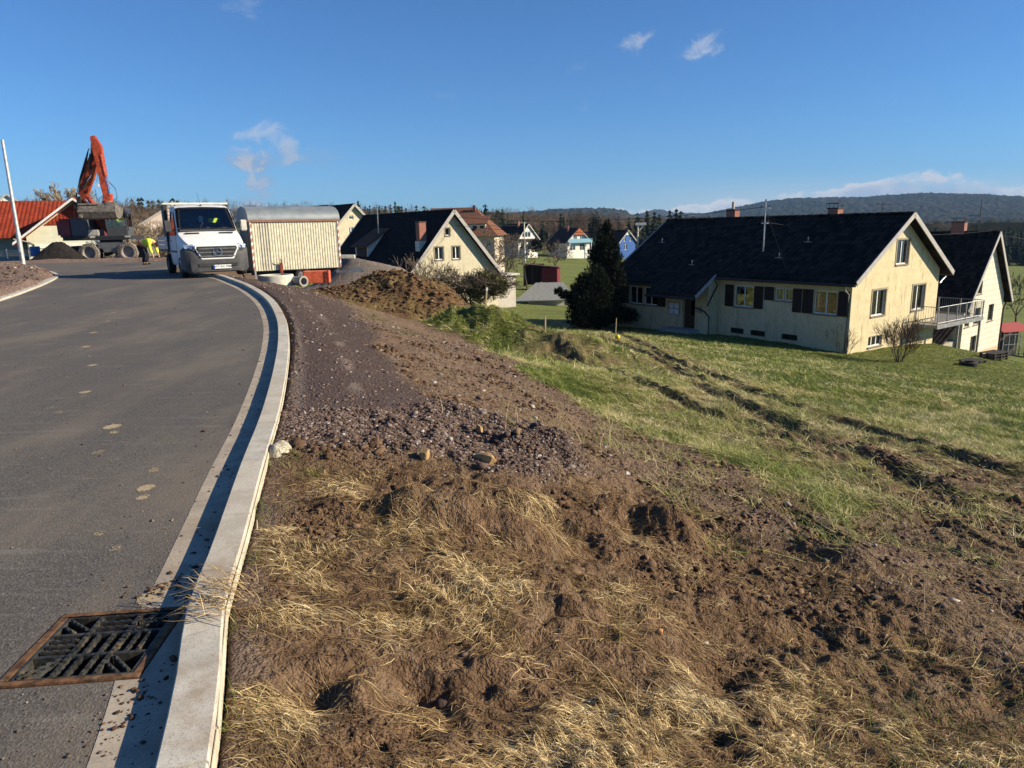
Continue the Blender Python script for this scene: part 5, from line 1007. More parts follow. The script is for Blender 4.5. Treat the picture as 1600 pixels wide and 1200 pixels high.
# windscreen, side glass, bonnet vents, wiper
q = MB(); q.add([(-.84, 1.13, 1.455), (.84, 1.13, 1.455), (.735, 1.80, 2.17), (-.735, 1.80, 2.17)], [(0, 1, 2, 3)])
def wsx(s_, t, off): 
    y = 1.17 + .64 * t; z = 1.505 + .665 * t; w = .84 - .105 * t; b_ = .022 * (1 - s_ * s_); return (w * s_, y - .035 - b_ - off * .7, z + .02 + b_ * .3 + off * .7)
ws = MB(); N1, N2 = 12, 6
for i in range(N1):
    for j in range(N2): ws.add([wsx(-1 + 2 * i / N1, j / N2, 0), wsx(-1 + 2 * (i + 1) / N1, j / N2, 0), wsx(-1 + 2 * (i + 1) / N1, (j + 1) / N2, 0), wsx(-1 + 2 * i / N1, (j + 1) / N2, 0)], [(0, 1, 2, 3)])
wo = ws.build('windscreen', GLASS, TR, smooth=True)
q = MB()
for i in range(N1):
    for t0, t1 in ((-.045, .02), (.98, 1.04)): q.add([wsx(-1 + 2 * i / N1, t0, .004), wsx(-1 + 2 * (i + 1) / N1, t0, .004), wsx(-1 + 2 * (i + 1) / N1, t1, .004), wsx(-1 + 2 * i / N1, t1, .004)], [(0, 1, 2, 3)])
for j in range(N2):
    for s0, s1 in ((-1.02, -.965), (.965, 1.02)): q.add([wsx(s0, j / N2, .004), wsx(s1, j / N2, .004), wsx(s1, (j + 1) / N2, .004), wsx(s0, (j + 1) / N2, .004)], [(0, 1, 2, 3)])
q.build('windscreen_seal', simple('seal_black', (.015, .015, .015), .5), wo)
q = MB()
q.box((.36, 2.0, 1.80), (.34, .06, .14), rz=.2); q.build('vest_on_seat', simple('hi_vis_yellow', (.62, .75, .06), .8), wo)
q = MB(); q.box((-.12, 1.28, 1.44), (.42, .22, .05)); q.box((-.30, 1.3, 1.49), (.06, .06, .16)); q.box((-.62, 1.3, 1.45), (.2, .14, .07)); q.box((-.05, 1.95, 1.85), (.12, .1, .2)); q.build('dashboard_papers', simple('paper_sheet', (.72, .74, .78), .8, var=.2, scale=20), wo)
MB().box((0, 1.10, 1.475), (1.72, .12, .05)).build('cowl', BLKPL, TR)
q = MB(); q.box((-.52, .93, 1.385), (.42, .09, .02), rx=.3); q.box((.52, .93, 1.385), (.42, .09, .02), rx=.3); q.build('bonnet_vent', DKG, TR)
q = MB(); q.tube([(-.25, 1.08, 1.52), (-.1, 1.3, 1.73)], .01, 5); q.tube([(.3, 1.08, 1.52), (.62, 1.16, 1.56)], .01, 5); q.build('wiper', DKG, TR)
for sg in (-1, 1):
    q = MB(); q.add([(sg * .992, 1.28, 1.33), (sg * .992, 2.55, 1.33), (sg * .905, 2.5, 2.08), (sg * .905, 1.92, 2.1), (sg * .95, 1.45, 1.62)], [(0, 1, 2, 3, 4)]); q.build('side_window', GL2, TR)
    q = MB(); q.bb(sg * .983, sg * .99, 1.20, 1.205, .5, 1.35); q.box((sg * .993, 2.35, 1.15), (.012, .18, .035)); q.bb(sg * .983, sg * .991, 2.6, 2.61, .4, 2.0); q.bb(sg * .985, sg * .994, 1.25, 2.6, .78, .84); dr = q.build('door_trim', BLKPL, TR)
    q = MB(); q.box((sg * 1.17, 1.3, 1.62), (.20, .12, .36)); q.box((sg * 1.04, 1.33, 1.5), (.16, .05, .05)); mo = q.build('wing_mirror', BLKPL if sg < 0 else simple('mirror_cream', (.55, .53, .45), .5), TR, bevel=.03)
    q = MB(); q.box((sg * 1.17, 1.366, 1.63), (.16, .01, .29)); q.build('mirror_glass', CHR, mo)
    # arches
    q = MB(); q.lathe([(.44, 0), (.40, .03)], (sg * .955, .98, .34), 'X', 28); q.build('wheel_arch', BLKPL, TR)
    wheel(TR, (sg * .86, .98, .345), .345, .225, tread=0); wheel(TR, (sg * .82, 4.3, .345), .345, .24)
for w_ in [c for c in TR.children if c.name.startswith('wheel') and c.type == 'EMPTY' and c.location.y > 3]: pass
MB().bb(-.9, .9, .62, 1.34, .25, .62).build('wheel_housing', DKG, TR)
# number plate
MB().box((.10, -.135, .335), (.54, .012, .115)).build('number_plate', simple('plate_white', (.8, .8, .8), .4, var=.02), TR)
pl_ = [c for c in TR.children if c.name.startswith('number_plate')][0]
MB().box((-.148, -.143, .335), (.044, .006, .11)).build('country_band', simple('plate_blue', (.01, .04, .35), .4), pl_)
def text(s_, size, loc, rot, mt, parent, name='lettering', ext=.002, align='CENTER', spacing=1.0):
    cu = bpy.data.curves.new(name, 'FONT'); cu.body = s_; cu.size = size; cu.extrude = ext; cu.align_x = align; cu.align_y = 'CENTER'; cu.space_character = spacing
    o = bpy.data.objects.new(name, cu); col.objects.link(o); dg = bpy.context.evaluated_depsgraph_get(); dg.update(); me = bpy.data.meshes.new_from_object(o.evaluated_get(dg)); bpy.data.objects.remove(o); me.materials.clear(); me.materials.append(mt)
    o = bpy.data.objects.new(name, me); col.objects.link(o); o.parent = parent; o.location = loc; o.rotation_euler = rot; return o
text('WT\u00b7RX 2986', .105, (.125, -.144, .335), (R_(90), 0, 0), simple('plate_black', (.02, .02, .02), .6, var=0), pl_, spacing=.92)
# load bed
bed = MB().bb(-1.0, 1.0, 3.0, 5.5, .78, .86).build('load_bed', simple('bed_board', (.18, .15, .12), .8), TR)
q = MB(); 
for sg in (-1, 1):
    for k in range(3): q.box((sg * 1.02, 4.25, .94 + k * .145), (.035, 2.5, .13), tx=.9)
q.box((0, 5.52, 1.08), (2.06, .035, .42)); q.build('drop_side', ALU, TR, bevel=.004)
q = MB(); q.bb(-1.03, 1.03, 2.96, 3.02, .8, 1.35); q.bb(-1.03, -.93, 2.96, 3.02, 1.35, 2.38); q.bb(.93, 1.03, 2.96, 3.02, 1.35, 2.38); q.bb(-.03, .03, 2.97, 3.01, 1.35, 2.36)
for k in range(16): q.bb(-.92 + k * .12, -.905 + k * .12, 2.98, 2.99, 1.35, 2.36)
for k in range(8): q.bb(-.93, .93, 2.98, 2.99, 1.4 + k * .12, 1.415 + k * .12)
q.bb(-1.03, -.99, 3.02, 3.6, .9, 2.36); q.build('headboard', DKG, TR); MB().bb(-1.05, 1.05, 2.93, 3.05, 2.36, 2.42).build('headboard_rail', simple('cream_rail', (.66, .64, .54), .5), TR)
MB().bb(-.45, -.35, 2.9, 5.4, .5, .78).bb(.35, .45, 2.9, 5.4, .5, .78).bb(-.8, .8, 4.4, 4.7, .3, .5).build('chassis', DKG, TR)
q = MB().lathe([(.05, 0), (.02, .03), (0, .04)], (0, 1.98, 2.29), 'Z', 10); q.cyl((0, 1.98, 2.3), (-.06, 2.1, 2.72), .006, n=5); q.build('antenna', DKG, TR)

# -- the site trailer
tp = at(397.5, 424.5, 26.0); TZ = tp.z
SA = math.atan2(.50, .866); 
WG = empty('site_trailer', (tp.x, tp.y, TZ), SA, 'cream corrugated site trailer with a rounded grey metal roof beside the truck', 'site trailer')
CRM = simple('cream_sheet', (.60, .565, .42), .55, dirt=((.42, .36, .24), .3)); GEND = simple('grey_end_sheet', (.12, .12, .12), .6); TL, TW, TH = 3.2, 2.2, 1.80
def corrug(mb, P, L, z0, z1, pitch=.095, dep=.015):
    n = int(L / pitch); 
    for k in range(n):
        a = k * pitch; us = [(a, 0), (a + pitch * .3, 0), (a + pitch * .42, dep), (a + pitch * .88, dep), (a + pitch, 0)]
        for (u0, d0), (u1, d1) in zip(us[:-1], us[1:]): mb.add([P(u0, z0, d0), P(u1, z0, d1), P(u1, z1, d1), P(u0, z1, d0)], [(0, 1, 2, 3)])
b_ = MB().bb(0, TL, .0, TW, .0, TH); b_.build('body', GEND, WG)
q = MB(); corrug(q, lambda u, z, d: (u + .02, -.004 - d, z), TL - .04, .02, TH); corrug(q, lambda u, z, d: (TL + .004 + d, u, z), TW, .02, TH); q.build('side_cladding', CRM, WG)
q = MB(); arc = [(-.04, TH - .02)] + [(TW / 2 - (TW / 2 + .05) * math.cos(t), TH + .02 + .50 * math.sin(t) ** .8) for t in np.linspace(0.02, math.pi - .02, 18)] + [(TW + .04, TH - .02)]
q.prism([(-.06, y, z) for y, z in arc], (TL + .12, 0, 0)); rf = q.build('roof', simple('grey_metal_sheet', (.27, .30, .31), .5, .35, var=.10, scale=2, dirt=((.36, .35, .31), .25)), WG, smooth=True, angle=50)
q = MB().bb(-.07, TL + .07, -.07, -.05, TH - .06, TH + .02); q.build('eave_trim', simple('rusty_trim', (.25, .12, .08), .7), WG)
for xx in (-.02, TL - .05):
    w_ = MB(); r_ = MB()
    for k in range(14): (w_ if k % 2 else r_).hexa([(xx, -.045, .02 + k * .125), (xx + .055, -.045, .075 + k * .125), (xx + .055, -.045, .19 + k * .125), (xx, -.045, .14 + k * .125)], [(xx, -.03, .02 + k * .125), (xx + .055, -.03, .075 + k * .125), (xx + .055, -.03, .19 + k * .125), (xx, -.03, .14 + k * .125)])
    so = w_.build('warning_strip', simple('white_stripe', (.75, .72, .68), .5), WG); r_.build('red_stripes', simple('faded_red_stripe', (.45, .22, .16), .5), so)
q = MB().bb(-.05, TL, .25, .35, -.14, 0).bb(-.05, TL, TW - .35, TW - .25, -.14, 0).bb(.9, 1.02, .02, TW, -.12, 0).build('chassis', DKG, WG)
for sy in (.12, TW - .12): wheel(WG, (1.75, sy, -.22), .30, .2, axis='Y')
RUSTR = simple('rusty_red', (.26, .05, .025), .7, var=.3); q = MB().cyl((.95, -.10, .30), (.95, -.10, -.25), .03, n=8).box((.95, -.10, .12), (.10, .06, .30)).tube([(.95, -.14, .3), (.93, -.2, .38), (.90, -.2, .42)], .018, 6); q.build('support_jack', RUSTR, WG)
MB().box((.02, -.08, -.08), (.06, .05, .35)).build('corner_foot', simple('grey_foot', (.25, .25, .26), .6), WG)
MB().bb(.25, .65, -.012, -.002, .05, 1.9).bb(-.03, -.004, .5, 1.3, .05, 1.7).build('door', simple('grey_end_door', (.15, .15, .15), .6), WG)

# -- the wheeled excavator
ep = at(184, 406.8, 46.0); EZ = ep.z - .04
EX = empty('wheeled_excavator', (ep.x, ep.y, EZ), R_(8), 'orange and grey wheeled excavator with its boom raised beside the dark soil heap', 'excavator'); EX.scale = (1.06, 1.06, 1.06)
ORG = simple('orange_paint', (.36, .058, .02), .5, var=.35, dirt=((.10, .05, .035), .85)); MAR = simple('maroon_cover', (.20, .035, .04), .6, dirt=((.2, .16, .14), .4)); DIRTY = simple('dusty_tyre', (.20, .17, .14), .95, var=.35, scale=9, bump=.004); STL = simple('worn_steel', (.22, .19, .15), .6, .4, var=.3); CABG = simple('cab_grey', (.07, .075, .08), .5)
for x_ in (-1.06, 1.06):
    for y_, nm in ((-1.05, 0), (1.05, 1)): wheel(EX, (x_, y_, .54), .54, .40, axis='Y', tm=DIRTY, rimc=simple('dusty_rim', (.25, .23, .21), .7), n=40)
for w_ in EX.children:
    if w_.name.startswith('wheel'):
        t = MB()
        for k in range(22):
            a = 2 * math.pi * k / 22; t.box((.52 * math.cos(a), 0, .52 * math.sin(a)), (.07, .40, .055), ry=-a + math.pi / 2)
        t.build('tread', DIRTY, w_)
uc = MB().box((0, 0, .72), (3.3, .9, .30)).box((-1.12, 0, .55), (.3, 1.9, .28)).box((1.12, 0, .55), (.3, 1.9, .28)).lathe([(0, .25), (.62, .25), (.62, 0), (0, 0)], (-.2, 0, 1.0), 'Z', 20); uc.build('undercarriage', DKG, EX)
MB().box((.05, -1.02, .95), (1.2, .18, .36)).hexa([(-.5, -1.1, 1.12), (1.0, -1.1, 1.12), (.8, -1.1, .55), (-.25, -1.1, .55)], [(-.5, -.95, 1.12), (1.0, -.95, 1.12), (.8, -.95, .55), (-.25, -.95, .55)]).build('step_box', simple('step_grey', (.12, .125, .13), .5), EX)
MB().tube([(-.3, -1.14, .55), (-.3, -1.16, .30), (.75, -1.16, .30), (.75, -1.14, .55)], .025, 6).build('step', STL, EX)
q = MB().box((2.0, 0, .52), (.10, 2.2, .55)).box((1.75, 0, .6), (.5, .5, .15)); q.build('dozer_blade', STL, EX)
q = MB().box((-1.9, 0, .70), (.5, 1.6, .5)); q.build('outrigger_box', DKG, EX)
up = empty('upper_carriage', (-.2, 0, 1.25), 0, parent=EX)
def ch(mb, name, mt, smooth=False, bevel=0, par=None): return mb.build(name, mt, par or up, smooth, bevel)
ch(MB().box((-.35, 0, .12), (3.6, 2.4, .22)), 'deck', DKG); ch(MB().box((-2.0, 0, .72), (.85, 2.4, 1.05)), 'counterweight', MAR, bevel=.12)
ch(MB().box((-1.2, -.55, .75), (.9, 1.3, 1.0)), 'engine_cover', simple('blue_grey_cover', (.07, .08, .10), .5), bevel=.05); ch(MB().box((-.55, -.9, .42), (.7, .5, .35)), 'tank', simple('dusty_white', (.45, .42, .38), .7), bevel=.04)
ch(MB().box((-1.1, .6, .8), (1.1, 1.0, 1.1)), 'tank', MAR, bevel=.05); ch(MB().tube([(-1.4, -1.1, 1.25), (-1.4, -1.1, 1.65), (-.7, -1.1, 1.65)], .02, 6), 'handrail', STL)
cb = ch(MB().box((.82, -.7, .45), (1.15, .95, .62)), 'cab', CABG, bevel=.03); ch(MB().box((.82, -.7, 1.72), (1.15, .95, .10)), 'cab_roof', CABG, bevel=.03, par=cb)
q = MB()
for x_, y_ in ((.28, -1.15), (1.36, -1.15), (.28, -.25), (1.36, -.25), (.70, -1.15)): q.box((x_, y_, 1.2), (.07, .06, 1.05))
ch(q, 'cab_pillar', CABG, par=cb); ch(MB().bb(.31, 1.33, -1.145, -1.14, .76, 1.68).bb(.31, 1.33, -.26, -.255, .76, 1.68).bb(1.37, 1.375, -1.12, -.28, .7, 1.68), 'pane', GLASS, par=cb)
ch(MB().tube([(1.42, -1.1, .5), (1.48, -1.12, 1.0), (1.42, -1.15, 1.7)], .018, 6).box((1.5, -1.2, 1.45), (.05, .18, .28)), 'mirror', DKG, par=cb)
for x_ in (-.55, 1.35): ch(MB().box((x_, -1.18, .18), (.28, .05, .10)), 'work_lamp', simple('dusty_white', (.45, .42, .38), .7))
# boom, in the plane y = 0: two pieces, the stick, three rams, hoses and the wide bucket
def beam(name, pts, ws, th, mt, parent=up, y=0.1):
    """plate-sided box beam following a centre line; ws = depths"""
    up_, lo = [], []
    for i, p in enumerate(pts):
        a = Vector(pts[max(0, i - 1)]); b2 = Vector(pts[min(len(pts) - 1, i + 1)]); d = (b2 - a).normalized(); n_ = Vector((-d.y, d.x)); up_.append(Vector(p) + n_ * ws[i] / 2); lo.append(Vector(p) - n_ * ws[i] / 2)
    poly = [(v.x, y - th / 2, v.y) for v in up_] + [(v.x, y - th / 2, v.y) for v in lo[::-1]]; return MB().prism(poly, (0, th, 0)).build(name, mt, parent, bevel=.02)
beam('lower_boom', [(.15, .35), (-.35, 1.1), (-.95, 1.9), (-1.30, 2.6)], [.50, .60, .54, .44], .42, ORG)
beam('upper_boom', [(-1.32, 2.55), (-.9, 3.6), (-.45, 4.6), (-.28, 5.3)], [.44, .60, .50, .34], .40, ORG)
beam('stick', [(-.42, 5.82), (-.22, 5.2), (-.02, 4.2), (.14, 3.0), (.22, 2.55)], [.22, .52, .42, .34, .28], .32, ORG, y=.1)
def ram(p0, p1, y, r=.07, mt=ORG, f=.55):
    a, b2 = Vector((p0[0], y, p0[1])), Vector((p1[0], y, p1[1])); m = a.lerp(b2, f); o = MB().cyl(a, m, r, n=12).build('hydraulic_ram', mt, up, smooth=True); MB().cyl(m, b2, r * .5, n=10).build('ram_rod', CHR, o, smooth=True); o['on_stick'] = p0[0] == .02; return o
ram((.25, .55), (-1.1, 2.35), -.18, .08, DKG); ram((.25, .55), (-1.1, 2.35), .38, .08, DKG); ram((.02, 4.75), (.42, 2.6), -.02, .085); ram((-.85, 3.2), (-.55, 5.3), .32, .07, DKG); ram((-.62, 4.0), (-.40, 5.5), -.24, .075, DKG); ram((-.05, 4.4), (.30, 2.9), -.20, .07, DKG); ram((-1.2, 2.9), (-.62, 3.7), -.16, .06, DKG)
q = MB()
for k in range(5):
    o_ = k * .05; q.tube([(.0 - o_, -.16 + k * .03, .9), (-.85 - o_, -.16 + k * .03, 1.9), (-1.55 - o_ * .6, -.16 + k * .03, 2.5), (-1.45, -.16, 2.9), (-1.18 - o_ * .5, -.15, 3.5), (-.78 - o_ * .5, -.15, 4.5), (-.62, -.15, 5.1), (-.3, -.17, 5.15)], .022, 6)
q.tube([(-.35, -.2, 4.4), (-.55, -.22, 3.7), (-.35, -.2, 3.3), (-.25, -.2, 3.9)], .015, 5); q.tube([(.3, -.2, 3.3), (.62, -.2, 2.9), (.66, -.2, 2.4), (.4, -.2, 2.2)], .02, 5); q.tube([(-.5, -.2, 2.9), (-.42, -.22, 2.3), (-.1, -.2, 2.5), (-.12, -.2, 3.0)], .014, 5); q.build('hydraulic_hose', RUB, up, smooth=True)
q = MB().box((-1.45, -.1, 2.25), (.22, .3, .5)).box((-1.6, -.1, 1.95), (.3, .25, .25)).box((-1.4, .1, 1.7), (.35, .4, .3)); q.build('valve_block', DKG, up); MB().box((-.35, -.22, 3.1), (.18, .08, .12)).build('boom_lamp', simple('plate_white', (.8, .8, .8), .4, var=.02), up)
tr = MB().box((.30, .1, 2.35), (.42, .42, .42)).lathe([(.0, .12), (.3, .12), (.3, -.12), (0, -.12)], (.30, .1, 2.05), 'Z', 16); tr.build('tilt_rotator', ORG, up, bevel=.03)
bk = MB(); prof = [(-.55, 1.98), (-.62, 1.55), (-.38, 1.22), (.05, 1.15), (.42, 1.35), (.55, 1.75)]
for (a0, c0), (a1, c1) in zip(prof[:-1], prof[1:]): bk.hexa([(-1.05 + .55 * 0, a0 + .1, c0), (-1.05, a1 + .1, c1), (.88, a1 + .1, c1), (.88, a0 + .1, c0)], [(-1.05, a0 * .93 + .1, c0 + .04), (-1.05, a1 * .93 + .1, c1 + .04), (.88, a1 * .93 + .1, c1 + .04), (.88, a0 * .93 + .1, c0 + .04)])
for xx in (-1.07, .86): bk.prism([(xx, a + .1, c) for a, c in prof], (.04, 0, 0))
bk.box((-.5, -.47, 1.98), (1.1, .12, .08)); bko = bk.build('bucket', STL, up); MB().box((-.1, .1, 1.72), (1.8, .3, .10)).box((.62, -.42, 1.85), (.5, .12, .45)).box((-.95, -.4, 1.6), (.16, .10, .7)).build('bucket_hanger', STL, bko)
for c_ in list(up.children): c_.parent = EX; c_.location = c_.location + up.location
bpy.data.objects.remove(up)
for c_ in [c for c in EX.children if c.type == 'MESH']:
    nm = c_.name.split('.')[0]
    for o_ in [c_] + list(c_.children):
        for w_ in o_.data.vertices:
            zc = w_.co.z
            if nm in ('stick', 'bucket', 'tilt_rotator') or (nm == 'hydraulic_ram' and c_.get('on_stick')): d_y = .65 + (5.8 - zc) * .37; w_.co.y -= d_y; w_.co.x += .42 + (d_y - .65) * .08
            elif nm in ('lower_boom', 'upper_boom', 'hydraulic_ram', 'hydraulic_hose', 'valve_block', 'boom_lamp'): w_.co.y -= .12 * max(0, zc - .35); w_.co.x += .075 * max(0, zc - .35)
# ---------------------------------------------------------------- drain, heaps, rocks, small site things
def gl(a, b, z=0.): p = gq(a, b); return (p[0], p[1], float(road_z(*p)) + z)
DR = empty('drain_grate', (GC[0], GC[1], 0.0), GA, 'square cast iron drain grate with rusty rim set in the road by the kerb', 'drain grate')
RUSTY = simple('rusty_cast_iron', (.15, .075, .035), .85, .2, var=.5, scale=14, bump=.002, dirt=((.28, .19, .11), .7)); IRON = simple('cast_iron', (.055, .055, .05), .55, .4, var=.4, scale=20, bump=.001, dirt=((.22, .165, .10), .85))
q = MB(); o_, i_ = .256, .225
for a in ((-o_, o_, -o_, -i_), (-o_, o_, i_, o_), (-o_, -i_, -i_, i_), (i_, o_, -i_, i_)): q.bb(*a, -.09, .006)
q.build('frame', RUSTY, DR, bevel=.003)
gb = MB(); T, B_ = .002, -.045
def gbar(x0, y0, x1, y1, w=.017, nub=True):
    a, b2 = Vector((x0, y0, 0)), Vector((x1, y1, 0)); d = b2 - a; an = math.atan2(d.y, d.x); c = (a + b2) / 2; gb.box((c.x, c.y, (T + B_) / 2), (d.length, w, T - B_), rz=an)
    if nub:
        for k in range(max(1, int(d.length / .030))): p = a.lerp(b2, (k + .5) / max(1, int(d.length / .030))); gb.box((p.x, p.y, T + .0025), (.016, w * .55, .004), rz=an)
gb.bb(-i_, i_, -i_, -i_ + .014, B_, T).bb(-i_, i_, i_ - .014, i_, B_, T).bb(-i_, -i_ + .014, -i_ + .014, i_ - .014, B_, T).bb(i_ - .014, i_, -i_ + .014, i_ - .014, B_, T)
for x_ in (-.078, .078): gbar(x_, -i_ + .014, x_, i_ - .014, .02)
for y_ in (-.07, .085): gb.bb(-i_ + .014, -.088, y_ - .008, y_ + .008, B_, T - .001); gb.bb(-.068, .068, y_ - .008, y_ + .008, B_, T - .001); gb.bb(.088, i_ - .014, y_ - .008, y_ + .008, B_, T - .001)
for k in range(3): gbar(-.205, -.035 + k * .038, -.095, -.035 + k * .038, .013)
for k in range(2): gbar(-.066, .125 + k * .042, .066, .125 + k * .042, .013)
for x_ in (-.03, .028): gbar(x_, -.06, x_, .075, .013); gbar(x_, -.205, x_, -.08, .013)
for x_ in (.128, .172): gbar(x_, -.06, x_, .075, .013)
for a in ((-.205, -.20, -.10, -.085), (-.17, -.207, -.09, -.115), (-.20, .20, -.10, .12), (-.205, .15, -.14, .10), (.095, .10, .20, .20), (.095, .15, .15, .205), (.10, -.09, .20, -.20), (.095, -.14, .16, -.205)): gbar(*a, .013)
gb.build('grid', IRON, DR)
q = MB(); ow = .30
for a in ((-ow, -.235, -ow, ow), (.235, ow, -ow, ow), (-.235, .235, -ow, -.235), (-.235, .235, .235, ow)): q.bb(*a, -.62, -.092)
q.bb(-ow, ow, -ow, ow, -.66, -.62); q.build('shaft', simple('shaft_concrete', (.14, .125, .10), .95), DR)
q = MB(); Ng = 14
for i in range(Ng):
    for j in range(Ng):
        def mz(a, b2): x_ = -.225 + .45 * a / Ng; y_ = -.225 + .45 * b2 / Ng; return (x_, y_, -.05 - .45 * max(0, (x_ + .12 - .25 * (y_))) ** .7 + .012 * math.sin(37 * x_ + 51 * y_) - (.03 if x_ > -.1 else 0))
        if i < 9: q.add([mz(i, j), mz(i + 1, j), mz(i + 1, j + 1), mz(i, j + 1)], [(0, 1, 2, 3)])
q.build('silt', simple('silt', (.11, .075, .042), .95, var=.4, scale=20, bump=.004), DR, smooth=True)
# concrete collar of the drain in the gutter
# dried mud foot marks on the asphalt
def splat(mb, x, y, r, rx=1., rot=0., z=.0035, n=18):
    pts = []; ph = random.random() * 9
    for k in range(n): a = 2 * math.pi * k / n; rr = r * (1 + .22 * math.sin(3 * a + ph) + .16 * math.sin(5 * a + 2 * ph) + random.uniform(-.12, .12)); px_, py_ = rr * math.cos(a) * rx, rr * math.sin(a); pts.append((x + px_ * math.cos(rot) - py_ * math.sin(rot), y + px_ * math.sin(rot) + py_ * math.cos(rot)))
    mb.add([(a, b2, float(road_z(a, b2)) + z) for a, b2 in pts], [tuple(range(n))])
sp = MB(); fn = lambda x, y: road_z(x, y)
FOOT = [(175, 667, .062, 1), (178, 676, .05, .5), (228, 763, .05, 1), (222, 778, .042, .7), (133, 613, .055, .8), (130, 619, .04, .3), (144, 571, .06, .7), (134, 542, .06, .8), (146, 520, .07, .6), (168, 502, .06, .5), (177, 489, .07, .5), (184, 479, .07, .4), (195, 471, .07, .35), (155, 835, .04, .35), (182, 858, .04, .35), (153, 707, .05, .4), (178, 720, .04, .3), (105, 590, .06, .25), (80, 637, .07, .25), (92, 645, .05, .35), (110, 553, .07, .2), (240, 735, .05, .45), (340, 518, .06, .4), (352, 495, .05, .3), (235, 935, .05, 1.)]
def mud_mat():
    m, nt, b = mat('dried_mud'); pos = nt.n('ShaderNodeNewGeometry').outputs['Position']; n = nt.noise(pos, 70, 6, .75); a = nt.attr('cover')
    al = nt.mr(nt.math('ADD', n, nt.math('MULTIPLY', a, .28)), .575, .66); link(nt, b, color=nt.mix(n, (.26, .20, .12), (.48, .38, .24)), rough=.95, alpha=al); return m
V_, F_, A_ = [], [], []
for u, v, r, cov in FOOT:
    p = G2(u, v, fn); n = 16; b0 = len(V_); V_.append((p[0], p[1], float(road_z(*p)) + .0035)); A_.append(cov)
    for ring, (rr, aa) in enumerate(((.55, cov), (1., cov - .45), (1.4, -.6))):
        for k in range(n): a = 2 * math.pi * k / n; x_ = p[0] + math.cos(a) * r * rr * 1.05; y_ = p[1] + math.sin(a) * r * rr * 1.25; V_.append((x_, y_, float(road_z(x_, y_)) + .0035)); A_.append(aa)
    F_ += [[b0, b0 + 1 + k, b0 + 1 + (k + 1) % n] for k in range(n)]
    for rg in range(2): F_ += [t for k in range(n) for t in ([b0 + 1 + rg * n + k, b0 + 1 + (rg + 1) * n + k, b0 + 1 + (rg + 1) * n + (k + 1) % n], [b0 + 1 + rg * n + k, b0 + 1 + (rg + 1) * n + (k + 1) % n, b0 + 1 + rg * n + (k + 1) % n])]
for ln_, wd_, cv_ in (([(252, 454), (262, 451), (275, 450)], .05, .35), ([(316, 461), (332, 467), (360, 473), (400, 480)], .05, .35), ([(285, 490), (300, 476), (316, 461)], .035, .2), ([(330, 517), (355, 518), (383, 519)], .03, .3), ([(20, 745), (80, 742), (150, 748)], .03, .12), ([(60, 880), (120, 872), (200, 875)], .025, .1), ([(0, 560), (120, 545), (260, 540)], .05, .1), ([(225, 640), (300, 655), (350, 660)], .03, .08), ([(250, 800), (262, 850), (275, 905)], .02, .15)):
    L2 = smooth_line([G2(u, v, fn) for u, v in ln_], 10); b0 = len(V_)
    for i, p in enumerate(L2):
        q0, q1 = np.array(L2[max(0, i - 1)]), np.array(L2[min(len(L2) - 1, i + 1)]); t = (q1 - q0) / np.linalg.norm(q1 - q0); nn_ = np.array([-t[1], t[0]])
        for k, cc_ in ((-1, -.5), (0, cv_), (1, -.5)): w2 = np.array(p) + nn_ * k * wd_; V_.append((w2[0], w2[1], float(road_z(*w2)) + .0035)); A_.append(cc_)
    for i in range(len(L2) - 1):
        for k in range(2): a0 = b0 + i * 3 + k; F_ += [[a0, a0 + 1, a0 + 4], [a0, a0 + 4, a0 + 3]]
tag(np_mesh('mud_marks', np.array(V_), None, F_, [mud_mat()], {'cover': A_}), kind='stuff')
# heaps
def heap_obj(name, label, cat, cx, cy, rx, ry, rot, h, mt, nz, sub=.07, flat=0., zb=None, rough_=1., ox=0.):
    R0 = 1.45 * max(rx, ry); a = np.arange(-R0, R0, sub); A, B = np.meshgrid(a, a); X = A + cx; Y = B + cy
    hh = heap(X, Y, cx, cy, rx, ry, rot, h); hh = np.minimum(hh, h - flat) if flat else hh; f = hh / h
    d = np.sqrt(np.clip(f, 0, 1)) * rough_; z = (base(X, Y) if zb is None else zb) + hh + d * (fbm(X, Y, 1.1, 3, ox=ox) * nz + ridged(X, Y, 2.2, 4, ox) * nz * .45 + fbm(X, Y, 5, 4, .7, ox=ox) * nz * .6) - .12 * (1 - sstep(0, .12, f)) - .02
    n = len(a); ix = np.arange(n * n).reshape(n, n); qd = np.stack([ix[:-1, :-1], ix[:-1, 1:], ix[1:, 1:], ix[1:, :-1]], -1).reshape(-1, 4); k = (f.ravel()[qd].max(1) > .02)
    o = np_mesh(name, np.stack([X, Y, z], -1).reshape(-1, 3), qd[k], None, [mt], {'f': f.ravel()}, smooth=True)
    bm = bmesh.new(); bm.from_mesh(o.data); bmesh.ops.delete(bm, geom=[v for v in bm.verts if not v.link_faces], context='VERTS'); bm.to_mesh(o.data); bm.free(); return tag(o, label, cat), (X, Y, z, f)
def soil_mat(name, c1, c2, c3, sc=5., moss=None):
    m, nt, b = mat(name); pos = nt.n('ShaderNodeNewGeometry').outputs['Position']; n = nt.noise(pos, sc, 7, .72); c = nt.ramp(n, [(.3, c1), (.5, c2), (.7, c3)]); n2 = nt.noise(pos, sc * .22, 5, .6)
    if moss: c = nt.mix(nt.mr(n2, .5, .62, 0, .7), c, moss)
    n3 = nt.noise(pos, sc * 7, 4, .7); link(nt, b, color=c, rough=.95, spec=.12, normal=nt.bump(nt.math('ADD', n, n3), 1., .06)); return m
SOILM = soil_mat('heap_soil', (.05, .027, .014), (.13, .075, .038), (.24, .15, .075), 4., (.20, .15, .06)); GRAVM = soil_mat('heap_gravel', (.14, .11, .095), (.25, .21, .18), (.40, .35, .31), 16.)
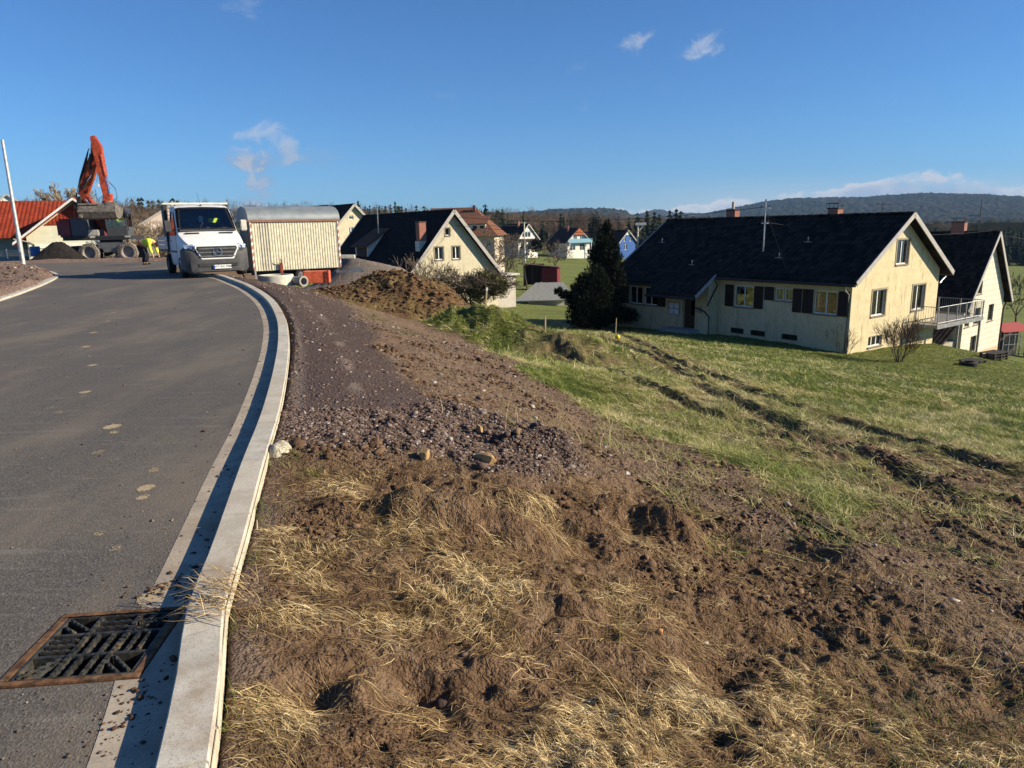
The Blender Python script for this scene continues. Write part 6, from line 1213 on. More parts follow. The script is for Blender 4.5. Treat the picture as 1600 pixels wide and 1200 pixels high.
def scatter_on(name, data, n, s, mt, thr=.1, fl=.8):
    X, Y, z, f = data; k = np.flatnonzero(f.ravel() > thr); k = rng.choice(k, n); x = X.ravel()[k] + rng.normal(0, .02, n); y = Y.ravel()[k] + rng.normal(0, .02, n); zz = z.ravel()[k]; o = stones(name, x, y, s * rng.gamma(1.6, .6, n), mt, .4, fl, zf=lambda a, b2: zz); return o
hp, hd = heap_obj('soil_heap', 'big brown heap of turned soil between the trailer and the lawn', 'soil heap', -3.55, 26.3, 2.5, 1.5, -.12, 1.75, SOILM, .24, .055)
scatter_on('heap_clods', hd, 5200, .030, CLODM)
x, y = hd[0], hd[1]; k = rng.choice(np.flatnonzero((hd[3].ravel() > .15)), 2600); xs, ys, zs = hd[0].ravel()[k], hd[1].ravel()[k], hd[2].ravel()[k]
_zi = zi; zi = lambda X_, Y_: np.interp(0, [0, 1], [0, 1]) + (np.resize(np.repeat(zs, max(1, len(X_) // len(zs))), len(X_)))
strands('heap_straw', xs, ys, rng.random(2600) * 6.28, rng.uniform(.1, .35, 2600), .03 + 0 * xs, .008 + 0 * xs, rng.beta(2, 2, 2600) * .9, STRAWM, seg=3); zi = _zi
hg, hgd = heap_obj('gravel_heap', 'long flat-topped grey gravel heap behind the soil heap', 'gravel heap', -6.1, 33.0, 2.35, 1.3, -.05, 2.65, GRAVM, .05, .10, flat=.55, ox=5.); 
hk, hkd = heap_obj('dark_soil_heap', 'black heap of dug-out material left of the excavator', 'soil heap', -27.0, 43.4, 1.1, .8, .1, 1.05, soil_mat('black_spoil', (.012, .011, .011), (.025, .022, .02), (.05, .042, .035)), .10, .09, ox=9.)
# rocks
def rock(name, label, u, v, s, mt, sink=.3, seed=0, rz=0, cat='rock'):
    p = G(u, v, lambda x, y: zi(np.atleast_1d(x), np.atleast_1d(y)) if np.ndim(x) else zi(np.array([x]), np.array([y]))); r = random.Random(seed); bm = bmesh.new(); bmesh.ops.create_icosphere(bm, subdivisions=3, radius=1)
    cuts = [(Vector((r.gauss(0, 1), r.gauss(0, 1), r.gauss(0, .7))).normalized(), r.uniform(.55, .85)) for _ in range(11)]
    for w in bm.verts:
        for n_, d_ in cuts:
            t = w.co.dot(n_) - d_
            if t > 0: w.co -= n_ * t
        w.co += w.co.normalized() * r.uniform(-.012, .012)
    me = bpy.data.meshes.new(name); 
    for w in bm.verts: w.co = Vector((w.co.x * s[0], w.co.y * s[1], w.co.z * s[2]))
    bm.to_mesh(me); bm.free(); me.materials.append(mt); o = bpy.data.objects.new(name, me); col.objects.link(o); o.location = (p.x, p.y, zi(np.array([p.x]), np.array([p.y]))[0] + s[2] * (1 - 2 * sink)); o.rotation_euler = (.1, -.15, rz); return tag(o, label, cat)
SAND = simple('sandstone', (.42, .27, .12), .9, var=.3, scale=12, bump=.004, dirt=((.14, .09, .05), .6))
rock('rock', 'largest flat tan stone lying in front of the gravel rubble', 758, 722, (.125, .075, .055), SAND, .25, 3, -.5); rock('rock', 'smaller tan stone left of the large flat one', 664, 716, (.055, .05, .06), SAND, .2, 5, .4); rock('rock', 'narrow pale stone standing on the rubble crest', 750, 678, (.03, .05, .07), SAND, .2, 8, .3); rock('rock', 'small orange stone on the bare soil in the foreground', 1031, 990, (.022, .02, .016), simple('orange_stone', (.5, .24, .1), .9), .2, 2)
rock('rock', 'white pebble at the right of the rubble', 980, 742, (.03, .025, .02), simple('white_stone', (.6, .58, .54), .9), .2, 12); rock('rock', 'single light stone on the asphalt near the drain', 218, 913, (.014, .012, .012), simple('white_stone', (.6, .58, .54), .9), .1, 4)
# lump of spilt kerb concrete
p = G(432, 712); bm = bmesh.new(); bmesh.ops.create_uvsphere(bm, u_segments=40, v_segments=26, radius=1)
for w in bm.verts: q_ = w.co.copy(); k = 1 + .04 * math.sin(q_.x * 4 + q_.z * 3) + .02 * math.sin(q_.y * 9 + q_.x * 7) + random.uniform(-.012, .012); w.co = Vector((q_.x * .125 * k, q_.y * .20 * k, q_.z * .17 * k))
me = bpy.data.meshes.new('concrete_lump'); bm.to_mesh(me); bm.free(); me.shade_smooth(); m, nt, b = mat('spilt_concrete'); pos = nt.n('ShaderNodeTexCoord').outputs['Object']; v = nt.voro(pos, 70); link(nt, b, color=nt.ramp(v.outputs['Color'], [(0, (.22, .18, .12)), (.5, (.40, .36, .27)), (1, (.56, .52, .41))]), rough=.95, normal=nt.bump(nt.math('ADD', v.outputs['Distance'], nt.noise(pos, 30, 5, .7)), .6, .005)); me.materials.append(m)
cl = bpy.data.objects.new('concrete_lump', me); col.objects.link(cl); cl.location = (p.x + .02, p.y + .06, p.z - .085); tag(cl, 'pale rounded lump of spilt concrete against the back of the kerb', 'concrete lump')
# left lamp post without its lamp
def post(name, label, cat, u, v, Y, h, r, mt, lean=(0, 0), group=None):
    p = at(u, v, Y); e_ = empty(name, (p.x, p.y, p.z), 0, label, cat, group); e_.rotation_euler = (lean[1], lean[0], 0); MB().cyl((0, 0, -.3), (0, 0, h * .28), r * 1.35, r * 1.3, 12).cyl((0, 0, h * .28), (0, 0, h * .3), r * 1.3, r, 12).cyl((0, 0, h * .3), (0, 0, h), r, r * .8, 12).build('shaft', mt, e_, smooth=True); return e_
lp = post('lamp_post', 'bare grey steel lamp post without a lamp in the gravel bed at the left', 'lamp post', 37.5, 420.5, 32.5, 5.55, .075, simple('pale_galvanised', (.50, .50, .48), .5, .5)); MB().bb(-.05, .05, -.115, -.105, .35, .75).build('hatch', STEEL, lp)
fp = [at(u, 404, 55) for u in (-60, 48)]; FE = empty('low_fence', (fp[0].x, fp[0].y, fp[0].z), math.atan2(fp[1].y - fp[0].y, fp[1].x - fp[0].x), 'low grey fence in front of the red roofed house', 'fence'); ln = (fp[1] - fp[0]).length
q = MB().box((ln / 2, 0, .5), (ln, .05, .04)).box((ln / 2, 0, .12), (ln, .05, .04)); q.build('rail', STEEL, FE); q = MB()
for k in range(int(ln / .11)): q.box((k * .11, 0, .3), (.02, .02, .42))
q.build('bar', STEEL, FE)
for k in range(4): MB().box((k * ln / 3, 0, .3), (.07, .07, .7)).build('post', STEEL, FE)
p = at(56, 398, 46); BC = empty('blue_barrel', (p.x, p.y, p.z - .1), 0, 'blue plastic barrel beside the black heap', 'barrel'); MB().lathe([(0, 0), (.27, 0), (.29, .1), (.27, .3), (.29, .5), (.27, .62), (0, .62)], (0, 0, 0), 'Z', 20).build('shell', simple('blue_plastic', (.05, .14, .34), .5), BC, smooth=True)
# things under and beside the trailer
p = at(432, 444, 24.3); CR = MB(); CR.lathe([(.50, 0), (.58, 0), (.58, .34), (.55, .37), (.50, .37), (.50, 0)], (0, 0, 0), 'Z', 40); cr = CR.build('concrete_ring', simple('pale_concrete', (.52, .50, .42), .9, bump=.003), smooth=True, angle=40); cr.location = (p.x, p.y, p.z - .05); tag(cr, 'pale concrete shaft ring under the front of the site trailer', 'concrete ring')
p = at(466, 440, 24.2); CP_ = MB(); CP_.lathe([(.12, -.25), (.15, -.25), (.15, .22), (.18, .22), (.18, .32), (.12, .32), (.12, -.25)], (0, 0, 0), 'Y', 28); cpo = CP_.build('concrete_pipe', simple('grey_concrete', (.28, .27, .25), .9), smooth=True, angle=40); cpo.location = (p.x, p.y, p.z + .02); cpo.rotation_euler = (0, 0, .9 + math.pi); tag(cpo, 'short grey pipe lying beside the concrete ring', 'pipe')
p = at(496, 441, 26.2); OB = empty('orange_skip', (p.x, p.y, p.z), .15, 'orange steel tool box standing under the site trailer', 'tool box'); MB().box((0, 0, .2), (.92, .7, .42)).build('body', simple('orange_red_steel', (.62, .12, .05), .6, var=.2, dirt=((.4, .25, .18), .4)), OB, bevel=.01); q = MB(); [q.box((x_, -.36, .2), (.04, .03, .42)) for x_ in (-.43, .35, .43)]; q.build('rib', RUSTR, OB); MB().box((.40, -.1, .2), (.06, .06, .62)).build('prop', DKG, OB)
p = at(548, 424, 25.5); GBM = empty('steel_barrier', (p.x, p.y, p.z), .1, 'galvanised steel beam on a thin leg at the edge of the soil heap', 'steel beam'); MB().box((0, 0, 0), (1.0, .08, .07)).box((.2, 0, .09), (.5, .1, .08)).tube([(.15, 0, .1), (.3, 0, .38)], .015, 5).build('beam', STEEL, GBM); MB().cyl((-.42, 0, 0), (-.42, 0, -.62), .018, n=6).box((-.42, 0, -.62), (.3, .15, .02)).build('leg', simple('rusty_leg', (.16, .08, .04), .8), GBM)
p = at(541, 401, 31.5); s_ = MB().box((0, 0, 0), (.75, .4, .16)).build('concrete_slab', simple('pale_concrete', (.52, .50, .42), .9, bump=.003), bevel=.02); s_.location = p; s_.rotation_euler = (0, .02, .1); tag(s_, 'pale concrete slab lying on the gravel heap by the trailer', 'slab')
# stakes
WOOD = simple('pale_wood', (.42, .33, .2), .8, var=.25, scale=14); WOODW = simple('white_topped_wood', (.6, .58, .52), .8)
def stake(label, u, v, h, lean=.05, w=.024, top=None):
    p = G(u, v, lambda x, y: ground(np.atleast_1d(x), np.atleast_1d(y))); o = empty('survey_stake', (p.x, p.y, p.z), .3, label, 'stake', 'survey stakes in the grass'); o.rotation_euler = (lean, lean, .3); MB().box((0, 0, h / 2 - .1), (w, w, h + .2), tx=.9, ty=.9).build('shaft', WOOD, o)
    if top: MB().box((0, 0, h - .04), (w * 1.1, w * 1.1, .1)).build('painted_top', top, o)
    return o
stake('wooden stake standing on the grassy mound', 759, 481, .62, .07, .05, WOODW); stake('short wooden stake at the edge of the shaded lawn', 852, 517, .42, .02, .04); stake('tall thin stake in front of the bungalow corner', 962, 522, .85, .03, .035); stake('tiny dark peg in the grass before the bungalow wall', 1218, 556, .25, 0, .04)
p = G(965, 533); y_ = MB().ball((0, 0, .10), .11, 14, 8, (1, .8, .9)).box((0, 0, .02), (.06, .06, .1)).build('yellow_marker', simple('yellow_plastic', (.75, .62, .03), .5), smooth=True); y_.location = (p.x, p.y, zg(p.x, p.y) + .03); tag(y_, 'small yellow marker cap lying in the rutted grass', 'marker')
# clutter below the tall house
def onb(u, v): return G(u, v, base)
p = onb(1513, 572); e_ = empty('old_tyre', (p.x, p.y, p.z + .12), 0, 'old black tyre lying on the grass near the tall pale house', 'tyre'); t_ = MB(); t_.lathe([(.2, -.1), (.34, -.12), (.4, -.07), (.4, .07), (.34, .12), (.2, .1)], (0, 0, 0), 'Z', 30); t_.build('tyre', RUB, e_, smooth=True); rr_ = MB(); rr_.lathe([(0, 0), (.2, .02), (.21, -.08)], (0, 0, .0), 'Z', 24); rr_.build('rim', simple('dusty_rim', (.25, .23, .21), .7), e_)
def pallet(label, u, v, s=1., rz=0., n=3):
    p = onb(u, v); e_ = empty('pallet_stack', (p.x, p.y, p.z), rz, label, 'pallet stack'); q = MB(); bq = MB()
    for k in range(n):
        z0 = k * .145
        for j in range(5): q.box((0, -.34 + j * .17, z0 + .12), (1.1 * s, .11, .02))
        for j in (-.45, 0, .45):
            for i2 in (-.34, 0, .34): bq.box((j * s, i2, z0 + .06), (.1, .1, .08))
            q.box((j * s, 0, z0 + .01), (.1, .8, .02))
    mt = simple('dark_old_wood', (.04, .033, .03), .9); q.build('boards', mt, e_); bq.build('block', mt, e_); return e_
pallet('dark pallet stack at the foot of the tall pale house', 1552, 562, 1.3, .5, 3); pallet('low dark pallet lying left of the pallet stack', 1520, 566, .9, .4, 1)

# puddle in the planting bed
m, nt, b = mat('water'); link(nt, b, color=(.05, .06, .05), rough=.04, spec=.6); b.inputs['IOR'].default_value = 1.33
wp = [(PUD[0] + 2.3 * math.cos(a) * (1 + .06 * math.sin(3 * a)), PUD[1] + 1.6 * math.sin(a)) for a in np.linspace(0, 2 * math.pi, 40, endpoint=False)]
tag(plan_mesh('puddle', wp, [], lambda x, y: 0 * x + float(base(*PUD)) - .06, m, 0), kind='structure')
# wires between the houses
bpy.context.view_layer.update()
WIRE = simple('black_wire', (.02, .02, .02), .6)
def wpos(H, x_, y_, z_): return H.root.matrix_world @ Vector((x_, y_, z_))
def wire(label, a, b2, sag, r=.012, name='power_line'):
    pts = [a.lerp(b2, t) - Vector((0, 0, sag * 4 * t * (1 - t))) for t in np.linspace(0, 1, 15)]; return tag(MB().tube(pts, r, 5).build(name, WIRE), label, 'power line')
mt_ = wpos(H1, MAST[0], MAST[1], 7.65); wire('upper power line from the bungalow mast to the steep roof mast', mt_, wpos(H3, 10.3, -2.6, 8.4), 1.1, .016); wire('lower power line from the bungalow mast to the steep roof mast', wpos(H1, MAST[0], MAST[1], 6.8), wpos(H3, 10.3, -2.6, 7.75), 1.1, .016)
fp_ = at(818, 352, 100); wire('thin power line crossing the far field', wpos(H3, 10.3, -2.6, 8.2), fp_, .6, .02); wire('power line leaving the tall pale house gable to the right', wpos(H2, .2, -4.05, 9.0), at(1700, 372, 60), .4, .016); wire('power line from the bungalow roof to the tall pale house', wpos(H1, MAST[0], MAST[1], 6.8), wpos(H2, .2, -4.05, 9.1), .5, .012)
MB().box((0, 0, 0), (.1, .1, .3)).build('insulator_bracket', ZINC, H2.root).location = (.2, -4.05, 8.95)
up_ = post('utility_pole', 'thin pale pole standing in the far field', 'utility pole', 820, 407, 100, 5.2, .10, WOODW); MB().box((0, 0, 5.1), (.9, .08, .08)).build('crossbar', WOODW, up_)
g_ = at(996, 392, 52); bz_ = float(base(g_.x, g_.y)); br_ = empty('bracket_pole', (g_.x, g_.y, bz_), 0, 'white pole with a short bracketed arm behind the bungalow roof', 'pole'); hh_ = at(996, 350, 52).z - bz_; MB().cyl((0, 0, 0), (0, 0, hh_), .075, .06, 10).build('shaft', WOODW, br_, smooth=True); MB().box((.22, 0, hh_), (.75, .16, .18)).tube([(0, 0, hh_ - .6), (.42, 0, hh_ - .08)], .035, 6).build('arm', WOODW, br_)
pw = at(842, 463, 70); wp_ = empty('white_post', (pw.x, pw.y, pw.z - .4), 0, 'white post with slanted cap before the grey garage roof', 'post'); MB().box((0, 0, .8), (.09, .09, 1.6)).build('shaft', WOODW, wp_); MB().box((.12, 0, 1.65), (.5, .2, .16), ry=-.3).build('cap', WOODW, wp_)

# ---------------------------------------------------------------- people
def skin(name, V, E_, Rr, mt, parent, sub=2, root=0):
    me = bpy.data.meshes.new(name); me.from_pydata(V, E_, []); o = bpy.data.objects.new(name, me); col.objects.link(o); md = o.modifiers.new('s', 'SKIN'); md.use_smooth_shade = True
    for i, r in enumerate(Rr): sv = me.skin_vertices[0].data[i]; sv.radius = (r, r) if not isinstance(r, tuple) else r
    for i in range(len(V)): me.skin_vertices[0].data[i].use_root = (i == root)
    o.modifiers.new('u', 'SUBSURF').levels = sub; o.modifiers['u'].render_levels = sub
    dg = bpy.context.evaluated_depsgraph_get(); dg.update(); m2 = bpy.data.meshes.new_from_object(o.evaluated_get(dg)); bpy.data.objects.remove(o); m2.materials.clear(); m2.materials.append(mt); o = bpy.data.objects.new(name, m2); col.objects.link(o); o.parent = parent; m2.shade_smooth(); return o
SKINM = simple('skin', (.50, .28, .19), .6, var=.08); VEST = simple('hi_vis_yellow', (.62, .75, .06), .8); HORG = simple('hi_vis_orange', (.85, .16, .02), .8); TROU = simple('dark_trousers', (.018, .02, .03), .9); HAIR = simple('dark_hair', (.03, .02, .015), .8); REFL = simple('reflective_band', (.6, .62, .62), .4)
wk = at(229, 414.3, 34.5)
PR = empty('worker', (wk.x, wk.y, wk.z), R_(-8), 'worker in a yellow and orange hi-vis jacket bending down behind the truck', 'person')
PR.name = 'person'
# body: bent forward from the hips, arms hanging, knees a little flexed
bv = [(-.10, 0, .90), (.08, 0, 1.04), (.28, 0, 1.10), (.42, 0, 1.08), (.52, 0, 1.04), (.60, 0, .98), (.66, 0, .90),
      (-.10, .10, .86), (.02, .13, .48), (-.08, .14, .08), (.08, .16, .03), (-.10, -.10, .86), (.06, -.13, .48), (-.04, -.14, .08), (.12, -.16, .03),
      (.40, .19, 1.04), (.46, .22, .76), (.54, .19, .52), (.57, .18, .43), (.40, -.19, 1.04), (.44, -.22, .76), (.50, -.19, .52), (.53, -.18, .43)]
be_ = [(0, 1), (1, 2), (2, 3), (3, 4), (4, 5), (5, 6), (0, 7), (7, 8), (8, 9), (9, 10), (0, 11), (11, 12), (12, 13), (13, 14), (3, 15), (15, 16), (16, 17), (17, 18), (3, 19), (19, 20), (20, 21), (21, 22)]
brr = [.13, .13, .15, .13, .06, .095, .085, .10, .065, .05, .045, .10, .065, .05, .045, .06, .045, .03, (.035, .02), .06, .045, .03, (.035, .02)]
for hi, sg in ((18, 1), (22, -1)):
    hx, hy, hz_ = bv[hi]
    for k in range(5):
        b0 = len(bv); oy = (-.03 + .02 * k); L_ = (.05, .075, .08, .075, .06)[k]
        if k == 0: bv += [(hx + .02, hy - sg * .035, hz_ + .02), (hx + .05, hy - sg * .05, hz_ - .01)]
        else: bv += [(hx + .01 + .003 * k, hy + sg * oy, hz_ - L_ * .5), (hx + .03, hy + sg * oy, hz_ - L_)]
        be_ += [(hi, b0), (b0, b0 + 1)]; brr += [.010, .008]
skin('body', bv, be_, brr, SKINM, PR)
jk = skin('jacket', [(-.10, 0, .93), (.08, 0, 1.06), (.28, 0, 1.12), (.42, 0, 1.09), (.49, 0, 1.05), (.40, .20, 1.05), (.46, .23, .76), (.53, .20, .55), (.40, -.20, 1.05), (.44, -.23, .76), (.50, -.20, .55)], [(0, 1), (1, 2), (2, 3), (3, 4), (3, 5), (5, 6), (6, 7), (3, 8), (8, 9), (9, 10)], [.185, .18, .19, .165, .09, .095, .075, .065, .095, .075, .065], VEST, PR)
hb = MB(); 
d_ = Vector((.18, 0, .13)).normalized()
def ringband(c, ry_, rz_, w, mt, name, par):
    q = MB(); n = 24; c = Vector(c); nz = d_; s1 = Vector((0, 1, 0)); s2 = nz.cross(s1)
    for off, in ((-w,), (w,)):
        for k in range(n): a = 2 * math.pi * k / n; q.v.append(tuple(c + nz * off + s1 * ry_ * math.cos(a) + s2 * rz_ * math.sin(a)))
    q.f = [(k, (k + 1) % n, n + (k + 1) % n, n + k) for k in range(n)]; q.mi = [0] * n; return q.build(name, mt, par, smooth=True)
ringband((-.08, 0, .95), .205, .20, .075, HORG, 'orange_hem', PR); ringband((.02, 0, 1.02), .208, .203, .02, REFL, 'reflective_band', PR)
skin('trousers', [(-.12, 0, .88), (-.10, .10, .82), (.02, .13, .48), (-.08, .14, .12), (-.10, -.10, .82), (.06, -.13, .48), (-.04, -.14, .12)], [(0, 1), (1, 2), (2, 3), (0, 4), (4, 5), (5, 6)], [.165, .13, .095, .085, .13, .095, .085], TROU, PR)
for sg, xo in ((1, -.06), (-1, -.02)): MB().ball((xo + .05, sg * .15, .05), .075, 12, 8, (1.9, .8, .8)).build('boot', RUB, PR, smooth=True)
hd_ = MB().ball((.64, 0, .93), .11, 16, 12, (1, .82, 1.12)).build('head', SKINM, PR, smooth=True); MB().ball((.665, 0, .955), .118, 16, 10, (.95, .86, 1.0)).build('hair', HAIR, hd_, smooth=True)
q = MB().ball((.57, 0, .87), .022, 8, 6).ball((.655, .095, .91), .022, 8, 6, (1, .4, 1.3)).ball((.655, -.095, .91), .022, 8, 6, (1, .4, 1.3)); q.build('nose_and_ears', SKINM, hd_, smooth=True); q = MB().ball((.56, .035, .91), .011, 8, 6).ball((.56, -.035, .91), .011, 8, 6); q.build('eye', HAIR, hd_, smooth=True); MB().box((.575, 0, .835), (.012, .05, .010)).build('mouth', simple('lips', (.35, .12, .1), .6), hd_)
# the driver in the cab
bpy.context.view_layer.update()
DP = EX.matrix_world @ Vector((.42, -.70, 1.25)); DV = empty('person', tuple(DP), R_(8), 'excavator driver in a yellow-green hi-vis jacket sitting in the cab', 'person')
skin('body', [(0, 0, .95), (0, 0, 1.15), (.02, 0, 1.36), (.04, 0, 1.47), (.06, 0, 1.58), (.3, .1, .95), (.33, .1, .65), (.3, -.1, .95), (.33, -.1, .65), (.03, .18, 1.33), (.12, .22, 1.1), (.34, .14, 1.1), (.03, -.18, 1.33), (.12, -.22, 1.1), (.34, -.14, 1.1)], [(0, 1), (1, 2), (2, 3), (3, 4), (0, 5), (5, 6), (0, 7), (7, 8), (2, 9), (9, 10), (10, 11), (2, 12), (12, 13), (13, 14)], [.13, .13, .12, .05, .10, .08, .05, .08, .05, .06, .045, .035, .06, .045, .035], SKINM, DV)
skin('jacket', [(0, 0, 1.0), (0, 0, 1.15), (.02, 0, 1.36), (.03, 0, 1.43), (.03, .19, 1.33), (.12, .23, 1.1), (.3, .15, 1.1), (.03, -.19, 1.33), (.12, -.23, 1.1), (.3, -.15, 1.1)], [(0, 1), (1, 2), (2, 3), (2, 4), (4, 5), (5, 6), (2, 7), (7, 8), (8, 9)], [.17, .17, .155, .08, .085, .065, .055, .085, .065, .055], VEST, DV)
skin('trousers', [(0, 0, .95), (.3, .1, .95), (.34, .1, .55), (.3, -.1, .95), (.34, -.1, .55)], [(0, 1), (1, 2), (0, 3), (3, 4)], [.14, .10, .07, .10, .07], TROU, DV); MB().ball((.05, 0, 1.60), .12, 14, 8, (1, .85, 1)).build('hair', HAIR, DV, smooth=True)
ch(MB().box((.72 , -.7, .84), (.45, .5, .14)).box((.50, -.7, 1.15), (.10, .48, .6)), 'seat', simple('seat_black', (.02, .02, .022), .8), par=cb)

# dirt gathered in the gutter above the drain
for (u, v, r1_, r2_, n) in ((325, 925, .05, .06, 260), (262, 918, .05, .05, 120), (345, 860, .05, .25, 160), (300, 1010, .02, .05, 60), (200, 1110, .05, .2, 90)):
    p = G2(u, v, fn); x = p[0] + rng.normal(0, r1_, n); y = p[1] + rng.normal(0, r2_, n); k = (pdist(x, y, KERB) > .012) & (sdf(x, y, ROADP) < 0) & (sdf(x, y, GRIDR) > .012); x, y = x[k], y[k]
    stones('gutter_dirt', x, y, .0016 + rng.gamma(1.1, .0032, len(x)), CLODM, .3, .8, zf=rz2, jit=.45)
for i, (u, v, tu, tv, lb) in enumerate(((1443, 985, 1444, 893, 'tall pale upright stalk at the right of the foreground'), (850, 887, 897, 806, 'pale leaning stalk in the straw at the middle of the foreground'), (1205, 1150, 1150, 1010, 'thin dark stalk leaning in the grass at lower right'))):
    p = G(u, v); d = ray(tu, tv); tt_ = (p.y - .0) / d[1]; q_ = Vector((d[0] * tt_, p.y, CAM_H + d[2] * tt_)); z0 = zi(np.array([p.x]), np.array([p.y]))[0]; q_.z += 0
    tag(MB().tube([(p.x, p.y, z0 - .02), ((p.x + q_.x) / 2 + .01, p.y + .01, (z0 + q_.z) / 2), tuple(q_)], [.0022, .0018, .0010], 5).build('dry_stalk', simple('pale_stalk', (.55, .46, .30), .8) if i < 2 else simple('dark_stalk', (.12, .08, .05), .8)), lb, 'stalk')
# ---------------------------------------------------------------- trees, woods, hills
BARK = simple('bark', (.10, .075, .055), .95, var=.35, scale=10); TWIG = simple('bare_twigs', (.17, .13, .095), .95, var=.3, scale=3); TWIGL = simple('pale_twigs', (.26, .21, .15), .95, var=.3, scale=3)
def branches(h, spread, seed, levels=5, up=.35, trunk_h=.25, nsplit=(2, 3), r0=None, stems=1, minr=.006, twist=.35, decay=.74):
    """recursive bare crown; returns two lists of (p0, p1, r0, r1): wood and twigs"""
    r = random.Random(seed); wood, tw = [], []; r0 = r0 or h * .022
    def go(p, d, l, rad, lev):
        segs = 2; q = p
        for s in range(segs):
            d = (d + Vector((r.gauss(0, .12), r.gauss(0, .12), r.gauss(0, .08) + up * .12))).normalized(); q2 = q + d * l / segs; r1 = max(minr, rad * (.86 if s == 0 else .74)); (wood if lev < 3 else tw).append((q, q2, rad, r1)); q, rad = q2, r1
            if lev >= 1 and r.random() < .55: side(q, d, l * .6, rad * .6, lev + 1)
        if lev < levels:
            for k in range(r.randint(*nsplit)): side(q, d, l * decay * r.uniform(.8, 1.15), rad * .75, lev + 1)
    def side(p, d, l, rad, lev):
        if lev > levels: return
        a = r.uniform(0, 6.28); t = d.orthogonal().normalized(); t.rotate(Matrix.Rotation(a, 3, d)); nd = (d + t * r.uniform(.35, .85) * spread).normalized(); go(p, nd, l, max(minr, rad), lev)
    for s in range(stems):
        a = 6.28 * s / max(1, stems) + r.uniform(-.4, .4); o = Vector((math.cos(a), math.sin(a), 0)) * (0 if stems == 1 else .05 * h); d = Vector((0, 0, 1)) if stems == 1 else Vector((math.cos(a) * r.uniform(.15, .75) * spread, math.sin(a) * r.uniform(.15, .75) * spread, 1)).normalized()
        go(o, d, h * (trunk_h if stems == 1 else trunk_h * r.uniform(.8, 1.2)), r0 if stems == 1 else r0 * .6, 0 if stems == 1 else 1)
    return wood, tw
def segs_mesh(segs, n=4):
    V, F = [], []
    for p0, p1, a, b2 in segs:
        d = p1 - p0
        if d.length < 1e-6: continue
        u = d.orthogonal().normalized(); w = d.cross(u).normalized(); i0 = len(V)
        for p, rr in ((p0, a), (p1, b2)):
            for k in range(n): t = 6.283 * k / n; V.append(p + u * rr * math.cos(t) + w * rr * math.sin(t))
        F += [(i0 + k, i0 + (k + 1) % n, i0 + n + (k + 1) % n, i0 + n + k) for k in range(n)]
    return V, F
def bare_tree(name, label, cat, pos, h, seed, group=None, spread=1., mt=None, sink=.1, **kw):
    e_ = empty(name, tuple(pos), 0, label, cat, group); wood, tw = branches(h, spread, seed, **kw)
    top = max(s[1].z for s in wood + tw); k = h / top
    for nm, sg, n, m_ in (('trunk', wood, 5, BARK), ('crown', tw, 3, mt or TWIG)):
        V, F = segs_mesh([(a * k, b2 * k, r0, r1) for a, b2, r0, r1 in sg], n); mb = MB(); mb.v = [tuple(v) for v in V]; mb.f = F
        me = bpy.data.meshes.new(nm); me.from_pydata(mb.v, [], mb.f); me.materials.append(m_); o = bpy.data.objects.new(nm, me); col.objects.link(o); o.parent = e_
    e_.location.z -= sink; return e_
def gp(u, v, Y): p = at(u, v, Y); p.z = float(base(p.x, p.y)); return p
def th(u, v, Y): p = at(u, v, Y); return p.z - float(base(p.x, p.y))
bare_tree('bare_tree', 'wide bare tree rising behind the red roofed house', 'tree', gp(92, 300, 88), th(92, 282, 88), 4, spread=.9, levels=6, minr=.026, up=1.1, trunk_h=.16, mt=TWIGL, nsplit=(2, 3))
for (u, v, Y, s, lb) in ((797, 362, 92, 11, 'bare fruit tree just right of the steep black roof, nearest of the orchard'), (772, 385, 84, 12, 'low bare tree against the farmhouse wall'), (823, 388, 100, 13, 'small bare tree beside the thin field pole'), (866, 372, 118, 14, 'round-crowned bare tree in front of the chalet with the blue balcony')): bare_tree('fruit_tree', lb, 'tree', gp(u, v, Y), th(u, v, Y), s, 'bare orchard trees in the field', spread=1.15, levels=5, minr=.022, trunk_h=.22)
bare_tree('bare_tree', 'large bare tree behind the gap between bungalow and tall house', 'tree', gp(1468, 350, 120), th(1468, 348, 120), 21, spread=1., levels=6, minr=.03); bare_tree('bare_tree', 'bare tree in the green field at the right edge', 'tree', gp(1597, 430, 88), th(1597, 425, 88), 22, spread=1.1, levels=5, minr=.03)
bare_tree('bare_tree', 'bare tree behind the farmhouse corner', 'tree', gp(752, 355, 105), th(752, 352, 105), 23, spread=1.1, levels=5, minr=.025)
sp_ = G(1405, 566); bare_tree('bare_shrub', 'bare many-stemmed shrub on the grass in front of the bungalow gable', 'shrub', (sp_.x, sp_.y, float(base(sp_.x, sp_.y))), th(1405, 488, sp_.y), 31, mt=simple('shrub_twigs', (.20, .12, .075), .9), stems=15, levels=5, trunk_h=.34, minr=.006, r0=.035, spread=.75, up=.9, nsplit=(2, 2), decay=.8)
for k, (u, v, Y, vt) in enumerate(((1316, 553, 34.9, 500), (1325, 553, 35, 520))): bare_tree('wall_stems', ('thin bare stems climbing at the bungalow corner downpipe', 'short bare stems beside the bungalow corner')[k], 'shrub', gp(u, v, Y), th(u, vt, Y), 41 + k, stems=4, levels=3, trunk_h=.5, minr=.006, r0=.012, spread=.4, mt=TWIG)
HL = ['tall bare shrub right of the excavator cab', 'bare shrub in front of the pink house', 'bare shrub against the truck headboard', 'low tangled shrub behind the excavator blade', 'low shrub behind the worker', 'low tangled shrub left of the worker', 'bare shrub right above the dozer blade', 'tall thin shrub behind the worker', 'bare shrub at the foot of the pink gable']
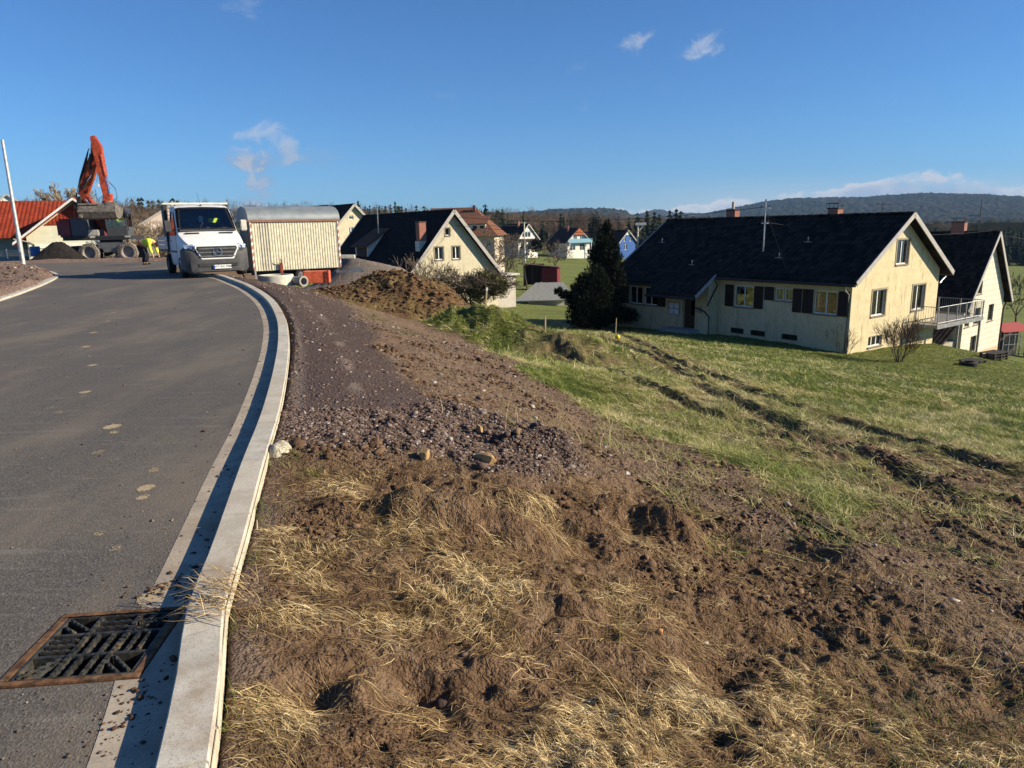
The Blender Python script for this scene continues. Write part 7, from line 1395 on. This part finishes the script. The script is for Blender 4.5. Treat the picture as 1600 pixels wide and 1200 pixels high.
for k, (u, Y, vt) in enumerate(((208, 66, 338), (232, 62, 352), (252, 66, 348), (203, 58, 366), (243, 58, 372), (222, 57, 374), (214, 60, 350), (228, 68, 340), (258, 60, 366))): bare_tree('hedge_shrub', HL[k], 'shrub', gp(u, 400, Y), th(u, vt, Y), 51 + k, 'bare shrubs behind the excavator', stems=14, levels=5, trunk_h=.3, minr=.02, r0=.07, spread=1.0, mt=(TWIG, TWIGL)[k % 2])
# leafy crowns made of many small faces
def leaf_mat(name, c1, c2, c3):
    m, nt, b = mat(name); c = nt.ramp(nt.attr('tint'), [(0, c1), (.5, c2), (1, c3)]); link(nt, b, color=c, rough=.8, spec=.15); tr = nt.n('ShaderNodeBsdfTranslucent', {'Color': c}); mx = nt.n('ShaderNodeMixShader', {0: .15, 1: b.outputs[0], 2: tr.outputs[0]}); nt.t.links.new(mx.outputs[0], nt.t.nodes['Material Output'].inputs[0]); return m
def leaves(name, blobs, n, size, mt, parent, shell=.55, up=.3, seed=1, elong=1.6):
    """small triangles through ellipsoids (cx,cy,cz,rx,ry,rz)"""
    g_ = np.random.default_rng(seed); vol = np.array([b_[3] * b_[4] * b_[5] for b_ in blobs]) ** (2 / 3); w = g_.choice(len(blobs), n, p=vol / vol.sum()); B = np.array(blobs)[w]
    d = g_.normal(size=(n, 3)); d /= np.linalg.norm(d, axis=1)[:, None]; r = (shell + (1 - shell) * g_.random(n)) * (1 + .12 * np.sin(d[:, 0] * 9 + w) * np.cos(d[:, 2] * 8 + w)); c = B[:, :3] + d * r[:, None] * B[:, 3:6]
    a = d + g_.normal(0, .6, (n, 3)) + np.array([0, 0, up]); a /= np.linalg.norm(a, axis=1)[:, None]; s = np.cross(a, g_.normal(size=(n, 3))); s /= np.linalg.norm(s, axis=1)[:, None]; L = size * g_.uniform(.5, 1.5, n)[:, None]
    V = np.stack([c - s * L * .5, c + s * L * .5, c + a * L * elong], 1).reshape(-1, 3); F = np.arange(n * 3).reshape(-1, 3); return np_mesh(name, V, None, F, [mt], {'tint': np.repeat(g_.random(n), 3)}, parent=parent)
DKLEAF = leaf_mat('dark_conifer_leaf', (.004, .007, .004), (.008, .013, .006), (.018, .025, .010)); OLV = leaf_mat('olive_leaf', (.05, .05, .02), (.10, .10, .035), (.20, .18, .07))
c0 = gp(940, 495, 47); c0.x -= .35
CT = empty('tall_conifer', tuple(c0), 0, 'tall dark conifer with pointed top beside the bungalow end', 'conifer'); H_ = th(953, 345, 47); s_ = 47 / 1110
blobs = []; rr = random.Random(3)
for k in range(60):
    t = k / 60; rad = 2.15 * (1 - t) ** .8 + .12; a = rr.uniform(0, 6.28); q_ = rr.uniform(.2, .75) * rad; blobs.append((.35 + math.cos(a) * q_ + .3 * t, math.sin(a) * q_ * .8, H_ * (.06 + .9 * t), rad * .55, rad * .5, H_ * .075))
blobs.append((.35 + .32, 0, H_ * .5, .8, .8, H_ * .42)); blobs.append((.3, 0, H_ * .3, 1.4, 1.2, H_ * .28))
leaves('crown', blobs, 42000, .085, DKLEAF, CT, .25, 1.1, 3, 2.2); MB().cyl((.3, 0, -.3), (.6, 0, H_ * .8), .16, .03, 8).build('trunk', BARK, CT)
CB = empty('dark_yew', tuple(gp(912, 495, 44.5)), 0, 'rounded black-green yew left of the tall conifer with one low arm reaching left', 'conifer'); blobs = [(0, 0, 1.3, 1.15, 1.1, 1.5), (.5, .2, 1.9, 1.1, 1.0, 1.6), (-.25, 0, 2.4, .6, .6, .8), (.95, .2, 1.3, .95, .9, 1.45), (-.1, .1, 3.1, .3, .3, .5), (.7, .3, 2.9, .8, .8, 1.2), (1.1, .4, 2.5, .75, .8, 1.4)]; 
for k in range(9): t = k / 8; blobs.append((-.5 - 1.15 * t, -.1, 1.9 + .62 * t + .10 * math.sin(k * 2), .30 - .12 * t, .30, .26 - .1 * t))
leaves('crown', blobs, 26000, .075, DKLEAF, CB, .3, .8, 5, 2.0); MB().cyl((0, 0, -.3), (0, 0, 2), .14, .05, 8).tube([(0, 0, 1.2), (-.8, 0, 2.0), (-1.7, -.1, 2.5)], .04, 6).build('trunk', BARK, CB)
eb = gp(740, 465, 41); eb.z = at(740, 466, 41).z - .5; EB = empty('evergreen_bush', tuple(eb), 0, 'broad olive-green bush with bare twigs below the pale yellow gable', 'bush')
rr = random.Random(9); blobs = [(rr.uniform(-2.1, 2.0), rr.uniform(-.6, .6), rr.uniform(.2, 1.9), rr.uniform(.35, .7), rr.uniform(.3, .5), rr.uniform(.3, .6)) for k in range(34)]; leaves('foliage', blobs, 15000, .055, OLV, EB, .5, .3, 9, 1.6)
w_, t_ = branches(2.8, 1., 77, stems=16, levels=5, trunk_h=.3, minr=.010, r0=.05); V, F = segs_mesh(w_ + t_, 3); me = bpy.data.meshes.new('twigs'); me.from_pydata([tuple(v) for v in V], [], F); me.materials.append(TWIG); o = bpy.data.objects.new('twigs', me); col.objects.link(o); o.parent = EB; o.scale = (1.5, .8, .85)
for k, (u, v, Y, s2) in enumerate(((655, 412, 44, .8), (672, 408, 46, .9))): 
    p = gp(u, v, Y); bt = bare_tree('bare_shrub', ('twiggy shrub in front of the steep roof eave', 'twiggy shrub beside the pale yellow gable corner')[k], 'shrub', p, th(u, 392, Y), 81 + k, stems=8, levels=4, trunk_h=.35, minr=.012, r0=.05, spread=.8)
lb_ = {}
for k, (u, v, Y, r_) in enumerate(((838, 392, 186, 2.6), (861, 392, 185, 1.6), (930, 392, 190, 1.2), (930, 380, 200, 3.2), (1010, 392, 190, 2.4))):
    p = gp(u, v, Y); e_ = empty('round_bush', (p.x, p.y, at(u, v, Y).z), 0, ('round dark bush right of the white house', 'dark bush before the blue balcony', 'small dark bush left of the chalet', 'tall dark evergreen between the chalet and the blue house', 'dark bush below the bracket pole')[k], 'bush'); leaves('foliage', [(0, 0, r_ * (.5 if k != 3 else 1.2), r_ * .62, r_ * .6, r_ * (.65 if k != 3 else 1.5))], 1500, .28, DKLEAF, e_, .3, .4, 90 + k, 1.4)
# templates for woods: plain arrays reused with numpy
def conifer_arr(seed, layers=22, per=9, full=1.):
    r = np.random.default_rng(seed); V, F = [], []
    for i in range(layers):
        t = i / layers; z0 = .10 + .88 * t; rad = (.19 * (1 - t) ** .8 * full + .010) * r.uniform(.7, 1.2)
        for k in range(per):
            a = 6.283 * (k + r.random()) / per; rr_ = rad * r.uniform(.45, 1.3); w = .42 * rad + .012; dz = -.075 * (1 - t) * r.uniform(.1, 1.8) + r.uniform(-.02, .02); c, s = math.cos(a), math.sin(a); b = len(V)
            V += [(0, 0, z0 + .05), (c * rr_ - s * w * .5, s * rr_ + c * w * .5, z0 + dz), (c * rr_ * 1.15, s * rr_ * 1.15, z0 + dz - .015), (c * rr_ + s * w * .5, s * rr_ - c * w * .5, z0 + dz)]; F += [(b, b + 1, b + 2), (b, b + 2, b + 3)]
    b = len(V); V += [(.012, 0, 0), (-.006, .01, 0), (-.006, -.01, 0), (0, 0, 1.0)]; F += [(b, b + 1, b + 3), (b + 1, b + 2, b + 3), (b + 2, b, b + 3)]; return np.array(V), np.array(F)
def bare_arr(seed, spread=.9, lv=5):
    w_, t_ = branches(1., spread, seed, levels=lv, minr=.0022, r0=.02, trunk_h=.26, up=.5); s = w_ + t_; top = max(x[1].z for x in s); s = [(a / top, b2 / top, r0 * .8, r1 * .8) for a, b2, r0, r1 in s]; V, F = segs_mesh(s, 3); V = np.array([tuple(v) for v in V]); F4 = np.array(F); return V, np.concatenate([F4[:, [0, 1, 2]], F4[:, [0, 2, 3]]])
CON = [conifer_arr(k, 11, 13, (.8, 1., 1.25)[k % 3]) for k in range(5)]; BAR = [bare_arr(100 + k) for k in range(5)]
WOODC = leaf_mat('conifer_needles', (.015, .022, .013), (.03, .042, .022), (.055, .065, .03)); WOODB = simple('winter_crowns', (.14, .10, .072), .95, var=.35, scale=.05)
def wood(name, x, y, h, arrs, mt, zf=base, wid=1.):
    V, F, T = [], [], []; o = 0; z = zf(x, y)
    for i in range(len(x)):
        v, f = arrs[i % len(arrs)]; a = random.uniform(0, 6.28); c, s = math.cos(a) * wid, math.sin(a) * wid; V.append(np.column_stack([(v[:, 0] * c - v[:, 1] * s) * h[i] + x[i], (v[:, 0] * s + v[:, 1] * c) * h[i] + y[i], v[:, 2] * h[i] + z[i] - .3])); F.append(f + o); o += len(v); T.append(np.full(len(v), random.random()))
    return tag(np_mesh(name, np.concatenate(V), None, np.concatenate(F), [mt], {'tint': np.concatenate(T)}), kind='stuff')
def belt(u0, u1, Y0, Y1, n):
    u = rng.uniform(u0, u1, n); Y = rng.uniform(Y0, Y1, n); x = np.array([at(a, 360, b2).x for a, b2 in zip(u, Y)]); return x, Y
x, y = belt(730, 1180, 250, 400, 420); wood('far_bare_wood', x, y, rng.uniform(9, 15, len(x)), BAR, WOODB)
x, y = belt(740, 1180, 235, 400, 95); wood('far_conifer_wood', x, y, rng.uniform(6, 15, len(x)), CON, WOODC)
x, y = belt(-60, 330, 130, 210, 260); wood('left_bare_wood', x, y, rng.uniform(7.5, 10.5, len(x)), BAR, WOODB); x, y = belt(180, 330, 150, 220, 36); wood('left_conifer_wood', x, y, rng.uniform(8, 11.5, len(x)), CON, WOODC)
x, y = belt(330, 780, 230, 330, 170); wood('middle_wood', x, y, rng.uniform(9, 14.0, len(x)) * np.interp(y, [230, 330], [.9, 1.1]), BAR, WOODB)
x, y = belt(545, 800, 240, 340, 190); wood('skyline_conifer_wood', x, y, 8 + 7 * rng.beta(2, 2, len(x)) + 1.5 * fbm(x, y, .03, 2), CON, WOODC)
x, y = belt(1440, 1750, 240, 420, 240); wood('right_conifer_wood', x, y, rng.uniform(8, 13, len(x)), CON, WOODC, wid=1.3)
x, y = belt(1150, 1750, 300, 460, 260); wood('right_bare_wood', x, y, rng.uniform(8, 12, len(x)), BAR, WOODB)
# single conifers one can tell apart on the skyline
protos = []
for k in range(3):
    V, F = CON[k + 1]; me_o = np_mesh('crown', V, None, F, [WOODC], {'tint': np.full(len(V), .4)}); e_ = empty('conifer_tree', (0, 0, 0)); me_o.parent = e_; MB().cyl((0, 0, -.02), (0, 0, .3), .012, .008, 6).build('trunk', BARK, e_); protos.append((e_, []))
def conifers(lst, fmt, group):
    for i, (u, v, Y) in enumerate(sorted(lst)):
        e_, used_ = protos[i % 3]; o = e_ if not used_ else copy_tree(e_); used_.append(1); p = gp(u, 360, Y); h = th(u, v, Y); o.location = p; o.scale = (h * 1.25, h * 1.25, h); o.rotation_euler = (0, 0, u)
        n_ = ('leftmost', 'second', 'third', 'fourth', 'fifth', 'sixth', 'seventh', 'eighth', 'rightmost')[i if i < len(lst) - 1 else 8]; tag(o, fmt % (n_ if n_ in ('leftmost', 'rightmost') else n_ + ' from left'), 'tree', group)
conifers([(996, 329, 225), (1012, 330, 230), (1022, 327, 226), (1030, 331, 235), (1046, 324, 228), (1056, 322, 230), (1063, 326, 238), (1082, 334, 235), (983, 336, 222)], 'dark conifer, %s of the row left of the bungalow ridge', 'conifers above the bungalow roof')
conifers([(877, 330, 240), (1005, 345, 215), (922, 345, 232), (834, 348, 225), (775, 334, 240), (787, 338, 236)], 'dark conifer, %s in the brown woods behind the far houses', 'conifers in the brown woods')

# hills: one ridged sheet from behind the fields to the horizon
def prof(pts, dist):
    az, h = [], []
    for u, v in pts: d = ray(u, v); az.append(math.atan2(d[0], d[1])); h.append(CAM_H + d[2] / math.hypot(d[0], d[1]) * dist)
    return np.array(az), np.array(h)
RID = [(3300, 900, prof([(1050, 345), (1110, 331), (1150, 323), (1190, 315), (1240, 309), (1300, 308), (1350, 307), (1400, 303.5), (1440, 301), (1480, 301.5), (1560, 304), (1620, 309), (1800, 312)], 3300)),
       (2300, 600, prof([(640, 338), (700, 333), (760, 329), (800, 330), (850, 327), (905, 325), (945, 325), (975, 329), (988, 336), (1020, 345)], 2300)),
       (4700, 700, prof([(960, 338), (1000, 333), (1022, 326.5), (1034, 326), (1050, 331), (1090, 332), (1130, 335), (1200, 338)], 4700)),
       (900, 260, prof([(-300, 360), (0, 352), (200, 345), (400, 341), (600, 337), (740, 338), (900, 346), (1100, 352), (1300, 358), (1700, 362)], 900)),
       (1500, 350, prof([(500, 345), (700, 337), (760, 335), (900, 339), (1100, 340), (1300, 341), (1500, 345), (1800, 345)], 1500))]
az = np.linspace(R_(-60), R_(60), 1500); rg = np.concatenate([np.linspace(395, 1200, 60), np.linspace(1220, 4400, 150), np.linspace(4450, 6000, 16)]); AZ, RG = np.meshgrid(az, rg)
HX, HY = RG * np.sin(AZ), RG * np.cos(AZ); HZ = np.interp(np.clip(RG, 395, 700), [395, 700], [0, 1]) * -14 + np.where(RG < 420, -8, 0)
for dist, w, (pa, ph) in RID:
    c = np.interp(AZ, pa, ph, left=-14, right=-14 if dist != 3300 else ph[-1]); sh = np.exp(-((RG - dist) / (w * np.where(RG < dist, 1., 1.6))) ** 2); HZ = np.maximum(HZ, -14 + (c + 14 - 7) * sh)
edge = np.where(RG < 520, 0, 1); fo = fbm(HX, HY, 1 / 38., 3, .6); HZ = HZ + edge * (6 * np.abs(fo) + 5 * sstep(-.1, .5, fbm(HX, HY, 1 / 14., 2))) + fbm(HX, HY, 1 / 400., 3) * 12 * sstep(600, 1200, RG) * (RG < 2900)
HZ[0] = base(HX[0], HY[0]) - 1.5; HZ[1] = np.minimum(HZ[1], base(HX[1], HY[1]) - .8)
m, nt, b = mat('forested_hills'); pos = nt.n('ShaderNodeNewGeometry').outputs['Position']; n1 = nt.noise(pos, .035, 6, .7); n2 = nt.noise(pos, .004, 5, .6); c = nt.ramp(n1, [(.35, (.010, .014, .010)), (.52, (.03, .032, .020)), (.68, (.085, .072, .052))]); c = nt.mix(nt.mr(n2, .45, .6, 0, .75), c, (.02, .03, .018)); c = nt.mix(nt.mr(n2, .68, .72, 0, .5), c, (.13, .13, .07)); link(nt, b, color=c, rough=1., spec=.0)
n_ = len(az); ix = np.arange(HX.size).reshape(HX.shape); qd = np.stack([ix[:-1, :-1], ix[:-1, 1:], ix[1:, 1:], ix[1:, :-1]], -1).reshape(-1, 4)
tag(np_mesh('hills', np.stack([HX, HY, HZ], -1).reshape(-1, 3), qd, None, [m], smooth=True), kind='structure')
# ---------------------------------------------------------------- parts that are several pieces become several parts
def split_islands(o):
    me = o.data; n = len(me.vertices); par = list(range(n))
    def f(i):
        while par[i] != i: par[i] = par[par[i]]; i = par[i]
        return i
    for e in me.edges: a, b = f(e.vertices[0]), f(e.vertices[1]); par[a] = b
    groups = {}
    for p in me.polygons: groups.setdefault(f(p.vertices[0]), []).append(p)
    gs = list(groups.values())
    if len(gs) < 2 or len(gs) > 40: return
    for g in gs:
        ids = sorted({i for p in g for i in p.vertices}); mp = {i: k for k, i in enumerate(ids)}; m2 = bpy.data.meshes.new(me.name); m2.from_pydata([me.vertices[i].co[:] for i in ids], [], [[mp[i] for i in p.vertices] for p in g])
        for mt in me.materials: m2.materials.append(mt)
        c = bpy.data.objects.new(o.name.split('.')[0], m2); col.objects.link(c); c.parent = o.parent; c.location = o.location; c.rotation_euler = o.rotation_euler
        if g is gs[0]:
            for k in list(o.children): k.parent = c
    bpy.data.objects.remove(o)
for o in list(bpy.data.objects):
    if o.type == 'MESH' and o.name.split('.')[0] in ('barge_board', 'bonnet_vent', 'wiper', 'cab_pillar', 'rib', 'block', 'post', 'support_post', 'work_lamp', 'insulator', 'notice_sheet', 'roof_vent', 'outrigger_box', 'drop_side', 'eye', 'curtain', 'crossbar', 'nose_and_ears'): split_islands(o)
# ---------------------------------------------------------------- sky with clouds
wt = NT(world.node_tree); bg = world.node_tree.nodes['Background']
sky = wt.n('ShaderNodeTexSky', sky_type='NISHITA', sun_disc=False, sun_elevation=SUN_EL, sun_rotation=SUN_AZ, altitude=500, air_density=1.0, dust_density=.25, ozone_density=2.2)
wd = wt.n('ShaderNodeTexCoord').outputs['Generated']
sx = wt.n('ShaderNodeSeparateXYZ', {0: wd}); yy = wt.math('MAXIMUM', sx.outputs[1], .05)
PX = wt.math('DIVIDE', sx.outputs[0], yy); PZ = wt.math('DIVIDE', sx.outputs[2], yy)
P3 = wt.n('ShaderNodeCombineXYZ', {0: PX, 1: PZ, 2: 0.}).outputs[0]
nb = wt.noise(wt.scalev(P3, (1, 1.5, 1)), 30, 9, .68, .6); nw = wt.noise(wt.scalev(P3, (1, 1.6, 1), (3, 1, 0)), 9, 6, .6)
warp = wt.n('ShaderNodeVectorMath', {0: P3, 1: wt.n('ShaderNodeVectorMath', {0: wt.n('ShaderNodeTexNoise', {'Vector': P3, 'Scale': 30., 'Detail': 5.}).outputs['Color'], 1: (.035, .025, 0)}, operation='MULTIPLY').outputs[0]}, operation='ADD').outputs[0]
def dirp(u, v):
    d = ray(u, v); return d[0] / d[1], d[2] / d[1]
tot = None
def blob(u, v, w, h, amt, thr=.45, soft=.2, rot=0.):
    global tot
    cx, cz = dirp(u, v)
    mp = wt.n('ShaderNodeMapping', {'Vector': warp, 'Location': (-(cx + .0175), -(cz + .0125), 0)}).outputs[0]
    mp = wt.n('ShaderNodeMapping', {'Vector': mp, 'Rotation': (0, 0, -rot)}).outputs[0]
    mp = wt.n('ShaderNodeMapping', {'Vector': mp, 'Scale': (FPX / w, FPX / h, 0)}).outputs[0]
    l = wt.n('ShaderNodeVectorMath', {0: mp}, operation='LENGTH').outputs['Value']
    f = wt.mr(l, 0, 1, 1, 0); f = wt.math('MULTIPLY', wt.mr(f, 0., .5), wt.mr(wt.math('ADD', nb, wt.math('MULTIPLY', f, .24)), thr + .16, thr + .20 + soft * 1.1)); f = wt.math('MULTIPLY', f, amt * .8)
    tot = f if tot is None else wt.math('MAXIMUM', tot, f)
for a in ((410, 208, 66, 24, .7, .36), (445, 235, 36, 36, .7, .36, .2, -.8), (400, 252, 62, 28, 1.1, .33, .2, -.1), (365, 250, 44, 20, .7, .36), (495, 246, 60, 30, .55, .40), (408, 290, 34, 36, .9, .35), (388, 315, 46, 32, .8, .36),
          (360, 300, 18, 18, .28, .44), (995, 66, 50, 22, .75, .38, .25, .35), (1098, 72, 48, 30, .8, .38, .25, .5), (385, 10, 60, 28, .22, .42), (918, 170, 18, 12, .22, .4), (690, 152, 34, 12, .10, .4), (905, 100, 40, 18, .10, .45)):
    blob(*a)
# a low bank of cloud above the hills, thickening to the right
band_base = wt.math('MULTIPLY', PX, .047)                       # rises to the right
zz = PZ
cum = wt.noise(wt.scalev(P3, (1, 1.9, 1)), 11, 8, .58, .15); cum2 = wt.noise(wt.scalev(P3, (1, 2.2, 1), (7, 2, 0)), 4.0, 3, .5)
topn = wt.math('ADD', wt.math('ADD', .002, wt.mr(PX, .02, .42, 0, .044)), wt.math('MULTIPLY', wt.math('SUBTRACT', wt.math('ADD', wt.math('MULTIPLY', cum, .6), wt.math('MULTIPLY', cum2, .5)), .55), .17))
bandm = wt.math('MULTIPLY', wt.mr(wt.math('SUBTRACT', topn, zz), -.002, .007), wt.mr(PX, .0, .14))
veil = wt.math('MULTIPLY', wt.mr(wt.math('SUBTRACT', zz, .02), .05, 0.), wt.mr(PX, -.05, .4, 0, .4))
bandm = wt.math('MULTIPLY', bandm, wt.mr(wt.noise(wt.scalev(P3, (1, 2.0, 1), (2, 5, 0)), 16, 6, .6), .32, .52, .25, .9))
allm = wt.math('MAXIMUM', wt.math('MAXIMUM', tot, bandm), veil)
allm = wt.math('MULTIPLY', allm, wt.mr(sx.outputs[1], .05, .2))
edge = wt.mr(wt.math('SUBTRACT', topn, zz), .004, .030)
cc = wt.mix(edge, (9.0, 8.5, 7.9), (4.6, 5.2, 6.3)); ccw = wt.mix(wt.mr(wt.math('ADD', nb, wt.math('MULTIPLY', tot, .25)), .5, .8), (3.1, 3.6, 4.9), (6.0, 5.6, 5.5))
cc = wt.mix(wt.mr(PX, -.1, .0), ccw, cc); cc = wt.mix(wt.mr(PZ, .09, .13), cc, (6.5, 6.8, 7.4))
tint = wt.mix(1., sky.outputs[0], SKY_TINT, 'MULTIPLY')
fin = wt.mix(allm, tint, cc)
world.node_tree.links.new(fin, bg.inputs[0]); bg.inputs[1].default_value = SKY_STR
# ---------------------------------------------------------------- air between here and the hills
if HAZE:
    hz = MB().bb(-6500, 6500, -700, 7500, -60, 420).build('haze', [])
    hm = bpy.data.materials.new('air'); hm.use_nodes = True; t = hm.node_tree; t.nodes.clear(); ou = t.nodes.new('ShaderNodeOutputMaterial'); pv = t.nodes.new('ShaderNodeVolumePrincipled')
    pv.inputs['Color'].default_value = (.36, .60, 1, 1); pv.inputs['Density'].default_value = HAZE; pv.inputs['Anisotropy'].default_value = .0
    t.links.new(pv.outputs[0], ou.inputs['Volume']); hz.data.materials.append(hm); tag(hz, kind='stuff')
